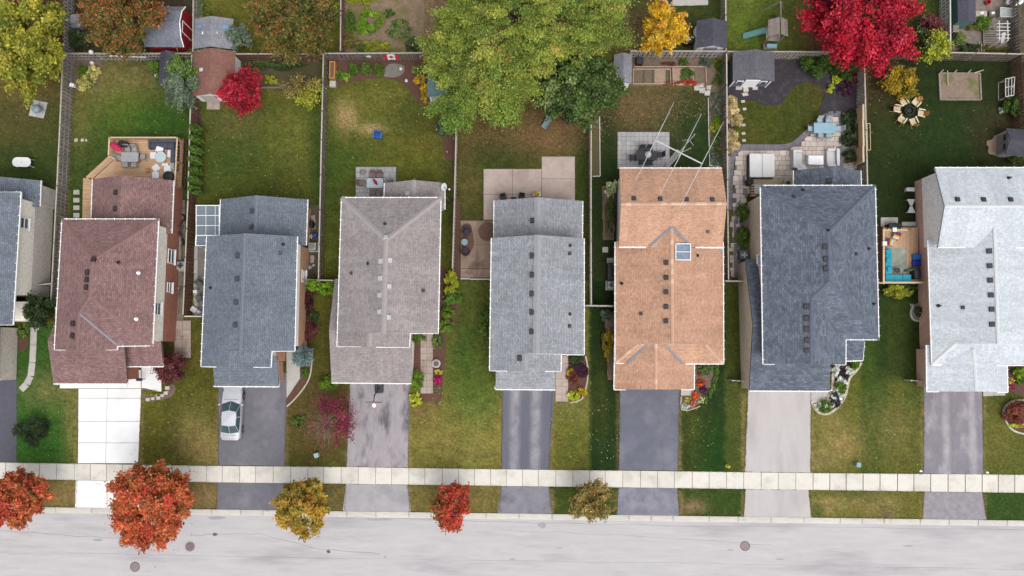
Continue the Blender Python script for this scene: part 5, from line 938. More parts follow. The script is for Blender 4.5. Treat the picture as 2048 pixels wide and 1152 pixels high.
# ================================================================== beds, patios and paths
M_mulch = mat('mulch_red', C(116, 80, 66), C(88, 60, 50), scale=8, bump=.6, bscale=25); M_mulchk = mat('mulch_black', C(66, 62, 68), C(50, 46, 54), scale=7, bump=.7, bscale=22, blot=C(84, 76, 82), blot_scale=1.5)
M_soil = mat('garden_soil', C(136, 116, 98), C(108, 92, 78), scale=5, bump=.6, bscale=20); M_gravel = mat('grey_gravel', C(150, 142, 134), C(118, 110, 104), scale=9, bump=.5, bscale=30)
M_pave = mat('paver_grey', C(196, 194, 194), C(178, 176, 178), scale=3, objvar=.09, bump=.15); M_pave2 = mat('paver_tan', C(228, 215, 204), C(206, 191, 180), scale=2.5, objvar=.12, bump=.2); M_pavek = mat('paver_charcoal', C(138, 132, 140), C(118, 112, 120), scale=3, objvar=.12, bump=.2)
M_pavel = mat('slab_pinkish', C(196, 178, 168), C(176, 158, 148), scale=2, objvar=.07, bump=.2, blot=C(146, 124, 112), blot_scale=.6, blot_lo=.55); M_patio = mat('patio_concrete', C(206, 188, 178), C(190, 172, 162), scale=1.6, objvar=.03, bump=.12, blot=C(176, 156, 146), blot_scale=.5)
M_patio2 = mat('patio_concrete_stained', C(178, 154, 140), C(150, 124, 110), scale=1.2, objvar=.04, bump=.12, blot=C(112, 86, 72), blot_scale=.5, blot_lo=.5, blot_hi=.72); M_stain = mat('patio_stain', C(124, 96, 80), C(106, 82, 70), scale=2)
M_pathc = mat('path_concrete', C(206, 202, 196), C(186, 182, 176), scale=2, objvar=.05, bump=.1); M_edge = mat('edging_stone', C(214, 204, 186), C(190, 180, 160), scale=4, objvar=.12); M_stone = mat('pale_stone', C(216, 210, 200), C(190, 182, 172), scale=4, objvar=.12, bump=.3)
BZ = [0]
def bed(px, m=M_mulch, z=.03, smooth=True):
    BZ[0] += 1; z += BZ[0]*.0006
    return sheet('garden_bed', smooth_px(px, 4) if smooth else px, -.05, z, m, amp=.03, step=.35)
def slabs(name, px_rows, m, z=.045, parent_name=None, kind='structure', label=None):
    """px_rows: list of quads in pixels"""
    q0 = px_rows[0]; t = thing(name, None, None, G(*q0[0])); t['kind'] = kind
    for q in px_rows: MB().prism(gpoly(q), -.05, z+rnd.uniform(-.006, .006)).build('slab', m, t)
    return t
def grid(u0, v0, u1, v1, nu, nv, gap=.5, skew=0):
    out = []
    for i in range(nu):
        for j in range(nv):
            a, b = u0+(u1-u0)*i/nu+gap/2, u0+(u1-u0)*(i+1)/nu-gap/2; c, d = v0+(v1-v0)*j/nv+gap/2, v0+(v1-v0)*(j+1)/nv-gap/2
            out.append([(a, c), (b, c), (b, d), (a, d)])
    return out
def inside(p, poly):
    ins = False; j = len(poly)-1
    for i in range(len(poly)):
        if (poly[i][1] > p[1]) != (poly[j][1] > p[1]) and p[0] < (poly[j][0]-poly[i][0])*(p[1]-poly[i][1])/(poly[j][1]-poly[i][1])+poly[i][0]: ins = not ins
        j = i
    return ins
def bedding(px, m, name='paving_bed', z=.025): return sheet(name, px, -.05, z, m, amp=0)
def gsheet(px, z0, z, m, amp=.03, step=.5):
    BZ[0] += 1; return sheet('garden_bed', px, z0, z+BZ[0]*.0006, m, amp=amp, step=step)
M_jt = mat('paver_joint', C(128, 118, 106), C(104, 96, 86), scale=6)
def edging(px, m=M_edge, w=.12, h=.1, n=4, name='edging', step=.55, closed=False, label=None, cat=None):
    P = [G(u, v) for u, v in smooth_px(px, n, closed)]
    t = thing(name, None, None, P[0]); t['kind'] = 'structure'; acc = 0; L_ = [0]
    for a, b in zip(P, P[1:]): L_.append(L_[-1]+(b-a).length)
    def atl(s):
        for i in range(len(P)-1):
            if L_[i+1] >= s: return P[i].lerp(P[i+1], (s-L_[i])/max(1e-6, L_[i+1]-L_[i]))
        return P[-1]
    k = 0; N_ = max(1, int(L_[-1]/step))
    for k in range(N_):
        a, b = atl(L_[-1]*k/N_), atl(L_[-1]*(k+1)/N_); d = (b-a)
        if d.length < .01: continue
        MB().box((a+b)/2-Vector((0, 0, .04)), d.length-.015, w, h+.04+rnd.uniform(-.008, .008), math.atan2(d.y, d.x)).build('edge_stone', m, t)
    return t
# lot 0
slabs('paver_pad', [[(65.6, 200), (80, 202.5), (76.5, 217.5), (62, 215)], [(80.8, 202.7), (95.5, 205), (92, 220.5), (77.3, 217.7)], [(61.8, 215.7), (76.3, 218.3), (72.8, 234), (57.6, 231.5)], [(77, 218.5), (91.8, 221.2), (87.5, 237), (73.5, 234.3)]], M_pave)
wk = [(68, 656), (67, 690), (65, 725), (62, 752), (54, 768), (42, 780)]
cen = smooth_px(wk, 3, False); q = []
for i in range(0, len(cen)-1, 3):
    a, b = cen[i], cen[min(i+3, len(cen)-1)]; d = Vector((b[0]-a[0], b[1]-a[1])).normalized(); n_ = Vector((-d.y, d.x))*6.3; a = Vector(a)+d*.4; b = Vector(b)-d*.4
    q.append([tuple(a+n_), tuple(b+n_), tuple(b-n_), tuple(a-n_)])
slabs('footpath', q, M_pathc)
slabs('footpath', [[(57, 655), (78, 655), (78, 660), (57, 660)]], M_pathc, .06)
bed([(36, 655), (54, 652), (56, 680), (50, 700), (38, 700)], M_mulch)
# lot 1
slabs('stepping_stones', [[(147, v), (159, v), (159, v+9), (147, v+9)] for v in (380, 396, 411, 426)]+[[(149, 278), (155, 276), (156, 283), (149, 284)], [(162, 278), (167, 277), (168, 283), (162, 283)], [(170, 279), (174, 278), (175, 283), (171, 283)]], M_stone, .03)
sheet('side_path', [(352, 400), (370, 400), (366, 640), (348, 640)], -.05, .03, mat('side_concrete', C(150, 140, 124), C(122, 112, 98), scale=1.5, blot=C(96, 86, 74), blot_scale=.8))
slabs('slab_path', grid(349, 641, 382, 716, 2, 4), M_pavel)
bed([(140, 115), (200, 118), (200, 150), (190, 172), (160, 178), (142, 165)], M_soil); bed([(284, 776), (323, 784), (345, 768), (350, 785), (330, 798), (290, 800)], M_soil)
slabs('rockery', [[(u-s, v-s*.7), (u+s, v-s), (u+s*.8, v+s*.8), (u-s*.9, v+s*.7)] for u, v, s in ((297, 799, 4), (307, 797, 3.5), (318, 796, 4), (326, 791, 3.5), (333, 786, 4), (336, 776, 4.5), (313, 790, 3))], M_stone, .18)
# lot 2
bed([(386, 212), (402, 212), (400, 300), (396, 396), (380, 396), (384, 300)], mat('mulch_brown', C(84, 66, 54), C(64, 52, 44), scale=6, bump=.5), smooth=False)  # dark brown mulch under the row of cedars
sheet('side_patio', [(397, 490), (414, 490), (410, 632), (385, 632), (388, 560)], -.05, .03, mat('side_patio_grey', C(150, 144, 138), C(122, 116, 110), scale=2.5)); slabs('edging_strip', [[(389, v), (396, v), (395, v+27), (388, v+27)] for v in range(492, 628, 28)], M_pathc, .06)
slabs('doorstep', [[(414, 203.5), (427, 203.5), (427, 219), (414, 219)], [(427.6, 203.5), (440, 203.5), (440, 219), (427.6, 219)]], M_pavel, .06)
edging([(522, 176), (580, 176), (645, 174)], mat('edging_timber', C(140, 132, 124), C(116, 108, 100)), .16, .15, 2, step=2.4); bed([(395, 112), (640, 112), (640, 172), (522, 174), (480, 200), (450, 205), (470, 150)], mat('leafy_soil', C(96, 92, 54), C(80, 72, 48), scale=4), smooth=False)
sheet('side_yard', [(608, 410), (641, 410), (636, 556), (606, 556)], -.05, .02, mat('side_gravel', C(104, 96, 74), C(80, 74, 56), scale=4, bump=.5)); slabs('stepping_stones', [[(621, 511), (629, 511), (628, 526), (621, 526)], [(622, 432), (630, 430), (631, 446), (623, 447)], [(624, 452), (631, 452), (631, 458), (624, 458)]], M_pavel, .04)
sheet('front_walk', [(573, 700), (601, 700), (600, 757), (573, 797)], -.05, .03, M_pathc); bed([(573, 798), (600, 758), (601, 702), (622, 700), (624, 742), (606, 775), (574, 812)], M_mulch, smooth=False); edging([(574, 813), (590, 798), (612, 770), (622, 745), (625, 700)], step=.5)
# lot 3
bed([(664, 120), (770, 118), (848, 120), (858, 205), (842, 208), (822, 186), (806, 168), (780, 158), (752, 156), (720, 160), (690, 168), (664, 172)], M_mulch); bed([(888, 258), (908, 262), (907, 318), (892, 318), (887, 300)], M_mulch); bed([(778, 128), (808, 132), (800, 152), (768, 152)], M_gravel, .036)
bedding([(711, 333), (792.5, 333), (792.5, 396), (711, 396)], M_jt); qs = []
v = 334.0
while v < 394:
    hgt = rnd.choice([8, 10.5, 12.5]); u = 712-rnd.uniform(0, 8)
    while u < 792:
        w_ = rnd.choice([8, 11, 16]); a, b = max(712, u+.3), min(792, u+w_-.3)
        if b-a > 2: qs.append([(a, v+.3), (b, v+.3), (b, min(395.5, v+hgt-.3)), (a, min(395.5, v+hgt-.3))])
        u += w_
    v += hgt
slabs('paver_patio', qs, M_pave)
slabs('doorstep', [[(a, 204), (a+12.5, 204), (a+12.8, 215.5), (a+.3, 215.5)] for a in (866, 879, 892)], M_pavel, .06); bed([(828.5, 690), (841, 690), (841, 746), (828.5, 746)], M_mulch, smooth=False); bed([(866, 670), (888, 664), (892, 700), (886, 760), (882, 800), (868, 800)], M_mulch); bed([(842, 788), (866, 788), (868, 800), (846, 805), (824, 806), (822, 792)], M_mulch); bed([(879, 545), (906, 545), (915, 600), (908, 655), (888, 666), (878, 660)], M_mulch)
slabs('slab_path', grid(841, 667, 866, 787, 2, 9), M_pavel)
# lot 4
slabs('patio', grid(967, 338, 1083, 440, 2, 2, .6)+grid(1083.2, 313, 1150, 402, 1, 2, .6), M_patio); slabs('patio', grid(921, 441, 987, 537, 2, 2, .6)+grid(921, 537.4, 987, 555.5, 2, 1, .6), M_patio2)
MB().lathe(G(975, 463, .055), [(.85, -.02), (.85, .002)], 28).build('patio_stain', M_stain, kind='structure'); sheet('patio_stain', smooth_px([(924, 452), (940, 448), (946, 470), (948, 490), (938, 505), (926, 500), (921, 475)], 4), .03, .058, M_stain, amp=.06, step=.2)
edging([(921, 557.5), (940, 557.5)], M_fwhite, .12, .2, 2, step=1.0); edging([(940, 558.5), (985, 558.5)], M_fwhite, .1, .14, 2, step=1.0); gsheet([(909, 400), (920, 400), (919, 556), (906, 556)], -.05, .03, M_mulch, amp=.02)
bed([(1137, 712), (1170, 712), (1175, 740), (1172, 770), (1162, 798), (1140, 804), (1136, 760)], M_mulch); edging([(1171, 712), (1176, 740), (1173, 770), (1163, 799), (1140, 805)], M_edge); slabs('slab_path', grid(1111, 712, 1136.5, 803, 2, 6), M_patio)
# lot 5
bedding([(1235, 264), (1339, 264), (1339, 338), (1235, 338)], M_jt); slabs('paver_patio', grid(1235, 264, 1339, 338, 12, 8, .5), M_pave); slabs('stepping_stones', [[(1205, 494), (1216, 494), (1216, 505), (1205, 505)]], M_stone, .03)
bed([(1262, 117), (1415, 117), (1440, 150), (1425, 185), (1405, 188), (1390, 172), (1262, 172)], M_soil, smooth=False); bed([(1418, 195), (1428, 160), (1452, 120), (1452, 332), (1420, 331)], M_soil, smooth=False); bed([(1184, 235), (1198, 235), (1199, 351), (1184, 351)], mat('leafy_bed', C(112, 96, 66), C(84, 82, 48), scale=4), smooth=False)
edging([(1199, 233), (1200, 352)], M_fwhite, .08, .12, 2); edging([(1200, 352.5), (1185, 353)], M_fwhite, .08, .12, 2); edging([(1416, 196), (1417, 260), (1419, 332)], M_fwhite, .07, .12, 2); edging([(1419, 332), (1441, 333)], M_fwhite, .07, .12, 2)
gsheet([(1204, 372), (1232, 372), (1228, 480), (1206, 480)], -.05, .03, M_soil); bed([(1390, 731), (1434, 731), (1433, 755), (1426, 778), (1408, 800), (1385, 818), (1362, 818), (1362, 792), (1388, 790)], M_soil, smooth=False); edging([(1362, 793), (1362, 818), (1376, 821), (1400, 812)], M_edge, .09); slabs('door_slab', [[(1362, 770), (1388, 770), (1386, 791), (1361.5, 791)]], M_pathc, .06)
gsheet([(1208, 625), (1230, 625), (1230, 760), (1216, 760)], -.05, .03, M_soil); slabs('slab_pad', [[(1214, 516), (1229, 516), (1229, 580), (1214, 580)]], M_pathc, .06); slabs('rockery', [[(u-s, v-s*.7), (u+s, v-s), (u+s*.8, v+s*.8), (u-s*.9, v+s*.7)] for u, v, s in ((1393, 177, 6), (1404, 182, 6), (1414, 187, 6), (1402, 172, 5), (1417, 176, 5))], M_stone, .15)
# lot 6
gsheet([(1456, 118), (1716, 122), (1714, 226), (1636, 226), (1647, 200), (1649, 186), (1641, 170), (1616, 162), (1592, 170), (1572, 194), (1556, 211), (1532, 212), (1505, 200), (1482, 197), (1470, 205), (1466, 250), (1470, 292), (1456, 310)], -.05, .035, M_mulchk, amp=.05, step=.3)
TANP = [(1469, 345), (1472, 315), (1486, 301), (1560, 301), (1588, 296), (1606, 283), (1640, 250), (1660, 235), (1677, 234), (1677, 372), (1590, 372), (1520, 372), (1492, 395), (1484, 405), (1476, 430), (1476, 556), (1462, 556), (1466, 420)]
bedding(TANP, M_jt); qs = []; v = 234.0
while v < 556:
    hgt = rnd.choice([7.5, 9.5, 11]); u = 1460-rnd.uniform(0, 12)
    while u < 1680:
        w_ = rnd.choice([8, 12, 16]); q = [(u+.35, v+.35), (u+w_-.35, v+.35), (u+w_-.35, v+hgt-.35), (u+.35, v+hgt-.35)]
        if inside((u+w_/2, v+hgt/2), TANP) and sum(inside(p, TANP) for p in q) >= 2: qs.append(q)
        u += w_
    v += hgt
slabs('paver_patio', qs, M_pave2)
edging([(1459, 420), (1461, 345), (1465, 313), (1479, 297), (1500, 294.5), (1560, 294.5), (1584, 290), (1602, 277), (1636, 244), (1656, 229.5), (1681, 228.5)], M_pavek, .52, .05, 6, 'paver_border', .22); edging([(1682, 234), (1682, 340)], M_pavek, .4, .05, 4, 'paver_border', .22); edging([(1489, 352), (1489, 395), (1477, 410), (1472, 432), (1472, 552)], M_pavek, .4, .05, 6, 'paver_border', .22)
M_peb = mat('pebbles', C(214, 208, 200), C(150, 142, 136), scale=14, bump=.4); M_pebbase = mat('pebble_base', C(150, 144, 138), C(116, 110, 104), scale=12, bump=.5)
def pebbles(px, n, seed):
    sheet('pebble_bed', px, -.05, .03, M_pebbase, amp=.02); r = random.Random(seed); us_ = [p[0] for p in px]; vs_ = [p[1] for p in px]; m = MB(); k = 0
    while k < n:
        p = (r.uniform(min(us_), max(us_)), r.uniform(min(vs_), max(vs_)))
        if inside(p, px):
            c = G(*p); a, b = r.uniform(.04, .09), r.uniform(.03, .07); rr = r.random()*6
            rg = [c+Vector((a*math.cos(rr+i*1.05), b*math.sin(rr+i*1.05), .03)) for i in range(6)]; t_ = c+Vector((0, 0, .08))
            for i in range(6): m.poly([rg[i], rg[(i+1) % 6], t_])
            k += 1
    m.build('pebbles', M_peb, kind='stuff', smooth=False)
pebbles([(1456, 312), (1461, 312), (1457, 395), (1456, 440)], 260, 1); pebbles([(1685, 226), (1710, 226), (1716, 300), (1714, 338), (1686, 338)], 900, 2); pebbles([(1478, 412), (1496, 412), (1496, 550), (1477, 550)], 600, 3); pebbles([(1820, 608), (1848, 608), (1848, 640), (1826, 640)], 160, 4)
slabs('doorstep', [[(1472, 172), (1484, 172), (1484, 180), (1471, 180)], [(1486, 175), (1496, 173), (1497, 183), (1487, 185)], [(1505, 172), (1515, 172), (1515, 180), (1505, 180)], [(1483, 187), (1495, 185), (1497, 191), (1486, 193)]], M_stone, .06); slabs('stepping_stones', [[(u-4, v-2), (u+3, v-3), (u+4, v+2), (u-3, v+3)] for u, v in ((1486, 203), (1489, 218), (1487, 250), (1487, 267), (1488, 281))], M_stone, .03)
bed([(1660, 730), (1690, 722), (1724, 722), (1716, 742), (1700, 752), (1692, 775), (1690, 792), (1675, 812), (1652, 826), (1634, 822), (1624, 806), (1650, 800), (1664, 785), (1662, 755)], mat('mulch_dark', C(90, 70, 66), C(66, 54, 54), scale=7, bump=.6), smooth=False)
edging([(1722, 725), (1712, 742), (1699, 755), (1694, 775), (1690, 792), (1676, 813), (1655, 828), (1637, 825), (1626, 812), (1623, 802)], M_edge, .2, .1, 4, step=.35); edging([(1665, 746), (1665, 770), (1662, 786), (1648, 800), (1625, 804)], M_pave2, .24, .09, 4, step=.3)
sheet('front_step', [(1622, 770), (1659, 770), (1657, 790), (1645, 801), (1622, 803)], -.05, .05, M_pathc, amp=0)
# lot 7
slabs('doorstep', [[(1761, 435), (1777.5, 435), (1777.5, 457), (1761, 457)], [(1778, 435), (1795, 435), (1795, 446), (1778, 446)], [(1778, 446.5), (1795, 446.5), (1795, 457), (1778, 457)], [(1803, 444), (1831, 444), (1831, 453), (1803, 453)]], M_pathc, .08)
sheet('sand_patch', [(1974, 282), (1996, 270), (1998, 312), (1978, 308)], -.05, .03, mat('brick_pad', C(176, 150, 130), C(150, 126, 108), scale=5), amp=.08); edging([(2048, 800), (2022, 803), (2007, 818), (2010, 840), (2024, 860), (2048, 868)], M_stone, .16, .12, 4, step=.3); bed([(2060, 798), (2024, 804), (2009, 820), (2012, 840), (2026, 858), (2060, 868)], M_mulch, smooth=False)
slabs('doorstep', [[(1966, 775), (1986, 775), (1986, 792), (1966, 792)], [(1986.5, 775), (2010, 775), (2010, 791), (1986.5, 791)]], M_pathc, .05); edging([(1826, 612), (1821, 622), (1823, 636), (1832, 642), (1842, 640)], M_stone, .14, .1, 4, step=.25); edging([(1852, 358), (1840, 362), (1832, 375), (1832, 390)], M_stone, .14, .1, 4, step=.25); bed([(1852, 360), (1840, 364), (1834, 378), (1836, 395), (1852, 395)], mat('leafy_bed2', C(96, 92, 60), C(110, 100, 76), scale=4))
bed([(2020, 735), (2060, 735), (2060, 790), (2020, 780)], M_mulch)
gsheet([(684, -60), (848, -60), (850, 104), (684, 104)], -.05, .02, mat('veg_soil', C(158, 132, 112), C(128, 106, 88), scale=3, bump=.5, blot=C(116, 112, 62), blot_scale=.7, blot_lo=.45, blot_hi=.6)); sheet('garden_path', [(1906, -60), (2036, -60), (2040, 100), (1906, 100)], -.05, .02, mat('allotment_ground', C(160, 146, 138), C(126, 112, 104), scale=3, blot=C(96, 92, 60), blot_scale=.8)); sheet('patio', [(1322, -60), (1418, -60), (1416, 10), (1326, 12)], -.05, .04, M_pathc)
# ================================================================== sheds
M_red = mat('barn_red', C(186, 44, 50), C(160, 34, 40), scale=3, rough=.6); M_wht = mat('painted_white', (.7, .7, .7, 1), (.64, .64, .64, 1), scale=3, rough=.55)
def roofmat(n, c): return shingle(n, c, 1.08, .92, .75, .1)
RM = dict(grey=roofmat('shed_roof_grey', (134, 138, 150)), pale=roofmat('shed_roof_pale', (150, 150, 158)), brown=roofmat('shed_roof_brown', (146, 104, 92)), dark=roofmat('shed_roof_dark', (84, 84, 96)), teal=roofmat('shed_roof_teal', (112, 144, 150)), mid=roofmat('shed_roof_mid', (112, 110, 118)))
def shed(label, prof, body, zw, roof_m, wall_m, axis='NS', rz=0, over=.15, thick=.07):
    """body: (u0,v0,u1,v1) footprint on the ground in pixels; prof: half profile [(frac of half width, z)...] from eave to ridge"""
    u0, v0, u1, v1 = body; a = G(u0, v1); b = G(u1, v0); cx, cy = (a.x+b.x)/2, (a.y+b.y)/2; w, d = b.x-a.x, b.y-a.y
    t = lthing('shed', label, 'shed'); t.location = (cx, cy, 0); t.rotation_euler = (0, 0, R(rz)); ax = (lambda x, y: (x, y)) if axis == 'NS' else (lambda x, y: (y, x)); hw, hd = (w/2, d/2) if axis == 'NS' else (d/2, w/2)
    MB().prism([(-w/2, -d/2), (w/2, -d/2), (w/2, d/2), (-w/2, d/2)], 0, zw).build('wall', wall_m, t)
    m = MB(); full = [(-f, z) for f, z in prof]+[(f, z) for f, z in prof[::-1][1:]]; k = 1+over/hw; L_ = hd+over
    for (f0, z0), (f1, z1) in zip(full, full[1:]):
        q = [Vector((*ax(f0*hw*k, -L_), z0)), Vector((*ax(f1*hw*k, -L_), z1)), Vector((*ax(f1*hw*k, L_), z1)), Vector((*ax(f0*hw*k, L_), z0))]
        n_ = (q[1]-q[0]).cross(q[2]-q[0])
        if n_.z < 0: q.reverse()
        sl = math.hypot((f1-f0)*hw*k, z1-z0)
        m.poly(q, [((p.y if axis == 'NS' else p.x)+9, (abs((p.x if axis == 'NS' else p.y))+9)) for p in q])
        for i in range(4): m.poly([q[i], q[i]-Vector((0, 0, thick)), q[(i+1) % 4]-Vector((0, 0, thick)), q[(i+1) % 4]])
        m.poly([p-Vector((0, 0, thick)) for p in q][::-1])
    m.build('roof', roof_m, t); hi = [(f, z) for f, z in full]
    for s in (-1, 1):
        MB().poly([Vector((*ax(f*hw, s*hd), z-.05)) for f, z in full]+[Vector((*ax(hw, s*hd), zw-.02)), Vector((*ax(-hw, s*hd), zw-.02))]).build('gable', wall_m, t)
    t['_w'] = w; t['_d'] = d
    return t, w, d
GB = [(1, 2.0), (0, 2.8)]
t, w, d = shed('red barn shed with grey gambrel roof and white trim', [(1, 1.9), (.62, 2.6), (0, 2.95)], (312, 34, 384, 106), 1.9, RM['grey'], M_red, 'EW')
MB().bar((w/2+.03, -.5, 0), (w/2+.03, -.5, 2), .08, .04).bar((w/2+.03, .5, 0), (w/2+.03, .5, 2), .08, .04).bar((w/2+.03, -.55, 2), (w/2+.03, .55, 2), .04, .08).build('door_trim', M_wht, t); tr_ = MB()
for (f0, z0), (f1, z1) in zip([(-1, 1.9), (-.62, 2.6), (0, 2.95), (.62, 2.6)], [(-.62, 2.6), (0, 2.95), (.62, 2.6), (1, 1.9)]): tr_.bar((w/2+.18, f0*d/2*1.08, z0), (w/2+.18, f1*d/2*1.08, z1), .05, .1)
tr_.build('fascia', M_wht, t)
t, w, d = shed('pale grey plastic shed with blue skylights beside the red barn', [(1, 1.9), (0, 2.5)], (407, 58, 478, 110), 1.9, RM['pale'], mat('plastic_grey', C(170, 170, 174), C(156, 156, 160), rough=.5), 'NS')
M_sky = mat('skylight_blue', C(96, 158, 200), C(120, 176, 210), rough=.3)
for s in (-1, 1): MB().box((s*w*.36, d*.22, 2.16), .5, .3, .03, 0, 0, s*.33).build('skylight', M_sky, t)
for x in (-.8, -.2, .4): MB().box((x, -.05, 2.4-abs(x)*.3), .2, .2, .06).build('roof_vent', M_wht, t)
t, w, d = shed('white shed with weathered brown gable roof beside the crimson maple', [(1, 2.0), (0, 2.75)], (404, 122, 482, 203), 2.0, RM['brown'], M_wht, 'NS')
MB().box((-.9, .2, 2.32), .3, .3, .18).build('roof_vent', M_vent['light'], t)
for x in (.55, 1.1): MB().box((x, -d/2-.03, 1.2), .42, .05, .5).build('window', M_glass, t)
MB().box((-.6, -d/2-.03, .05), 1.3, .05, 1.85).build('door', mat('door_offwhite', C(222, 218, 210), C(206, 202, 194)), t)
t, w, d = shed('small dark-roofed shed half hidden by the grey-green lilac', [(1, 1.8), (0, 2.3)], (338, 122, 366, 182), 1.8, RM['dark'], M_wht, 'NS')
MB().box((0, -d/2-.03, .05), .8, .05, 1.6).build('door', mat('door_grey', C(176, 176, 180), C(160, 160, 164)), t)
t, w, d = shed('small shed with teal roof and white double doors under the locust', [(1, 1.8), (0, 2.3)], (862, 150, 908, 203), 1.8, RM['teal'], M_wht, 'NS')
for x in (-.45, .45): MB().box((x, -d/2-.03, .05), .85, .05, 1.65).build('door', mat('door_palegrey', C(214, 214, 216), C(198, 198, 202)), t)
t, w, d = shed('dark-roofed shed with white gable beside the golden maple', [(1, 1.9), (0, 2.5)], (1387, 62, 1439, 108), 1.9, RM['dark'], M_wht, 'NS')
MB().box((0, -d/2-.03, .05), 1.2, .05, 1.7).build('door', mat('door_grey'), t)
t, w, d = shed('blue-grey roofed shed with white double doors and two windows in the black mulch', [(1, 2.0), (0, 2.7)], (1457, 124, 1531, 173), 2.0, RM['mid'], mat('shed_slate_wall', C(124, 128, 140), C(110, 114, 126)), 'NS')
MB().box((0, -d/2-.03, .05), 1.3, .06, 1.85).build('door', M_wht, t)
for s in (-1, 1):
    o_ = MB().box((s*1.05, -d/2-.04, 1.05), .6, .05, .6).build('window', M_wht, t); MB().box((s*1.05, -d/2-.075, 1.12), .42, .03, .46).build('pane', M_glass, o_)
    MB().box((s*1.62, -d/2-.03, 0), .1, .08, 2.0).build('corner_trim', M_wht, t)
t, w, d = shed('plastic shed with grey double doors and dark skylit roof beside the sandbox lawn', [(1, 1.5), (0, 2.15)], (1995, 272, 2062, 316), 1.5, RM['dark'], mat('plastic_pale', C(206, 204, 206), C(190, 188, 190), rough=.5), 'EW', rz=-4)
M_dg = mat('door_taupe', C(158, 154, 152), C(144, 140, 138))
for s in (-1, 1):
    o_ = MB().box((-w/2-.03, s*.42, .06), .05, .8, 1.5).build('door', M_dg, t); MB().box((-w/2-.07, s*.42, 1.05), .03, .5, .3).build('vent_slots', M_pipe, o_)
for s in (-1, 1): MB().box((-w*.14+.3, s*.3, 1.98), .25, .25, .04, 0, -s*.6).build('skylight', M_wht, t)
t, w, d = shed('little white shed with lilac door under the locust by the vegetable frame', [(1, 1.9), (0, 2.4)], (1226, 128, 1254, 178), 1.9, RM['pale'], M_wht, 'NS'); MB().box((w/2+.03, .3, .05), .05, .8, 1.6).build('door', mat('door_lilac', C(186, 176, 190), C(170, 160, 176)), t); slabs('doorstep', [[(1228, 180), (1240, 180), (1240, 190), (1228, 190)]], M_pathc, .06)
t, w, d = shed('long shed with green wall and dark blue roof in the allotment', [(1, 1.9), (0, 2.2)], (1896, -40, 1922, 58), 1.9, RM['dark'], mat('wall_green', C(96, 140, 130), C(80, 122, 112)), 'NS')
# ================================================================== furniture and small things
def place(o, u, v, z0=0, zm=.4, rz=0, s=1):
    p = G(u, v, z0+zm); o.location = (p.x, p.y, z0); o.rotation_euler = (0, 0, R(rz)); o.scale = (s, s, s); return o
def relabel(o, label, group=None):
    o['label'] = label
    if group: o['group'] = group
    return o
m_ = lambda px: px/22.8
M_alu = mat('aluminium', C(150, 150, 152), C(130, 130, 132), rough=.4, metal=.4); M_char = mat('charcoal', C(72, 72, 80), C(58, 58, 66), scale=5, rough=.7); M_blk = mat('black_plastic', C(42, 42, 46), C(32, 32, 36), scale=4, rough=.5)
M_mesh = mat('grey_mesh', C(176, 174, 172), C(158, 156, 154), scale=8); M_brnm = mat('brown_mesh', C(150, 126, 118), C(124, 102, 96), scale=8); M_gtab = mat('glass_table', C(204, 216, 222), C(190, 204, 212), rough=.4, spec=.3); M_gstone = mat('grey_table', C(184, 182, 186), C(164, 162, 168), scale=4, rough=.35)
M_navy = mat('navy_cushion', C(86, 88, 104), C(70, 72, 88), scale=4); M_wcush = mat('white_cushion', (.5, .5, .5, 1), (.44, .44, .44, 1), scale=4); M_pink = mat('pink_canvas', C(226, 58, 104), C(196, 40, 84), scale=5, stretch=(3, 1, 1)); M_wood = mat('cedar_wood', C(232, 194, 158), C(210, 168, 130), scale=4, stretch=(.4, 3, 1), objvar=.1, bump=.2); M_woodl = mat('light_wood', C(226, 204, 170), C(206, 180, 142), scale=4, objvar=.08, bump=.2); M_woodo = mat('orange_wood', C(222, 160, 92), C(196, 134, 72), scale=5, objvar=.1); M_woodg = mat('grey_wood', C(170, 160, 150), C(140, 130, 120), scale=4, objvar=.12, bump=.3); M_woodd = mat('dark_wood', C(128, 88, 66), C(104, 70, 52), scale=4, objvar=.15)
M_cover = mat('furniture_cover', C(236, 236, 236), C(220, 220, 222), scale=1.5, bump=.2, bscale=4); M_blue = mat('blue_plastic', C(36, 92, 170), C(28, 76, 148), rough=.4); M_teal = mat('turquoise_cushion', C(56, 176, 200), C(40, 156, 182), scale=3, bump=.2, bscale=6); M_bglass = mat('blue_glass', C(160, 196, 212), C(140, 178, 196), rough=.4, spec=.3); M_ratt = mat('brown_rattan', C(92, 74, 74), C(70, 56, 56), scale=12, bump=.4)
def chair(label, seat, frame, arms=True, name='patio_chair', high=.48, group=None):
    t = lthing(name, label, 'chair', group)
    MB().rbox((0, 0, .4), .5, .48, .05, .06).build('seat', seat, t)
    b = MB(); n = 4
    for k in range(n):
        z0 = .45+high*k/n; y0 = .22+.16*k/n; b.box((0, y0+.02, z0), .48, .035, high/n+.01, 0, -.32)
    b.build('backrest', seat, t)
    for sx in (-1, 1):
        for sy in (-1, 1): MB().tube([(sx*.25, sy*.22, .43), (sx*.28, sy*.28, 0)], .016, 5).build('leg', frame, t)
        if arms: MB().tube([(sx*.27, .3, .62), (sx*.29, 0, .64), (sx*.29, -.2, .62), (sx*.27, -.24, .42)], .018, 5).build('armrest', frame, t)
    return t
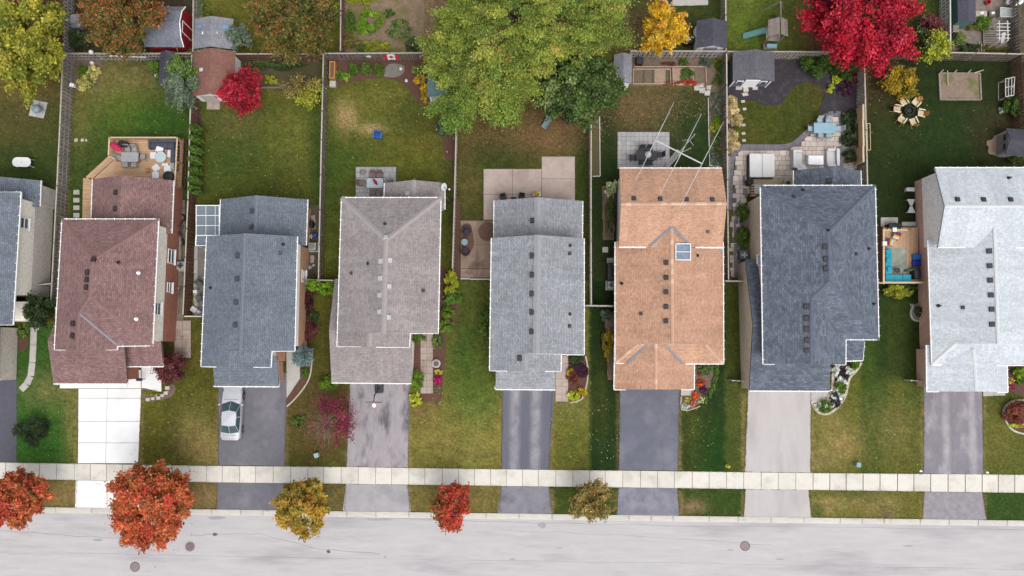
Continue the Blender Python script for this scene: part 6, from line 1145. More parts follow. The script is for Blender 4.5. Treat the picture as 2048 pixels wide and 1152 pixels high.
def table_rect(label, w, d, top, frame, z=.72, name='dining_table', r=.12, hole=True):
    t = lthing(name, label, 'table'); MB().rbox((0, 0, z-.03), w, d, .035, r).build('tabletop', top, t)
    for sx in (-1, 1):
        for sy in (-1, 1): MB().box((sx*(w/2-.12), sy*(d/2-.12), 0), .05, .05, z-.03).build('leg', frame, t)
    if hole: MB().lathe((0, 0, z+.006), [(.03, 0), (.03, .01)], 8).build('umbrella_hole', M_blk, t)
    return t
def table_round(label, r, top, frame, z=.72, name='round_table', cat='table'):
    t = lthing(name, label, cat); MB().lathe((0, 0, z-.03), [(r, 0), (r, .025), (r*.97, .035)], 24).build('tabletop', top, t)
    for k in range(4):
        a = k*math.pi/2+.7; MB().tube([(math.cos(a)*r*.35, math.sin(a)*r*.35, z-.03), (math.cos(a)*r*.7, math.sin(a)*r*.7, 0)], .02, 5).build('leg', frame, t)
    return t
def umbrella_closed(label, a, b, za, zb, m, r=.16):
    A, B = G(*a, za), G(*b, zb); t = thing('patio_umbrella', label, 'umbrella', A); d = B-A
    P = [A.lerp(B, k/6) for k in range(7)]; MB().tube(P, [r*.35, r*.8, r, r*.95, r*.8, r*.5, r*.15], 9).build('canopy', m, t); MB().tube([A-d*.12, B+d*.08], .022, 6).build('pole', M_alu, t); return t
def cover(label, name, cat, u, v, w, d, h, m, rz=0, r=.12, z0=0, dome=.03, base=None):
    t = lthing(name, label, cat); MB().rbox((0, 0, 0), w, d, h, r, 0, 4, dome).build('cover', m, t, smooth=False); place(t, u, v, z0, h, rz); return t
def one(name, label, cat, mb, m, u, v, z0=0, zm=.2, rz=0, group=None):
    o = mb.build(name, m, None, label, cat, group, keep=True); place(o, u, v, z0, zm, rz); return o
# ---- wooden deck of the brown house
dk = thing('deck', 'cedar deck with slatted railings behind the brown house', 'deck', G(290, 320)); ZD = .6
v = 277.0
while v < 372:
    a = MB().prism(gpoly([(229-(v-277)*.02, v+.2), (355-(v-277)*.04, v+.2), (355-(v-277)*.04, v+3.0), (229-(v-277)*.02, v+3.0)], ZD), ZD-.05, ZD+rnd.uniform(-.004, .004)).build('deck_board', M_wood, dk); v += 3.3
for k in range(3): MB().prism(gpoly([(219+k*3.4, 277), (222+k*3.4, 277), (222+k*3.4, 312+k*2), (219+k*3.4, 310+k*2)], ZD), ZD-.05, ZD).build('deck_board', M_wood, dk)
for k in range(7):                                    # lower diagonal step
    f = k/7; A = (217+f*12, 312+f*6); B_ = (171+f*11, 354+f*6); g_ = .82/7
    MB().prism(gpoly([A, (217+(f+g_)*12, 312+(f+g_)*6), (171+(f+g_)*11, 354+(f+g_)*6), B_], .35), .3, .35).build('deck_board', M_wood, dk)
MB().prism(gpoly([(183, 361), (229, 319), (229, 362), (183, 366)], .35), .28, .335).build('deck_panel', M_wood, dk)
v = 356.0
while v < 440: MB().prism(gpoly([(166-(v-360)*.02, v+.2), (183, v+.2), (183, v+3.0), (166-(v-360)*.02, v+3.0)], .35), .3, .35).build('deck_board', M_wood, dk); v += 3.3
for v in range(279, 375, 4): MB().prism(gpoly([(355.5-(v-277)*.05, v), (366.5-(v-277)*.05, v), (366.5-(v-277)*.05, v+3.2), (355.5-(v-277)*.05, v+3.2)], ZD-.1), ZD-.2, ZD-.1).build('deck_board', M_wood, dk)
def railing(parent, a, b, z0, h=.95, m=M_woodl, mb=M_wood, sp=.14):
    A, B = G(*a, z0+h), G(*b, z0+h); MB().bar(A, B, .12, .04).build('top_rail', m, parent); dn = Vector((0, 0, h-.1)); MB().bar(A-dn, B-dn, .05, .08).build('bottom_rail', mb, parent)
    n = max(1, int((B-A).length/sp)); bm = None
    for k in range(n+1):
        p = A.lerp(B, k/n); q = p.xy.to_3d()+Vector((0, 0, z0+.1))
        if bm is None: bm = MB().box(ORG[parent.name], .04, .04, h-.1).build('baluster', mb, parent); bm.location = q-ORG[parent.name]
        else: share(bm, parent, q)
    n = max(1, int((B-A).length/1.8))
    for k in range(n+1): MB().box(A.lerp(B, k/n).xy.to_3d()+Vector((0, 0, 0)), .1, .1, z0+h+.03).build('post', mb, parent)
railing(dk, (219, 275), (354, 275), ZD); railing(dk, (218.5, 275), (217, 311), ZD); railing(dk, (217.5, 312), (230, 318), ZD); railing(dk, (354.5, 275), (352, 322), ZD, sp=.3); railing(dk, (352, 323), (349.5, 372), ZD); railing(dk, (366.5, 278), (362, 375), ZD-.15, .9, M_woodd, M_woodd, .3)
t = place(table_rect('grey rounded dining table on the cedar deck', m_(35), m_(20), M_gstone, M_alu), 259.5, 314, ZD, .7)
ch = chair('grey mesh chair at the deck table, by the pink umbrella', M_mesh, M_alu); place(ch, 254.5, 300, ZD, .5, 0)
for u, v, rz, l in ((268, 300, 0, 'lawn side of the deck table, near the sofa'), (250.5, 329, 180, 'house side of the deck table, near the steps'), (267, 329, 180, 'house side of the deck table, near the sofa'), (285, 313.5, -90, 'end of the deck table facing the sofa'), (236.5, 315.5, 80, 'end of the deck table by the diagonal steps')): place(relabel(copy_tree(ch), 'grey mesh chair on the '+l), u, v, ZD, .5, rz)
umbrella_closed('closed pink-red umbrella leaning in the deck corner', (221, 287), (244, 302), ZD+.5, ZD+1.1, M_pink, .32)
t = cover('black covered barbecue in the deck corner', 'barbecue', 'barbecue', 244.5, 286.5, m_(20), m_(11), .9, M_blk, -8, .2, ZD)
so_ = thing('sectional_sofa', 'dark navy L-shaped sofa in the corner of the cedar deck', 'sofa', G(330, 300, ZD)); Z = ZD
MB().prism(gpoly([(296, 280), (353, 280), (352, 284), (296, 284)], Z+.7), Z, Z+.7).build('backrest', M_navy, so_); MB().prism(gpoly([(349.5, 285), (353, 285), (351.5, 340), (348, 340)], Z+.7), Z, Z+.68).build('backrest', M_char, so_); MB().prism(gpoly([(296, 284.5), (299, 284.5), (299, 297), (296, 297)], Z+.6), Z, Z+.58).build('armrest', M_navy, so_)
for k in range(4): MB().prism(gpoly([(299.4+k*12.2, 284.6), (311+k*12.2, 284.6), (311+k*12.2, 297), (299.4+k*12.2, 297)], Z+.42), Z, Z+.42+rnd.uniform(0, .03)).build('seat_cushion', M_navy, so_)
for k in range(3): MB().prism(gpoly([(341-k*.3, 297.6+k*14), (348.5-k*.3, 297.6+k*14), (348.5-k*.3, 311+k*14), (341-k*.3, 311+k*14)], Z+.42), Z, Z+.42).build('seat_cushion', M_navy if k < 2 else M_mesh, so_)
place(table_round('round pale glass table between white cushions on the deck', .5, M_gtab, M_alu), 321, 314, ZD, .7)
for u, v, w, d, rz, l in ((318.5, 298.5, 15, 11, -14, 'leaning on the navy sofa'), (306, 310.5, 13, 14, 0, 'beside the round table, facing the dining table'), (338.5, 307, 9, 16, -12, 'between the round table and the sofa arm'), (311.5, 335.5, 14, 14, 40, 'turned diagonally near the house roof'), (310.5, 350, 14, 14, 2, 'touching the brown roof edge'), (334.5, 338, 14, 14, 10, 'beside the black pouf'), (329.5, 329, 14, 6, -5, 'narrow, below the round table')): one('seat_cushion', 'white square cushion '+l, 'cushion', MB().rbox((0, 0, 0), m_(w), m_(d), .14, .06), M_wcush, u, v, ZD+.3 if w == 15 else ZD+.01, .14, rz)
one('pouf', 'black round pouf at the edge of the brown roof', 'pouf', MB().lathe((0, 0, 0), [(.42, 0), (.5, .15), (.46, .34), (.2, .4), (.01, .41)], 18), M_blk, 335, 352, ZD, .4)
st = lthing('folding_stool', 'little brown wooden folding stool on the deck', 'stool')
for x in (-.12, -.04, .04, .12): MB().box((x, 0, .4), .06, .34, .02).build('slat', M_woodo, st)
for s in (-1, 1): MB().bar((-.18, s*.15, 0), (.18, s*.15, .4), .03).build('leg', M_woodd, st); MB().bar((.18, s*.12, 0), (-.18, s*.12, .4), .03).build('leg', M_woodd, st)
place(st, 294, 340, ZD, .4, 8)
# ---- lot 0 and 1 small things
t = lthing('oval_table', 'white oval plastic table on the lawn beside the slate rear roof', 'table'); MB().rbox((0, 0, .68), m_(38), m_(20), .04, m_(9.6), n=6).build('tabletop', M_wcush, t); MB().lathe((0, 0, .725), [(.04, 0), (.04, .01)], 8).build('umbrella_hole', M_alu, t)
for sx in (-1, 1):
    for sy in (-1, 1): MB().tube([(sx*.6, sy*.25, .68), (sx*.75, sy*.35, 0)], .025, 5).build('leg', M_wcush, t)
place(t, 43, 324, 0, .7)
t = lthing('garden_lantern', 'round blue-grey garden lantern on the small paver pad', 'lantern'); MB().lathe((0, 0, .05), [(.3, 0), (.32, .1), (.24, .14), (.24, .5)], 16).build('base', M_gstone, t); MB().lathe((0, 0, .55), [(.3, 0), (.42, .1), (.36, .3), (.2, .42), (.06, .46)], 16).build('dome', mat('patina', C(150, 170, 176), C(126, 146, 152), rough=.4), t); place(t, 73.5, 218, 0, .6)
one('plank', 'weathered plank leaning near the fence corner under the yellow maple', 'plank', MB().box((0, 0, 0), 1.6, .2, .06, 0, 0, -.18), M_woodg, 104, 147, .16, .1, -33)
one('plank', 'long white plank fixed along the back fence', 'plank', MB().box((0, 0, 0), m_(76), .05, .2), M_wcush, 254, 112.5, 1.2, .2, -1)
t = lthing('birdhouse', 'white birdhouse on a stake at the left picket fence', 'birdhouse'); MB().box((0, 0, 1.2), .3, .25, .3).build('box', M_wcush, t); MB().box((0, 0, 1.5), .4, .32, .04).build('roof', M_wcush, t); MB().bar((0, 0, 0), (0, 0, 1.2), .05).build('stake', M_wcush, t); place(t, 145, 171, 0, 1.4, -15)
for u, v, zz, l in ((183, 125, .5, 'white enamel lantern standing at the foot of the back fence'), (181, 103, 1.9, 'white lantern cap on the post of the back fence')): one('lantern', l, 'lantern', MB().lathe((0, 0, 0), [(.1, 0), (.16, .05), (.18, .25), (.12, .38), (.03, .42)], 12), M_wcush, u, v, zz if zz > 1 else 0, .3)
one('garden_sign', 'small white card by the narrow green cedar', 'sign', MB().box((0, 0, 0), .3, .22, .03, 0, .3), M_wcush, 312, 150, .1, .1, 30)
def line(a, b, za, zb, label, r=.006, m=M_alu): A, B = G(*a, za), G(*b, zb); MB().tube([A.lerp(B, k/8)-Vector((0, 0, .12*math.sin(k/8*math.pi))) for k in range(9)], r, 4).build('clothesline', m, None, label, 'line')
line((146, 226), (219, 272), 1.7, 1.5, 'thin white line from the picket fence to the deck corner'); line((345, 267), (378, 261), 1.5, 1.7, 'short thin line from the cedar deck to the red-brown fence')
t = lthing('storage_bin', 'grey rounded storage bin beside the upper picket fence', 'bin'); MB().rbox((0, 0, 0), .9, 1.25, .7, .2, dome=.05).build('body', mat('bin_grey', C(150, 152, 156), C(132, 134, 138), rough=.5), t); MB().rbox((0, .18, .72), .82, .8, .06, .2).build('lid', mat('bin_lid', C(176, 180, 184), C(160, 164, 168), rough=.4), t); place(t, 152, 43, 0, .5, 4)
t = thing('canopy_tarp', 'folded white and purple tarp under the burgundy shrub tree', 'tarp', G(88, 8)); MB().poly([G(70, 18, .3), G(104, 14, .3), G(103, 2, .7), G(84, -6, .8)]).build('cloth', M_wcush, t); MB().poly([G(84, -6, .8), G(103, 2, .7), G(106, -14, .3), G(80, -18, .3)]).build('flap', mat('plum_cloth', C(104, 74, 96), C(86, 60, 80)), t)
one('toy_box', 'small red box half hidden by the yellow-green maple', 'box', MB().rbox((0, 0, 0), .35, .5, .3, .05), mat('red_plastic', C(196, 62, 58), C(176, 50, 48), rough=.4), 82, 48, 0, .3)
def ac(label, u, v, rz=0, w=.72, body=None, fan=None):
    t = lthing('air_conditioner', label, 'air conditioner'); MB().rbox((0, 0, .05), w, w, .75, .08).build('cabinet', body or mat('ac_cabinet', C(196, 196, 194), C(178, 178, 176), rough=.5), t); MB().lathe((0, 0, .82), [(w*.4, 0), (w*.4, .02), (w*.36, .03)], 18).build('fan_ring', M_alu, t)
    for k in range(4): MB().box((math.cos(k*1.57)*w*.17, math.sin(k*1.57)*w*.17, .845), w*.3, w*.14, .012, k*1.57).build('fan_blade', fan or M_blk, t)
    MB().box((0, 0, 0), w+.2, w+.2, .05).build('pad', M_pathc, t); return place(t, u, v, 0, .8, rz)
ac('air conditioner beside the brick wall of the brown house', 361, 531); ac('large pale air conditioner in the side yard of the slate house', 624, 492.5, w=.66, fan=M_mesh); ac('grey air conditioner with white fan blades beside the blue-grey house', 1489, 510, w=.85, body=mat('ac_dark', C(128, 126, 126), C(108, 106, 106)), fan=M_wcush); ac('white air conditioner with black fan beside the orange house', 1222.5, 570, w=.62)
def coil(label, name, cat, u, v, r, m, n=3):
    b = MB()
    for k in range(n): b.tube([(math.cos(a/10*6.283)*(r-k*.05), math.sin(a/10*6.283)*(r-k*.05), .06+k*.05) for a in range(11)], .025, 5)
    return one(name, label, cat, b, m, u, v, .03, .1)
coil('black coiled garden hose by the brick wall of the brown house', 'garden_hose', 'hose', 363, 436, .36, M_blk); coil('grey hose coil beside the narrow concrete path', 'garden_hose', 'hose', 360, 578, .24, M_alu)
bk = lthing('bicycle', 'old bicycle leaning in the narrow side path', 'bicycle')
for y in (-.5, .5): MB().tube([(0, y+math.cos(a/14*6.283)*.32, .33+math.sin(a/14*6.283)*.32) for a in range(15)], .025, 5).build('wheel', M_blk, bk)
MB().tube([(0, -.5, .33), (0, -.15, .75), (0, .35, .78), (0, .5, .33)], .025, 5).tube([(0, -.15, .75), (0, 0, .3), (0, .35, .78)], .025, 5).build('frame', M_alu, bk); MB().tube([(-.28, .36, .95), (0, .38, .98), (.28, .36, .95)], .02, 5).build('handlebar', M_blk, bk); MB().rbox((0, -.2, .82), .16, .28, .06, .06).build('saddle', M_blk, bk); place(bk, 362, 462, .03, .5, 4)
one('lumber_stack', 'stack of grey lumber along the narrow side path', 'lumber', MB().box((0, 0, 0), .3, 2.2, .25).box((.05, .1, .25), .16, 1.9, .1), M_woodg, 360, 497, .03, .2, 2); one('wheelbarrow_tray', 'dark plastic tub beside the bicycle', 'tub', MB().lathe((0, 0, 0), [(.25, 0), (.34, .3), (.3, .3), (.22, .05)], 14), M_blk, 362, 486, .03, .2)
t = lthing('mailbox', 'black letter box at the corner of the brick porch', 'mailbox'); MB().rbox((0, 0, .9), .45, .25, .3, .05).build('box', M_blk, t); MB().bar((0, 0, 0), (0, 0, .9), .06).build('post', M_blk, t); place(t, 279, 759, .03, 1, 0)
# ---- lot 2
fc = chair('green-grey folding chair lying in the side patio of the slate house', mat('green_mesh', C(110, 118, 106), C(92, 100, 90), scale=8), M_char, name='folding_chair'); place(fc, 400, 570, .03, .3, 30); place(relabel(copy_tree(fc), 'green-grey folding chair beside the white boxes'), 398, 597, .03, .3, -60)
for u, v, w, rz, l in ((387, 619, 13, -32, 'larger white storage box behind the gate of the slate house'), (397, 624, 8, -32, 'smaller white storage box behind the gate of the slate house'), (390, 583, 8, 10, 'white paper box under the folding chair')): one('storage_box', l, 'box', MB().rbox((0, 0, 0), m_(w), m_(w*.85), .4, .05).box((0, 0, .4), m_(w)*.9, m_(w)*.75, .04), M_wcush, u, v, .03, .4, rz)
t = lthing('hose_reel', 'blue hose reel beside the fence of the slate house', 'hose reel'); MB().lathe((0, 0, .1), [(.2, 0), (.2, .3), (.12, .36)], 12).build('drum', M_blue, t); MB().bar((-.25, 0, .3), (.25, .1, .4), .06).build('handle', M_blue, t); place(t, 630, 470, .02, .3)
t = lthing('fan_wheel', 'black and white wheel leaning by the slate house wall', 'wheel'); MB().lathe((0, 0, 0), [(.3, 0), (.3, .08), (.24, .1)], 16).build('tyre', M_blk, t)
for k in range(6): MB().box((math.cos(k*1.047)*.12, math.sin(k*1.047)*.12, .1), .22, .05, .02, k*1.047).build('spoke', M_wcush, t)
place(t, 621, 473, .02, .1); one('gas_meter', 'dark meter box on the brick wall of the slate house', 'meter', MB().rbox((0, 0, 0), .25, .6, .9, .05), M_blk, 623, 448, .02, .7); one('garden_box', 'low grey pot cluster behind the cross gate', 'pots', MB().lathe((0, 0, 0), [(.14, 0), (.18, .2), (.14, .2)], 10).lathe((.3, .2, 0), [(.1, 0), (.14, .2), (.1, .2)], 10), M_mesh, 620, 535, .02, .2)
# ---- parked car
car = lthing('parked_car', 'silver sedan parked nose-in on the dark asphalt driveway', 'car'); M_car = mat('silver_paint', C(212, 214, 222), C(206, 208, 216), rough=.3, metal=.25, coat=.5, spec=.5); M_cg = mat('car_glass', (.02, .035, .04, 1), (.04, .07, .075, 1), scale=1.5, rough=.08, spec=.35); M_tyre = mat('tyre', C(44, 44, 46), C(34, 34, 36)); M_rim = mat('rim', C(200, 200, 204), C(170, 170, 176), metal=.7, rough=.3)
LC, WC = 4.7, 1.8
# body sections along the length (y+ is the nose): y, half width, beltline z, and body shape
secs = [(-2.35, .62, .55, .62), (-2.28, .78, .42, .86), (-2.0, .87, .3, .95), (-1.4, .9, .25, .98), (-.6, .9, .25, .98), (.5, .9, .25, .97), (1.1, .89, .25, .93), (1.7, .86, .26, .84), (2.1, .78, .34, .74), (2.28, .64, .42, .64), (2.35, .45, .5, .58)]
b = MB(); rows = []
for y, hw, zb, zt in secs: rows.append([Vector((x*hw, y, z)) for x, z in ((-.96, zb), (-1, zb+(zt-zb)*.45), (-.98, zt-.1), (-.9, zt-.02), (-.5, zt+.015), (0, zt+.025), (.5, zt+.015), (.9, zt-.02), (.98, zt-.1), (1, zb+(zt-zb)*.45), (.96, zb))])
for r0, r1 in zip(rows, rows[1:]):
    for i in range(10): b.poly([r0[i], r1[i], r1[i+1], r0[i+1]])
    b.poly([r0[10], r1[10], r1[0], r0[0]])
b.poly(rows[0]); b.poly(rows[-1][::-1]); body = b.build('body', M_car, car, smooth=True)
# greenhouse: base loop at the beltline, roof loop on top
def loop(pts, z): return [Vector((x, y, z if not callable(z) else z(x, y))) for x, y in pts]
base = [(-.8, -1.62), (0, -1.78), (.8, -1.62), (.86, -.3), (.84, .75), (0, 1.05), (-.84, .75), (-.86, -.3)]; top = [(-.6, -.98), (0, -1.06), (.6, -.98), (.64, -.3), (.62, .12), (0, .26), (-.62, .12), (-.64, -.3)]
Bl = loop(base, .95); Tl = loop(top, 1.4); cx_ = Vector((0, -.4, 1.45))
rf = MB()
for i in range(8): rf.poly([Tl[i], Tl[(i+1) % 8], cx_])
rf.build('roof', M_car, car, smooth=True)
def quad(i, j, m, name, sh=.06, lift=.012):
    q = [Bl[i], Bl[j], Tl[j], Tl[i]]; c = sum(q, Vector())/4; n_ = (q[1]-q[0]).cross(q[3]-q[0]).normalized(); q = [p.lerp(c, sh)+n_*lift for p in q]; return q
pl = MB()
for i in range(8): pl.poly([Bl[i], Bl[(i+1) % 8], Tl[(i+1) % 8], Tl[i]])
pl.build('pillars', M_car, car)
MB().poly(quad(0, 1, 0, 0)).poly(quad(1, 2, 0, 0)).build('rear_window', M_cg, car); MB().poly(quad(4, 5, 0, 0, .05)).poly(quad(5, 6, 0, 0, .05)).build('windshield', M_cg, car)
for i, j in ((2, 3), (3, 4), (6, 7), (7, 0)): MB().poly(quad(i, j, 0, 0, .08)).build('side_window', M_cg, car)
for sx in (-1, 1):
    for y in (-1.4, 1.42):
        w_ = MB(); 
        for x0, x1 in ((sx*.72, sx*.91),):
            ring = [[Vector((x, y+math.cos(k/16*6.283)*.32, .32+math.sin(k/16*6.283)*.32)) for k in range(16)] for x in (x0, x1)]
            for k in range(16): w_.poly([ring[0][k], ring[1][k], ring[1][(k+1) % 16], ring[0][(k+1) % 16]])
            w_.poly(ring[1])
        wo_ = w_.build('wheel', M_tyre, car); r_ = MB()
        for k in range(16): r_.poly([Vector((sx*.918, y, .32)), Vector((sx*.915, y+math.cos(k/16*6.283)*.2, .32+math.sin(k/16*6.283)*.2)), Vector((sx*.915, y+math.cos((k+1)/16*6.283)*.2, .32+math.sin((k+1)/16*6.283)*.2))])
        r_.build('rim', M_rim, wo_)
    MB().rbox((sx*1.0, .72, .95), .2, .12, .12, .04).build('side_mirror', M_car, car); MB().rbox((sx*.68, 2.16, .6), .3, .2, .1, .05).build('headlight', M_gtab, car); MB().rbox((sx*.7, -2.26, .7), .26, .1, .12, .03).build('tail_light', mat('tail_red', C(150, 30, 36), C(130, 24, 30), rough=.3), car)
    for y in (-.75, .2): MB().box((sx*.905, y, .74), .03, .2, .03).build('door_handle', M_alu, car)
for y_, w_, z_ in ((1.16, 1.3, .945), (-1.86, 1.25, .985)): MB().box((0, y_, z_), w_, .018, .012).build('panel_seam', M_blk, car)
place(car, 462.5, 826, .02, .8, 0)
car.scale = (1, 1.02, 1)
# ---- utility boxes, hydrant, markers
def ubox(label, u, v, rz, c): t = lthing('utility_box', label, 'utility box'); mm = mat('utility_'+label[:12], C(*c), C(*[x*.9 for x in c]), rough=.5); MB().rbox((0, 0, 0), .36, .36, .55, .04).build('housing', mm, t); MB().rbox((0, 0, .55), .4, .4, .06, .05).build('lid', mm, t); return place(t, u, v, 0, .6, rz)
ubox('pale blue utility box under the bare crabapple twigs', 632, 911, 22, (188, 214, 220)); ubox('grey-blue utility box on the lawn before the blue-grey house', 1718, 930, -8, (150, 178, 188))
t = lthing('fire_hydrant', 'yellow fire hydrant on the lawn edge beside the pale driveway', 'hydrant'); M_yel = mat('hydrant_yellow', C(236, 212, 66), C(214, 188, 50), rough=.45); MB().lathe((0, 0, 0), [(.15, 0), (.15, .05), (.1, .07), (.1, .5), (.13, .53), (.12, .62), (.05, .72), (.03, .76)], 12).build('barrel', M_yel, t)
for s in (-1, 1): MB().tube([(s*.1, 0, .42), (s*.19, 0, .42)], .06, 8).build('nozzle', M_yel, t)
place(t, 1457, 933, 0, .5)
for u, v, l in ((1842, 942, 'small white stone marker on one side of the cracked driveway, by the striped lawn'), (1975, 945, 'small white stone marker by the ringed corner bed driveway side')): one('marker_stone', l, 'stone', MB().rbox((0, 0, 0), .26, .16, .14, .05), M_wcush, u, v, 0, .1, -15)
t = lthing('staked_sapling', 'young leafless sapling with a stake on the grass boulevard', 'sapling'); MB().tube([(0, 0, 0), (.02, .05, .9), (-.04, .1, 1.9)], [.03, .02, .008], 6).build('trunk', M_bark2, t); sp = MB(); rr_ = random.Random(77)
for k in range(22):
    z0 = rr_.uniform(.7, 1.8); a = rr_.random()*6.28; l_ = rr_.uniform(.4, 1.0); sp.tube([(0, .05, z0), (math.cos(a)*l_*.5, .05+math.sin(a)*l_*.5, z0+.25), (math.cos(a)*l_, .05+math.sin(a)*l_, z0+.35)], [.012, .008, .004], 4)
sp.build('twigs', M_bark2, t); MB().tube([(.5, -.5, 0), (.1, 0, 1.2)], .02, 5).build('stake', mat('stake_blue', C(130, 140, 156), C(116, 126, 142)), t); place(t, 1765, 1022, 0, .2)
# ---- lot 3
bh = lthing('basketball_hoop', 'portable basketball hoop against the taupe garage on the worn driveway', 'basketball hoop'); MB().rbox((0, .55, 0), .75, 1.0, .22, .12).build('base', M_char, bh); MB().tube([(0, .5, .2), (0, .2, 1.6), (0, 0, 2.6)], .06, 8).build('pole', M_blk, bh); MB().tube([(0, .05, 2.4), (0, -.5, 2.8)], .04, 6).build('arm', M_blk, bh); MB().box((0, -.55, 2.4), 1.3, .05, .8).build('backboard', mat('backboard_grey', C(96, 98, 106), C(110, 112, 118), rough=.3), bh); MB().tube([(math.cos(a/14*6.283)*.22, -.85+math.sin(a/14*6.283)*.22, 2.55) for a in range(15)], .02, 5).build('rim', M_pink, bh)
MB().lathe((0, -.85, 2.1), [(.12, 0), (.21, .44)], 12).build('net', M_wcush, bh); place(bh, 754, 789, .02, 1.2, 0)
place(table_rect('glass patio table with pink umbrella behind the taupe house', m_(33), m_(20), M_gtab, M_brnm), 750, 366, .04, .7)
ch = chair('brown mesh chair on the lawn side of the glass table, nearer the pot', M_brnm, M_char); place(ch, 746, 350.5, .04, .5, 0)
for u, v, rz, l in ((759, 351, 0, 'lawn side of the glass table, farther from the pot'), (723, 366, 85, 'open end of the glass table'), (746, 384, 180, 'house side of the glass table, left free of the roof'), (765, 385, 180, 'house side of the glass table, partly under the rear roof'), (778, 365, -90, 'roof end of the glass table')): place(relabel(copy_tree(ch), 'brown mesh chair on the '+l), u, v, .04, .5, rz)
umbrella_closed('small closed pink umbrella over the glass table', (754, 369), (745, 356), .8, 1.9, M_pink, .14)
one('plant_pot', 'round empty clay pot on the paver patio of the taupe house', 'pot', MB().lathe((0, 0, 0), [(.2, 0), (.28, .3), (.29, .34), (.23, .34), (.2, .12), (.01, .1)], 14), mat('pot_grey', C(168, 160, 152), C(146, 138, 130)), 726, 345, .04, .2)
t = lthing('toddler_chair', 'blue plastic toddler chair on the back lawn', 'chair'); MB().rbox((0, 0, 0), .62, .55, .32, .1).build('seat', M_blue, t); MB().rbox((0, .28, .1), .66, .16, .55, .07).build('backrest', M_blue, t)
for s in (-1, 1): MB().rbox((s*.34, 0, .1), .12, .6, .4, .05).build('armrest', mat('blue_light', C(70, 128, 196), C(58, 112, 180), rough=.4), t)
place(t, 755, 270, 0, .4, -4)
fl = thing('flag', 'red and white maple leaf flag hung on the dark slatted fence', 'flag', G(781, 113, 1.2)); fy = G(781, 106.2, 1.8).y-.1; x0 = G(766, 108, 1.7).x; x1 = G(797, 108, 1.7).x; M_fred = mat('flag_red', C(206, 48, 60), C(190, 40, 52)); fw = x1-x0
def fp(a, z, dy=0): return Vector((x0+a*fw, fy-dy-.04*math.sin(a*9), z))
for a0, a1, mm, nm, drop in ((0, .25, M_fred, 'red_band', .55), (.25, .75, M_wcush, 'white_band', .85), (.75, 1, M_fred, 'red_band', .55)):
    q = MB()
    for k in range(4):
        for j in range(3): q.poly([fp(a0+(a1-a0)*k/4, 1.75-drop*j/3, j*.06), fp(a0+(a1-a0)*k/4, 1.75-drop*(j+1)/3, (j+1)*.06), fp(a0+(a1-a0)*(k+1)/4, 1.75-drop*(j+1)/3, (j+1)*.06), fp(a0+(a1-a0)*(k+1)/4, 1.75-drop*j/3, j*.06)])
    q.build(nm, mm, fl)
lf = [(0, .24), (.05, .15), (.1, .17), (.09, .02), (.16, .09), (.18, .06), (.24, .07), (.21, .0), (.24, -.03), (.12, -.12), (.13, -.16), (.02, -.14), (.02, -.24)]; lf = lf+[(-a, b) for a, b in lf[::-1]]
MB().poly([Vector((x0+fw*.5+a, fy-.13-(.0-b)*.2, 1.42+b)) for a, b in lf][::-1]).build('maple_leaf', M_fred, fl)
one('notice_card', 'white card on the dark slatted fence', 'card', MB().box((0, 0, 0), .42, .03, .34), M_wcush, 737.5, 113, 1.0, .2)
t = lthing('corner_planter', 'tall wooden planter box in the mulch corner', 'planter'); MB().box((0, 0, 0), .1, 1.6, .7).build('side', M_woodo, t); MB().box((.42, 0, 0), .1, 1.6, .7).build('side', M_woodo, t); MB().box((.21, .75, 0), .32, .1, .7).build('end', M_woodo, t); MB().box((.21, -.75, 0), .32, .1, .7).build('end', M_woodo, t); MB().box((.21, 0, 0), .32, 1.4, .55).build('soil', M_soil, t); place(t, 660, 140, 0, .6); one('stone_block', 'square pale stone block at the foot of the corner planter', 'stone', MB().rbox((0, 0, 0), .55, .55, .4, .04), M_stone, 665, 167, 0, .4)
for u, v, l in ((801, 136, 'white garden ornament in the gravel patch of the mulch bed'), (812, 160, 'small white ornament on the edge of the mulch bed')): one('garden_ornament', l, 'ornament', MB().lathe((0, 0, 0), [(.12, 0), (.14, .1), (.06, .2), (.1, .32), (.02, .4)], 10), M_wcush, u, v, .02, .3)
one('garden_ornament', 'small white spike by the blue-green pine', 'ornament', MB().lathe((0, 0, 0), [(.05, 0), (.05, .3), (.01, .4)], 8), M_wcush, 894, 303, .02, .3)
ds = thing('satellite_dish', 'white satellite dish on the rear roof corner of the taupe house', 'satellite dish', G(888, 374, 3.0)); c = G(888, 374, 3.55)
dq = MB(); rim_ = [c+Vector((.26*math.cos(k/16*6.283), .34*math.sin(k/16*6.283), .16*math.cos(k/16*6.283)-.02)) for k in range(16)]
for k in range(16): dq.poly([rim_[k], rim_[(k+1) % 16], c+Vector((-.05, 0, -.12))]); dq.poly([rim_[(k+1) % 16], rim_[k], c+Vector((-.06, 0, -.15))])
dq.build('reflector', M_wcush, ds); MB().tube([c+Vector((-.05, 0, -.1)), c+Vector((.1, -.1, .05)), c+Vector((.45, -.22, .1))], .02, 5).build('feed_arm', M_alu, ds); MB().rbox(c+Vector((.47, -.22, .06)), .14, .14, .1, .03).build('receiver', M_wcush, ds); MB().tube([c+Vector((-.05, 0, -.12)), G(888, 374, 2.75)], .025, 6).build('mast', M_alu, ds)
MB().tube([G(890, 391, 2.7), G(897, 400, 1.4), G(904, 409, 0)], .03, 5).build('guy_pole', M_alu, None, 'slanting grey pole below the satellite dish corner', 'pole')
t = lthing('wire_planter', 'white wirework urn planter beside the slab walk', 'planter'); q = MB()
for k in range(8): q.tube([(math.cos(k*.785)*r_, math.sin(k*.785)*r_, z) for r_, z in ((.1, 0), (.3, .15), (.36, .35), (.28, .5))], .02, 4)
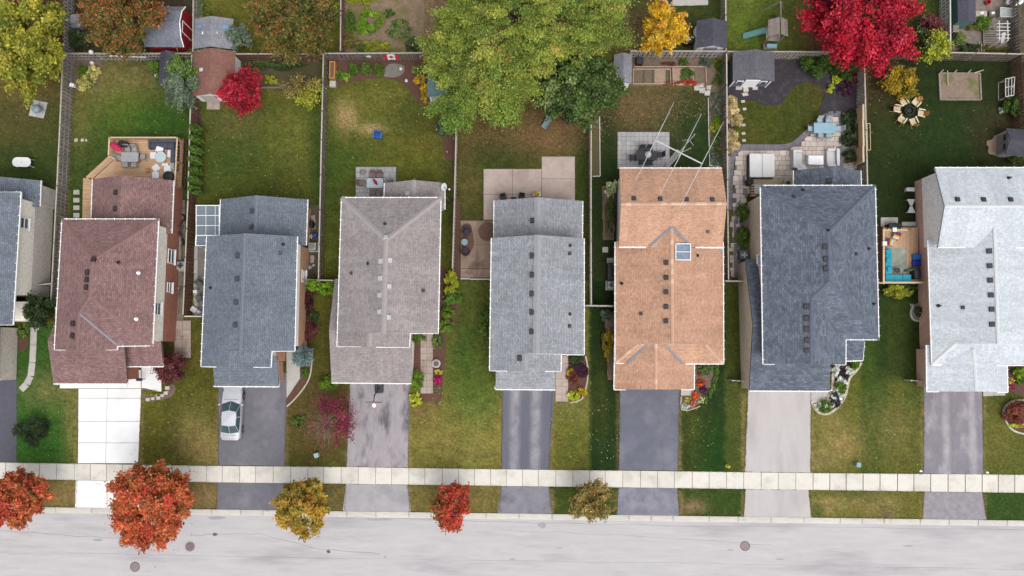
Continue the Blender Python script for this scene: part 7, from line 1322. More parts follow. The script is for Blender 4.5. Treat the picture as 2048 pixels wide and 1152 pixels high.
for r_, z in ((.3, .15), (.36, .35), (.28, .5)): q.tube([(math.cos(a/12*6.283)*r_, math.sin(a/12*6.283)*r_, z) for a in range(13)], .02, 4)
q.build('wire_frame', M_wcush, t); MB().lathe((0, 0, .03), [(.24, 0), (.28, .3), (.01, .32)], 12).build('liner', M_soil, t); place(t, 872.5, 727, .03, .3)
# ---- lot 4
rc = lthing('rattan_chair', 'brown rattan tub chair on the stained patio, nearer the lawn', 'chair'); MB().rbox((0, 0, .1), .62, .6, .3, .1).build('seat', mat('seat_dark', C(78, 70, 78), C(62, 56, 64)), rc); MB().tube([(-.34, -.3, .55), (-.36, .1, .62), (-.26, .32, .72), (0, .38, .74), (.26, .32, .72), (.36, .1, .62), (.34, -.3, .55)], .06, 6).build('back_rim', M_ratt, rc)
sh_ = MB(); pr = [(-.34, -.3), (-.36, .1), (-.26, .32), (0, .38), (.26, .32), (.36, .1), (.34, -.3)]; zt = [.55, .62, .72, .74, .72, .62, .55]
for k in range(6): sh_.poly([Vector((*pr[k], .05)), Vector((*pr[k+1], .05)), Vector((*pr[k+1], zt[k+1])), Vector((*pr[k], zt[k]))])
sh_.build('shell', M_ratt, rc); place(rc, 933, 464, .045, .4, 55); c2_ = copy_tree(rc); place(relabel(c2_, 'brown rattan tub chair on the stained patio, nearer the front gate side'), 931, 503, .045, .4, 145)
place(table_round('small round blue-grey table between the rattan chairs', .3, mat('table_bluegrey', C(156, 176, 190), C(140, 160, 176), rough=.3), M_char, .5), 929, 484, .045, .5)
dc = chair('dark patio chair at the rear roof edge, by the stained side of the concrete patio', M_char, M_blk); place(dc, 1007, 397, .045, .5, 15); place(relabel(copy_tree(dc), 'dark patio chair at the rear roof edge, next to the flower stand'), 1043, 396, .045, .5, -8); one('side_table', 'small low table between the two dark chairs', 'table', MB().box((0, 0, .36), .45, .3, .04).bar((-.18, 0, 0), (-.18, 0, .36), .04).bar((.18, 0, 0), (.18, 0, .36), .04), M_char, 1027, 397, .045, .4)
t = lthing('flower_stand', 'white plant stand with yellow flowers at the rear roof edge', 'plant stand'); MB().box((0, 0, .4), .7, .4, .05).build('shelf', M_wcush, t)
for sx in (-.3, .3): MB().box((sx, 0, 0), .05, .35, .4).build('leg', M_wcush, t)
MB().lathe((0, 0, .45), [(.12, 0), (.17, .2)], 10).build('pot', M_char, t); place(t, 1073.5, 388, .045, .5); bush('potted_mum', 'yellow mum on the white plant stand', 'flower', 1073.5, 387, 5.5, 5, .25, 'yelfl', 260, .06, 901, 12, .4, z0=1.09-.4)
ss = thing('swing_set', 'swing set with blue-grey slide under the round dark tree', 'swing set', G(1100, 240)); A_, B_ = G(1087, 256, .15), G(1109, 221, 1.3); dd = (B_-A_); xx = dd.cross(Vector((0, 0, 1))).normalized(); sl_ = MB(); M_slide = mat('slide_blue', C(140, 160, 170), C(124, 144, 154), rough=.35)
for k in range(6):
    p0, p1 = A_.lerp(B_, k/6), A_.lerp(B_, (k+1)/6)
    sl_.poly([p0-xx*.2, p0+xx*.2, p1+xx*.2, p1-xx*.2])
sl_.build('slide', M_slide, ss)
for s in (-1, 1): MB().bar(A_+xx*s*.22+Vector((0, 0, .06)), B_+xx*s*.22+Vector((0, 0, .06)), .05, .16).build('slide_side', M_slide, ss)
MB().tube([G(1110, 219, 1.4), G(1128, 231, 1.4), G(1143, 245, 1.4)], .035, 6).build('top_bar', M_alu, ss)
for u, v in ((1108, 228), (1121, 216), (1136, 250), (1149, 238)): MB().tube([G(u, v, 0), G(1111 if u < 1130 else 1142, 220 if u < 1130 else 244, 1.4)], .03, 6).build('leg', M_alu, ss)
for f in (.4, .7): p = G(1110, 219, 1.4).lerp(G(1143, 245, 1.4), f); MB().tube([p, p-Vector((.05, .02, .9))], .012, 4).tube([p+Vector((.3, -.25, 0)), p+Vector((.28, -.25, -.9))], .012, 4).box(p+Vector((.12, -.13, -.92)), .4, .16, .03, -.66).build('swing', M_blk, ss)
one('wall_lamp', 'white round globe lamp at the garage corner of the grey house', 'lamp', MB().ell((0, 0, .25), .2, .2, .22).lathe((0, 0, 0), [(.08, 0), (.08, .1)], 8), M_wcush, 992.5, 775, 1.9, .3)
one('downspout_elbow', 'dark downspout elbow on the grass by the banded driveway', 'downspout', MB().bar((0, 0, .05), (.25, -.35, .03), .08), M_blk, 996, 786, 0, .05)
# ---- lot 5
place(table_rect('dark rectangular table on the square paver patio', m_(42), m_(19), M_char, M_blk, hole=False, r=.04), 1293, 311, .045, .7)
ch = chair('charcoal chair on the lawn side of the dark table, nearer the bed', M_char, M_blk); place(ch, 1285, 300, .045, .5, 0)
for u, v, rz, l in ((1299, 300, 0, 'lawn side of the dark table, nearer the antenna'), (1267, 315, 95, 'end of the dark table by the patio edge'), (1320, 309, -85, 'end of the dark table by the antenna'), (1285, 322, 180, 'house side of the dark table, nearer the bed'), (1299, 323, 180, 'house side of the dark table, nearer the antenna')): place(relabel(copy_tree(ch), 'charcoal chair on the '+l), u, v, .045, .5, rz)
one('folded_canopy', 'white folded umbrella canopy on the dark table', 'umbrella', MB().lathe((0, 0, 0), [(.3, 0), (.26, .12), (.14, .3), (.05, .42)], 9), M_wcush, 1297, 308, .77, .2)
tw = thing('antenna_tower', 'white lattice radio tower with long beam antenna behind the orange house', 'antenna', G(1359, 304, 8.7).xy.to_3d()); tb = ORG[tw.name]; M_ant = mat('antenna_white', C(226, 228, 230), C(206, 208, 210), rough=.4, metal=.2); legs = []
for k in range(3):
    a = k*2.094+.3; p = Vector((math.cos(a)*.24, math.sin(a)*.24, 0)); legs.append(p); MB().tube([tb+p, tb+p+Vector((0, 0, 8.7))], .045, 5).build('tower_leg', M_ant, tw)
lat = MB()
for i in range(29):
    z = i*.3
    for k in range(3): lat.tube([tb+legs[k]+Vector((0, 0, z)), tb+legs[(k+1) % 3]+Vector((0, 0, z+.3))], .026, 4)
lat.build('lattice', M_ant, tw); MB().tube([tb+Vector((0, 0, 8.6)), tb+Vector((0, 0, 14.0))], .035, 6).build('mast', M_ant, tw)
ZA = 9.4; MB().bar(G(1311, 281, ZA), G(1405, 328, ZA), .08).build('boom', M_ant, tw)
for a, b in (((1348, 204), (1271, 362)), ((1403, 228), (1320, 389)), ((1447, 243), (1358, 418))): MB().tube([G(*a, ZA+.05), G((a[0]+b[0])/2, (a[1]+b[1])/2, ZA+.05), G(*b, ZA+.05)], [.016, .034, .016], 5).build('element', M_ant, tw)
MB().tube([G(1363, 305, 9), G(1382, 296, 9.2)], .02, 5).build('short_element', M_ant, tw); MB().tube([G(1365, 281, 12), G(1378, 279, 12.2), G(1387, 291, 12)], .015, 5).build('whip', M_ant, tw)
for a in ((1344, 190), (1412, 205)): MB().tube([tb+Vector((0, 0, 8.5)), G(*a, 1.6)], .008, 3).build('guy_wire', M_alu, tw)
sp_ = thing('solar_panel', 'small white-framed solar panel on the orange roof', 'solar panel', orange.at(1365, 504)[0]); pc = [orange.at(u, v)[0]+Vector((0, 0, .12)) for u, v in ((1351, 488), (1380.5, 488), (1380.5, 520), (1351, 520))]; M_pv = brickmat('solar_cells', C(122, 140, 162), C(112, 130, 152), C(176, 190, 204), .16, .16, .012, rough=.15, bump=0)
for k in range(2):
    q = [pc[0].lerp(pc[3], .03+k*.49), pc[1].lerp(pc[2], .03+k*.49), pc[1].lerp(pc[2], .47+k*.49), pc[0].lerp(pc[3], .47+k*.49)]; q = [q[0].lerp(q[1], .04), q[0].lerp(q[1], .96), q[3].lerp(q[2], .96), q[3].lerp(q[2], .04)]
    MB().poly(q[::-1], [(0, 0), (1.2, 0), (1.2, .7), (0, .7)]).build('panel', M_pv, sp_)
fr = MB()
for i in range(4): fr.bar(pc[i], pc[(i+1) % 4], .08, .06)
fr.bar(pc[0].lerp(pc[3], .5), pc[1].lerp(pc[2], .5), .06, .05).build('frame', M_wcush, sp_); one('skylight', 'little blue tinted skylight at the orange roof edge', 'skylight', MB().box((0, 0, 0), .32, .32, .1), M_sky, 1438.5, 501, 2.98, .1)
vb = thing('raised_bed', 'long timber-framed vegetable bed divided by boards', 'raised bed', G(1337, 153)); M_tim = mat('bed_timber', C(196, 170, 148), C(170, 144, 124), scale=3, objvar=.1)
for a, b in (((1266, 139), (1340, 139)), ((1266, 168), (1341, 168)), ((1266, 139), (1266, 168)), ((1340, 137), (1341, 168)), ((1268, 134), (1412, 134)), ((1345, 170), (1408, 169)), ((1345, 134), (1346, 170)), ((1411, 134), (1412, 166)), ((1385, 137), (1386, 168))): MB().bar(G(*a, .12), G(*b, .12), .09, .26).build('board', M_tim, vb)
for u in (1288, 1307, 1333): MB().bar(G(u, 141, .1), G(u, 166, .1), .14, .2).build('divider', mat('green_board', C(96, 112, 64), C(80, 96, 54)), vb)
for a, b, c_ in (((1267, 140), (1287, 167), M_soil), ((1289, 140), (1306, 167), M_soil), ((1308, 140), (1332, 167), mat('sand_soil', C(186, 160, 138), C(164, 138, 118), scale=4)), ((1346, 136), (1384, 168), mat('sand_soil')), ((1387, 136), (1410, 167), M_soil)): MB().prism(gpoly([a, (b[0], a[1]), b, (a[0], b[1])], .12), 0, .13).build('soil', c_, vb)
t = lthing('compost_bin', 'black square compost bin behind the vegetable bed', 'compost bin'); MB().rbox((0, 0, 0), .65, .6, .75, .08).build('body', M_blk, t); MB().rbox((0, 0, .76), .6, .55, .06, .08).build('lid', mat('bin_char', C(64, 64, 72), C(54, 54, 62)), t); place(t, 1280, 121, 0, .7)
t = lthing('barbecue', 'black covered barbecue with white box beside the dark-roofed shed', 'barbecue'); MB().rbox((0, 0, 0), 1.0, .6, .85, .1).build('body', M_blk, t); MB().rbox((-.25, .1, .86), .45, .3, .1, .04).build('box', mat('box_blue', C(150, 176, 206), C(170, 190, 214)), t); place(t, 1380, 79, 0, .8, 12); one('side_bin', 'black storage box on the narrow pad beside the orange house', 'box', MB().rbox((0, 0, 0), .55, 1.5, .7, .08, dome=.03), M_blk, 1221, 543, .06, .6, 0)
t = lthing('bistro_chair', 'black wrought chair on the upper concrete patio', 'chair'); MB().lathe((0, 0, .42), [(.25, 0), (.25, .03)], 14).build('seat', M_blk, t); MB().tube([(-.22, .2, .42), (-.2, .3, .85), (0, .32, .95), (.2, .3, .85), (.22, .2, .42)], .02, 5).build('backrest', M_blk, t)
for k in range(4): MB().tube([(math.cos(k*1.57+.8)*.2, math.sin(k*1.57+.8)*.2, .42), (math.cos(k*1.57+.8)*.27, math.sin(k*1.57+.8)*.27, 0)], .015, 4).build('leg', M_blk, t)
place(t, 1340, 3, .04, .4)
# ---- lot 6
ht = thing('hot_tub', 'square hot tub with folded pale grey cover on the paver patio', 'hot tub', G(1524, 331)); MB().prism(gpoly([(1498, 308), (1547, 308), (1547, 356), (1498, 356)], .82), .03, .82).build('cabinet', mat('tub_cabinet', C(98, 88, 84), C(80, 72, 70), scale=3, stretch=(6, 6, .3)), ht)
for a, b in ((1499.5, 1523.8), (1524.8, 1549)):
    p0, p1 = G(a, 354, .92), G(b, 307, .92); MB().rbox(((p0.x+p1.x)/2, (p0.y+p1.y)/2, .82), p1.x-p0.x, p1.y-p0.y, .12, .08).build('cover_half', mat('tub_cover', C(238, 238, 236), C(226, 226, 226), scale=1.5), ht)
t = thing('deck_step', 'narrow boardwalk between the hot tub and the blue-grey house', 'deck', G(1545, 364))
for k in range(26): MB().prism(gpoly([(1507+k*3, 355), (1509.6+k*3, 355), (1509.6+k*3, 374), (1507+k*3, 374)], .3), .05, .3).build('deck_board', mat('pale_decking', C(206, 190, 164), C(184, 166, 140), scale=4, objvar=.1), t)
t = cover('black covered kettle grill by the hot tub', 'grill', 'barbecue', 1502, 362, .55, .6, .95, M_blk, 10, .2, .045, .1); ww = thing('garden_rack', 'grey storage rack with wooden slats beside the house wall', 'rack', G(1510, 390)); MB().prism(gpoly([(1509, 369), (1520, 369), (1520, 388), (1509, 388)], .8), .05, .8).build('lid', mat('rack_grey', C(196, 198, 200), C(180, 182, 184), rough=.5), ww)
for k in range(5): MB().box(G(1504, 373+k*5, .1), .45, .1, .6).build('slat', M_wood, ww)
ac('white heat pump unit at the end of the boardwalk', 1576, 366, w=.58)
def covered_sofa(label, u, v, w, d, rz):
    t = lthing('covered_sofa', label, 'sofa'); MB().rbox((0, 0, 0), m_(w), m_(d), .42, .12, 0, 4, .02).build('cover', M_cover, t); MB().rbox((-m_(w)*.36, 0, .1), m_(w)*.26, m_(d), .66, .1).build('cover_back', M_cover, t)
    for s in (-1, 1): MB().rbox((0, s*m_(d)*.43, .1), m_(w)*.95, m_(d)*.14, .48, .07).build('cover_arm', M_cover, t)
    return place(t, u, v, .045, .5, rz)
covered_sofa('covered pale grey loveseat beside the hot tub', 1595, 318, 21, 38, 0); covered_sofa('covered pale grey loveseat beside the charcoal paver border', 1666, 315, 24, 37, 180)
cover('white covered fire table between the two loveseats', 'fire_table', 'table', 1632, 320, m_(31), m_(19), .55, mat('cover_white', (.66, .67, .7, 1), (.6, .61, .64, 1), scale=2), 0, .06, .045, .01); one('umbrella_base', 'white round side table at the rear roof edge of the blue-grey house', 'table', MB().lathe((0, 0, 0), [(.1, 0), (.08, .5), (.42, .52), (.42, .56)], 20), M_wcush, 1604, 338, .045, .5)
place(table_rect('blue glass dining table at the curved end of the paver patio', m_(46), m_(22), M_bglass, M_alu, hole=False, r=.05), 1650, 256, .045, .7)
ch = chair('pale blue mesh chair on the mulch side of the glass dining table, nearer the lawn', mat('pale_blue_mesh', C(190, 202, 212), C(170, 184, 196), scale=8), M_alu); place(ch, 1640, 243, .045, .5, 0)
for u, v, rz, l in ((1657, 243, 0, 'mulch side of the glass dining table, nearer the pebbles'), (1642, 271, 180, 'house side of the glass dining table, nearer the lawn'), (1658, 271, 180, 'house side of the glass dining table, nearer the pebbles'), (1622, 257, 90, 'lawn end of the glass dining table'), (1678, 257, -90, 'pebble end of the glass dining table')): place(relabel(copy_tree(ch), 'pale blue mesh chair on the '+l), u, v, .045, .5, rz)
for (a, b, c_, d_, z, l) in ((1714, 211, 1722, 238, 1.9, 'narrow upper wooden privacy screen against the grey board fence'), (1706, 238, 1722, 291, 1.95, 'wide middle wooden privacy screen with dark lattice panel'), (1712, 293, 1722, 322, 1.9, 'lower wooden privacy screen above the pebble bed')):
    t = thing('privacy_screen', l, 'screen', G((a+c_)/2, (b+d_)/2)); x_ = G(c_+4.5, (b+d_)/2, z).x; ya, yb = G(c_, b, z).y, G(c_, d_, z).y; n = 8
    for k in range(n): MB().box((x_, (ya+yb)/2, .1+k*(z-.1)/n), .03, abs(ya-yb)-.1, (z-.1)/n-.03).build('slat', M_wood if not 4 > k > 1 or c_-a < 12 else M_woodd, t)
    for y in (ya, yb): MB().box((x_, y, 0), .1, .1, z).build('post', M_wood, t)
    MB().box((x_, (ya+yb)/2, z), .16, abs(ya-yb)+.2, .05).build('top_rail', M_woodl, t)
t = thing('wall_trellis', 'empty wooden frame hung on the far side of the grey board fence', 'trellis', G(1737, 272)); x_ = G(1738, 272, 1.2).x
for a, b in (((1734, 247), (1740, 247)), ((1740, 247), (1741, 300)), ((1741, 300), (1735, 300)), ((1735, 300), (1734, 247))): MB().bar(G(*a, 1.5), G(*b, 1.5), .05).build('bar', M_woodl, t)
one('hose_bin', 'blue jug and hose by the side wall of the blue-grey house', 'jug', MB().lathe((0, 0, 0), [(.14, 0), (.15, .3), (.06, .4)], 10), M_blue, 1489, 535, .04, .3)
# ---- lot 7
M_adk = mat('adirondack_wood', C(240, 224, 194), C(224, 204, 170), scale=4, objvar=.05)
def adirondack(label):
    t = lthing('adirondack_chair', label, 'chair')
    for k in range(6): MB().box((0, -.32+k*.105, .36-k*.022), .52, .09, .02).build('seat_slat', M_adk, t)
    for k in range(5):
        x = (k-2)*.11; h = .78-abs(k-2)*.07; MB().box((x*1.0, .26, .22), .1, .02, h, 0, -.42).build('back_slat', M_woodo, t)
    for s in (-1, 1):
        MB().prism([(s*.28, -.42), (s*.42, -.42), (s*.42, .2), (s*.36, .34), (s*.3, .3)], .54, .565).build('armrest', M_adk, t); MB().box((s*.33, -.36, 0), .04, .1, .54).build('front_leg', M_adk, t); MB().bar((s*.3, -.35, .34), (s*.3, .62, .04), .03, .1).build('rear_leg', M_woodo, t)
    return t
pit = (1818.5, 221); first = None
for u, v, l in ((1808, 203, 'beside the golden shrub tree'), (1833.5, 204, 'facing the pit from the sandbox side'), (1844, 226, 'with its back to the sandbox lawn'), (1828, 243, 'with its back to the white house'), (1804, 239, 'with its back to the lower fence end'), (1794.5, 217, 'with its back to the grey board fence')):
    t = adirondack('wooden adirondack chair '+l) if first is None else relabel(copy_tree(first), 'wooden adirondack chair '+l)
    if first is None: first = t
    t['group'] = 'chairs around the fire pit'; a = math.degrees(math.atan2(-(v-pit[1]), u-pit[0])); place(t, u, v, 0, .4, a-90, .86)
t = lthing('fire_pit', 'round black fire pit in the ring of wooden chairs', 'fire pit'); MB().lathe((0, 0, 0), [(.36, 0), (.42, .3), (.44, .34), (.36, .34), (.3, .12), (.01, .1)], 20).build('bowl', M_blk, t)
for k in range(5): MB().tube([(math.cos(k*1.3)*.28, math.sin(k*1.3)*.28, .2), (-math.cos(k*1.3+.4)*.28, -math.sin(k*1.3+.4)*.28, .26)], .045, 6).build('log', M_char, t)
place(t, *pit, 0, .3)
sb = thing('sandbox', 'timber-framed sandbox with loose poles leaning on it', 'sandbox', G(1919, 173)); cr = [(1877.5, 147), (1959, 147), (1961.5, 199.5), (1880, 199.5)]
for i in range(4): MB().bar(G(*cr[i], .1), G(*cr[(i+1) % 4], .1), .12, .22).build('frame_board', M_woodg, sb)
MB().prism(gpoly(cr, .08), -.05, .1).build('sand', mat('sandbox_sand', C(158, 138, 122), C(136, 116, 100), scale=3, bump=.4, blot=C(108, 112, 62), blot_scale=.6, blot_lo=.52, blot_hi=.64), sb)
for a, b in (((1895, 141), (1896, 172)), ((1948, 146), (1967, 140)), ((1935, 146), (1942, 140)), ((1908, 146), (1914, 140)), ((1881, 145), (1887, 140))): MB().bar(G(*a, .35), G(*b, .2), .06).build('pole', M_woodl, sb)
ct = thing('garden_trellis', 'white-grey wooden climbing frame beside the loose green bush', 'trellis', G(2003, 182)); base_ = [(1996, 166), (2014, 162), (2012, 198), (1996, 201)]; zt = 1.1
for i in range(4):
    a, b = base_[i], base_[(i+1) % 4]; MB().bar(G(*a, .02), G(*a, .02)+Vector((0, 0, zt)), .06).build('post', M_woodg, ct)
    for z in (.05, zt): MB().bar(G(*a, 0)+Vector((0, 0, z)), G(*b, 0)+Vector((0, 0, z)), .06).build('bar', M_fwhite if z > 1 else M_woodg, ct)
for f in (.35, .7): MB().bar(G(1996+18*f, 166-4*f, 0)+Vector((0, 0, zt)), G(1996+16*f, 201-3*f, 0)+Vector((0, 0, zt)), .05).build('bar', M_fwhite, ct)
MB().bar(G(1996, 183, 0)+Vector((0, 0, zt)), G(2013, 180, 0)+Vector((0, 0, zt)), .05).bar(G(2006, 186, 0)+Vector((0, 0, zt+.02)), G(2013, 176, 0)+Vector((0, 0, zt+.02)), .04).build('brace', M_fwhite, ct)
d7 = thing('deck', 'wooden deck with turquoise sofa between the blue-grey and white houses', 'deck', G(1800, 512)); Z7 = .5
for k in range(22): MB().prism(gpoly([(1767+k*3.15, 455), (1769.8+k*3.15, 455), (1769.9+k*3.15, 566), (1767.1+k*3.15, 566)], Z7), .1, Z7+rnd.uniform(-.003, .003)).build('deck_board', M_wood, d7)
xw = G(1767.5, 510, Z7+1.75).x
for k in range(6): MB().prism([(xw-.03, G(1767, 567, Z7).y), (xw+.02, G(1767, 567, Z7).y), (xw+.02, G(1767, 458, Z7).y), (xw-.03, G(1767, 458, Z7).y)], Z7+.05+k*.28, Z7+.27+k*.28).build('screen_board', M_woodd, d7)
MB().prism(gpoly([(1765.5, 458), (1769.5, 458), (1769.5, 568), (1765.5, 568)], Z7+1.75), Z7+1.72, Z7+1.78).build('top_rail', M_woodl, d7); MB().prism(gpoly([(1756, 563.5), (1855, 563.5), (1855, 567), (1756, 567)], Z7+1.0), Z7+.97, Z7+1.03).build('top_rail', M_woodl, d7); MB().prism(gpoly([(1767, 458.5), (1816, 458.5), (1816, 462), (1767, 462)], Z7+1.0), Z7+.97, Z7+1.03).build('top_rail', M_woodl, d7)
pl_ = G(1756, 565, Z7); pr_ = G(1836, 565, Z7)
for k in range(9): q = pl_.lerp(pr_, k/8); MB().box((q.x, q.y, .0), .06, .06, Z7+.97).build('baluster', M_wood, d7)
for u in (1768, 1792, 1815): q = G(u, 460, Z7); MB().box((q.x, q.y, 0), .09, .09, Z7+.97).build('post', M_wood, d7)
for u, v in ((1769, 487), (1789, 459.5)): one('lantern', 'white square lantern on the '+('screen rail' if u < 1780 else 'short rail')+' of the turquoise deck', 'lantern', MB().box((0, 0, 0), .36, .36, .05).box((-.15, 0, .05), .05, .3, .1).box((.15, 0, .05), .05, .3, .1).box((0, 0, .15), .36, .36, .04), M_wcush, u, v, Z7+(1.78 if u < 1780 else 1.03), .1)
ts = thing('sectional_sofa', 'turquoise L-shaped cushioned sofa on the narrow deck', 'sofa', G(1778, 540, Z7))
for k in range(4): MB().prism(gpoly([(1771, 497+k*13), (1783, 497+k*13), (1783, 509.4+k*13), (1771, 509.4+k*13)], Z7+.42), Z7, Z7+.42+rnd.uniform(0, .05)).build('seat_cushion', M_teal, ts)
for k in range(3): MB().prism(gpoly([(1771.5+k*17, 549.3), (1788+k*17, 549.3), (1788+k*17, 561.5), (1771.5+k*17, 561.5)], Z7+.42), Z7, Z7+.42+rnd.uniform(0, .05)).build('seat_cushion', M_teal, ts)
for u, v, a in ((1776, 503, .4), (1777, 520, -.3), (1779, 538, .1)): p = G(u, v, Z7+.5); MB().rbox((p.x, p.y, Z7+.46), .45, .42, .14, .1, a).build('throw_pillow', M_teal, ts)
rg_ = mat('patterned_rug', C(178, 184, 172), C(128, 140, 126), scale=3.2, blot=C(206, 208, 196), blot_scale=1.6); MB().prism(gpoly([(1784, 496), (1813, 496), (1813, 546), (1784, 546)], Z7), Z7+.002, Z7+.02).build('patterned_rug', rg_, None, 'pale green leaf-patterned rug before the turquoise sofa', 'rug')
place(table_round('small dark round table at the corner of the rug', .24, M_char, M_blk, .45, 'side_table'), 1795.5, 541, Z7+.02, .45); umbrella_closed('closed dark green umbrella lying across the narrow deck', (1807, 542), (1828, 538), Z7+.9, Z7+1.3, mat('green_canvas', C(72, 96, 88), C(58, 80, 72)), .17)
for u, v, m, l in ((1834.5, 513.5, mat('blue_bin', C(50, 130, 220), C(36, 112, 204), rough=.4), 'lighter blue recycling box by the pink brick wall'), (1834.5, 526, mat('blue_bin2', C(36, 74, 190), C(28, 60, 170), rough=.4), 'darker blue recycling box by the pink brick wall')): t = lthing('recycling_box', l, 'box'); MB().rbox((0, 0, 0), m_(16), m_(11), .35, .05).build('body', m, t); MB().rbox((0, 0, .355), m_(14), m_(9), .03, .04).build('lid', m, t); place(t, u, v, Z7, .35, 5)
cover('black covered barbecue at the end of the narrow deck', 'barbecue', 'barbecue', 1835.5, 546, m_(13), m_(23), .9, M_blk, 3, .1, Z7)
t = cover('black covered barbecue on the slab pad behind the short rail', 'barbecue', 'barbecue', 1791, 452, m_(26), m_(12), .85, M_blk, 3, .1, .08)
for u, v, rz, l in ((1794, 471, -20, 'striped beach chair folded beside the short rail'), (1780, 484, 80, 'striped beach chair folded beside the screen wall')):
    t = lthing('beach_chair', l, 'chair')
    for k, c_ in enumerate(((96, 70, 110), (170, 36, 70), (238, 206, 70), (240, 240, 240))): MB().box((0, .24-k*.15, .45-k*.04), .6-k*.03, .14, .04, 0, .25).build('stripe', mat('stripe_%d' % k, C(*c_), C(*[x*.9 for x in c_])), t)
    for s in (-1, 1): MB().tube([(s*.3, .35, .55), (s*.3, -.3, .2), (s*.3, -.35, 0)], .018, 5).build('frame', M_alu, t)
    place(t, u, v, Z7, .4, rz)
t = lthing('butterfly_table', 'white folding table with bow-tie shape beside the pink brick wall', 'table'); MB().prism([(-.36, .62), (.36, .62), (.1, .02), (-.1, .02)], .4, .44).build('leaf', M_cover, t); MB().prism([(-.1, -.02), (.1, -.02), (.36, -.62), (-.36, -.62)], .4, .44).build('leaf', M_cover, t); MB().bar((-.12, 0, .42), (.12, 0, .42), .05).build('hinge', M_blk, t)
for x, y in ((-.28, .55), (.28, .55), (-.28, -.55), (.28, -.55)): MB().bar((x, y, 0), (x*.9, y*.95, .4), .03).build('leg', M_cover, t)
place(t, 1822, 412, 0, .4); t = lthing('garden_bench', 'narrow white slatted bench beside the white house', 'bench')
for k in range(3): MB().box((0, -.12+k*.12, .42), .7, .09, .03).build('slat', M_wcush, t)
for x in (-.3, .3): MB().box((x, 0, 0), .05, .32, .42).build('leg', M_wcush, t)
place(t, 1821, 379, 0, .4)
for u, v, p, l in ((2022, 762, 'yelfl', 'yellow mum in a pot beside the white garage'), (2024, 774, 'pink', 'pink mum in a pot beside the white garage')): t = bush('potted_mum', l, 'flower', u, v, 5.5, 5.5, .35, p, 350, .06, int(u), 14, .4, z0=.2); p_ = ORG[t.name]; MB().lathe((p_.x, p_.y, 0), [(.13, 0), (.17, .22), (.15, .22)], 12).build('pot', M_soil, t)
# ---- gardens beyond the back fence
pt = lthing('play_tower', 'wooden play tower with grey roof, teal slide and swing beam', 'play tower')
for x in (-.6, .6):
    for y in (-.6, .6): MB().box((x, y, 0), .09, .09, 2.5).build('post', M_woodg, pt)
for k in range(8): MB().box((-.56+k*.16, 0, 1.2), .14, 1.25, .03).build('floor_board', M_woodg, pt)
for s in (-1, 1):
    for k in range(7): x0_ = s*(.05+k*.115); MB().box((x0_+s*.05, 0, 3.15-k*.09), .135, 1.5, .025, 0, 0, s*.62).build('roof_board', M_woodg, pt)
MB().box((0, -.85, .35), 1.2, .5, .05).build('bench', M_woodg, pt); MB().box((0, -.95, .9), .9, .35, .03, 0, .3).build('tarp', mat('tarp_blue', C(150, 190, 206), C(130, 172, 190)), pt); sl_ = MB()
for k in range(6): sl_.box((-.75-k*.3, .35-k*.03, 1.15-k*.18), .34, .45, .03, 0, 0, -.54)
sl_.build('slide', mat('slide_teal', C(120, 170, 170), C(104, 154, 154), rough=.35), pt)
for s in (-1, 1): MB().bar((-.65, .35+s*.24, 1.25), (-2.3, .2+s*.24, .2), .05, .14).build('slide_side', mat('slide_teal'), pt)
MB().bar((.35, .6, 2.3), (.35, 2.6, 2.3), .1).build('swing_beam', M_woodg, pt)
for s in (-1, 1): MB().bar((.35, 2.55, 2.3), (.35+s*1.1, 2.6, 0), .08).build('beam_leg', M_woodg, pt)
for y in (1.3, 2.0):
    for dx in (-.15, .15): MB().tube([(.35+dx, y, 2.3), (.35+dx, y, .5)], .012, 4).build('swing_rope', M_alu, pt)
    MB().box((.35, y, .48), .45, .2, .03).build('swing_seat', M_blk, pt)
place(pt, 1548, 66, 0, 1.5)
pg = thing('pergola', 'small white pergola frame over the allotment path', 'pergola', G(2000, 62))
for u in (1997.5, 2014.5): MB().bar(G(u, 42, 2.1), G(u+1, 81, 2.1), .09, .12).build('beam', M_fwhite, pg)
for v in (47, 54, 61, 69, 76): MB().bar(G(1993, v, 2.2), G(2020, v+.5, 2.2), .05, .08).build('rafter', M_fwhite, pg)
for u, v in ((1997.5, 42), (2014.5, 42), (1998.5, 81), (2015.5, 81)): p = G(u, v, 2.1); MB().box((p.x, p.y, 0), .09, .09, 2.05).build('post', M_fwhite, pg)
gh = thing('cold_frame', 'glazed cold frame with white frame in the allotment', 'cold frame', G(2016, 25)); 
for z in (.05, .8):
    for a, b in (((2001, 15), (2030, 18)), ((2030, 18), (2030, 34)), ((2030, 34), (2001, 33)), ((2001, 33), (2001, 15))): MB().bar(G(*a, z), G(*b, z), .07).build('frame_bar', M_fwhite, gh)
MB().prism(gpoly([(2002, 16), (2029, 19), (2029, 33), (2002, 32)], .7), .02, .72).build('glazing', mat('frosted_glass', C(190, 196, 192), C(170, 176, 172), rough=.2), gh)
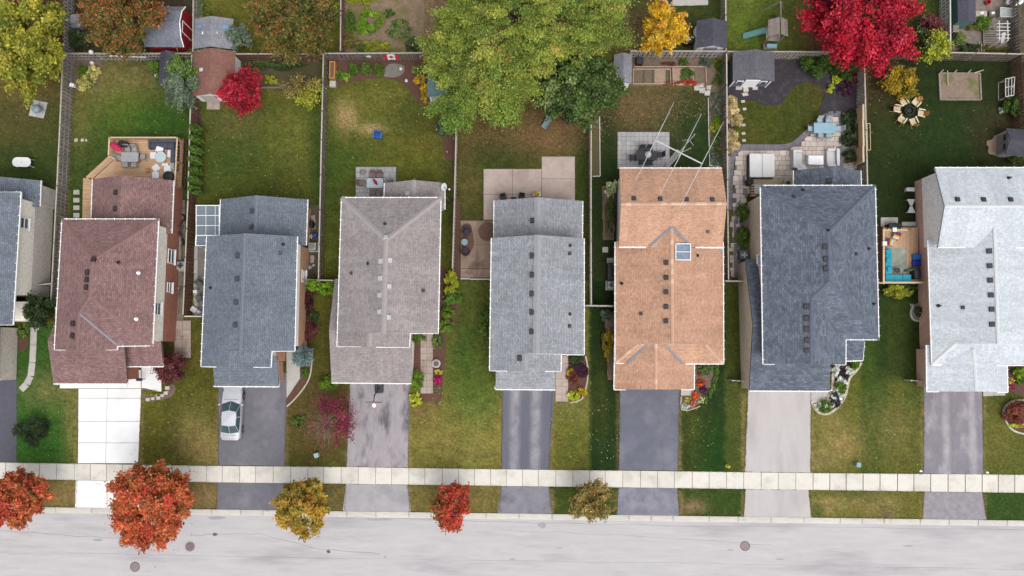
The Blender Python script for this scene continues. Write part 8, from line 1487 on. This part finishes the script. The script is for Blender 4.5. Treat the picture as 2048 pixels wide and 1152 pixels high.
for u, v, w, d, c_, l in ((1963, 27, 24, 12, (196, 190, 176), 'pale wooden crate with white papers in the allotment'), (1985, 27, 13, 12, (120, 112, 110), 'grey crate beside the cold frame')): t = lthing('crate', l, 'crate'); mm = mat('crate_%d' % u, C(*c_), C(*[x*.85 for x in c_]), scale=4); MB().rbox((0, 0, 0), m_(w), m_(d), .5, .04).build('body', mm, t); MB().box((.05, .05, .505), .3, .2, .02, .3).build('paper', M_wcush, t); place(t, u, v, .02, .5)
one('bucket', 'bright red bucket in the allotment', 'bucket', MB().lathe((0, 0, 0), [(.18, 0), (.24, .4), (.2, .4), (.16, .05)], 14), mat('red_plastic'), 1976, 4, .02, .3); one('garden_chair', 'round white plastic stool in the allotment', 'stool', MB().lathe((0, 0, 0), [(.2, 0), (.26, .4), (.22, .44)], 14), M_wcush, 2018, 4, .02, .4); umbrella_closed('closed white umbrella by the brown allotment fence', (2046, 0), (2031, 11), 1.0, 1.6, M_wcush, .22)
one('board_stack', 'pale board leaning on the pergola', 'board', MB().box((0, 0, 0), .35, .95, .04, .1, .5), M_cover, 2010, 73, .25, .3); t = thing('planting_table', 'grey potting table beside the white board fence', 'table', G(1913, 56))
for k in range(4): MB().prism(gpoly([(1906, 50+k*3.6), (1918, 50+k*3.6), (1918, 53.2+k*3.6), (1906, 53.2+k*3.6)], .8), .76, .8).build('slat', M_woodg, t)
for u, v in ((1907, 51), (1917, 51), (1907, 63), (1917, 63)): p = G(u, v, .76); MB().box((p.x, p.y, 0), .07, .07, .76).build('leg', M_woodg, t)
rb = thing('raised_bed', 'weathered plank raised bed under the pergola', 'raised bed', G(1985, 75))
for k in range(6): MB().bar(G(1966, 62+k*4.6, .25), G(2000, 62+k*4.6, .25), .1, .05).build('plank', M_woodg, rb)
for u in (1966, 2000): MB().bar(G(u, 60, .12), G(u, 88, .12), .07, .24).build('side_board', M_woodg, rb)
for u in (1958, 1963, 1968): MB().bar(G(u, 84, .05), G(u, 104, .3), .05).build('garden_stake', M_woodl, None, ('thin', 'short', 'tall')[(u-1958)//5]+' pale stake by the weathered back fence', 'stake')
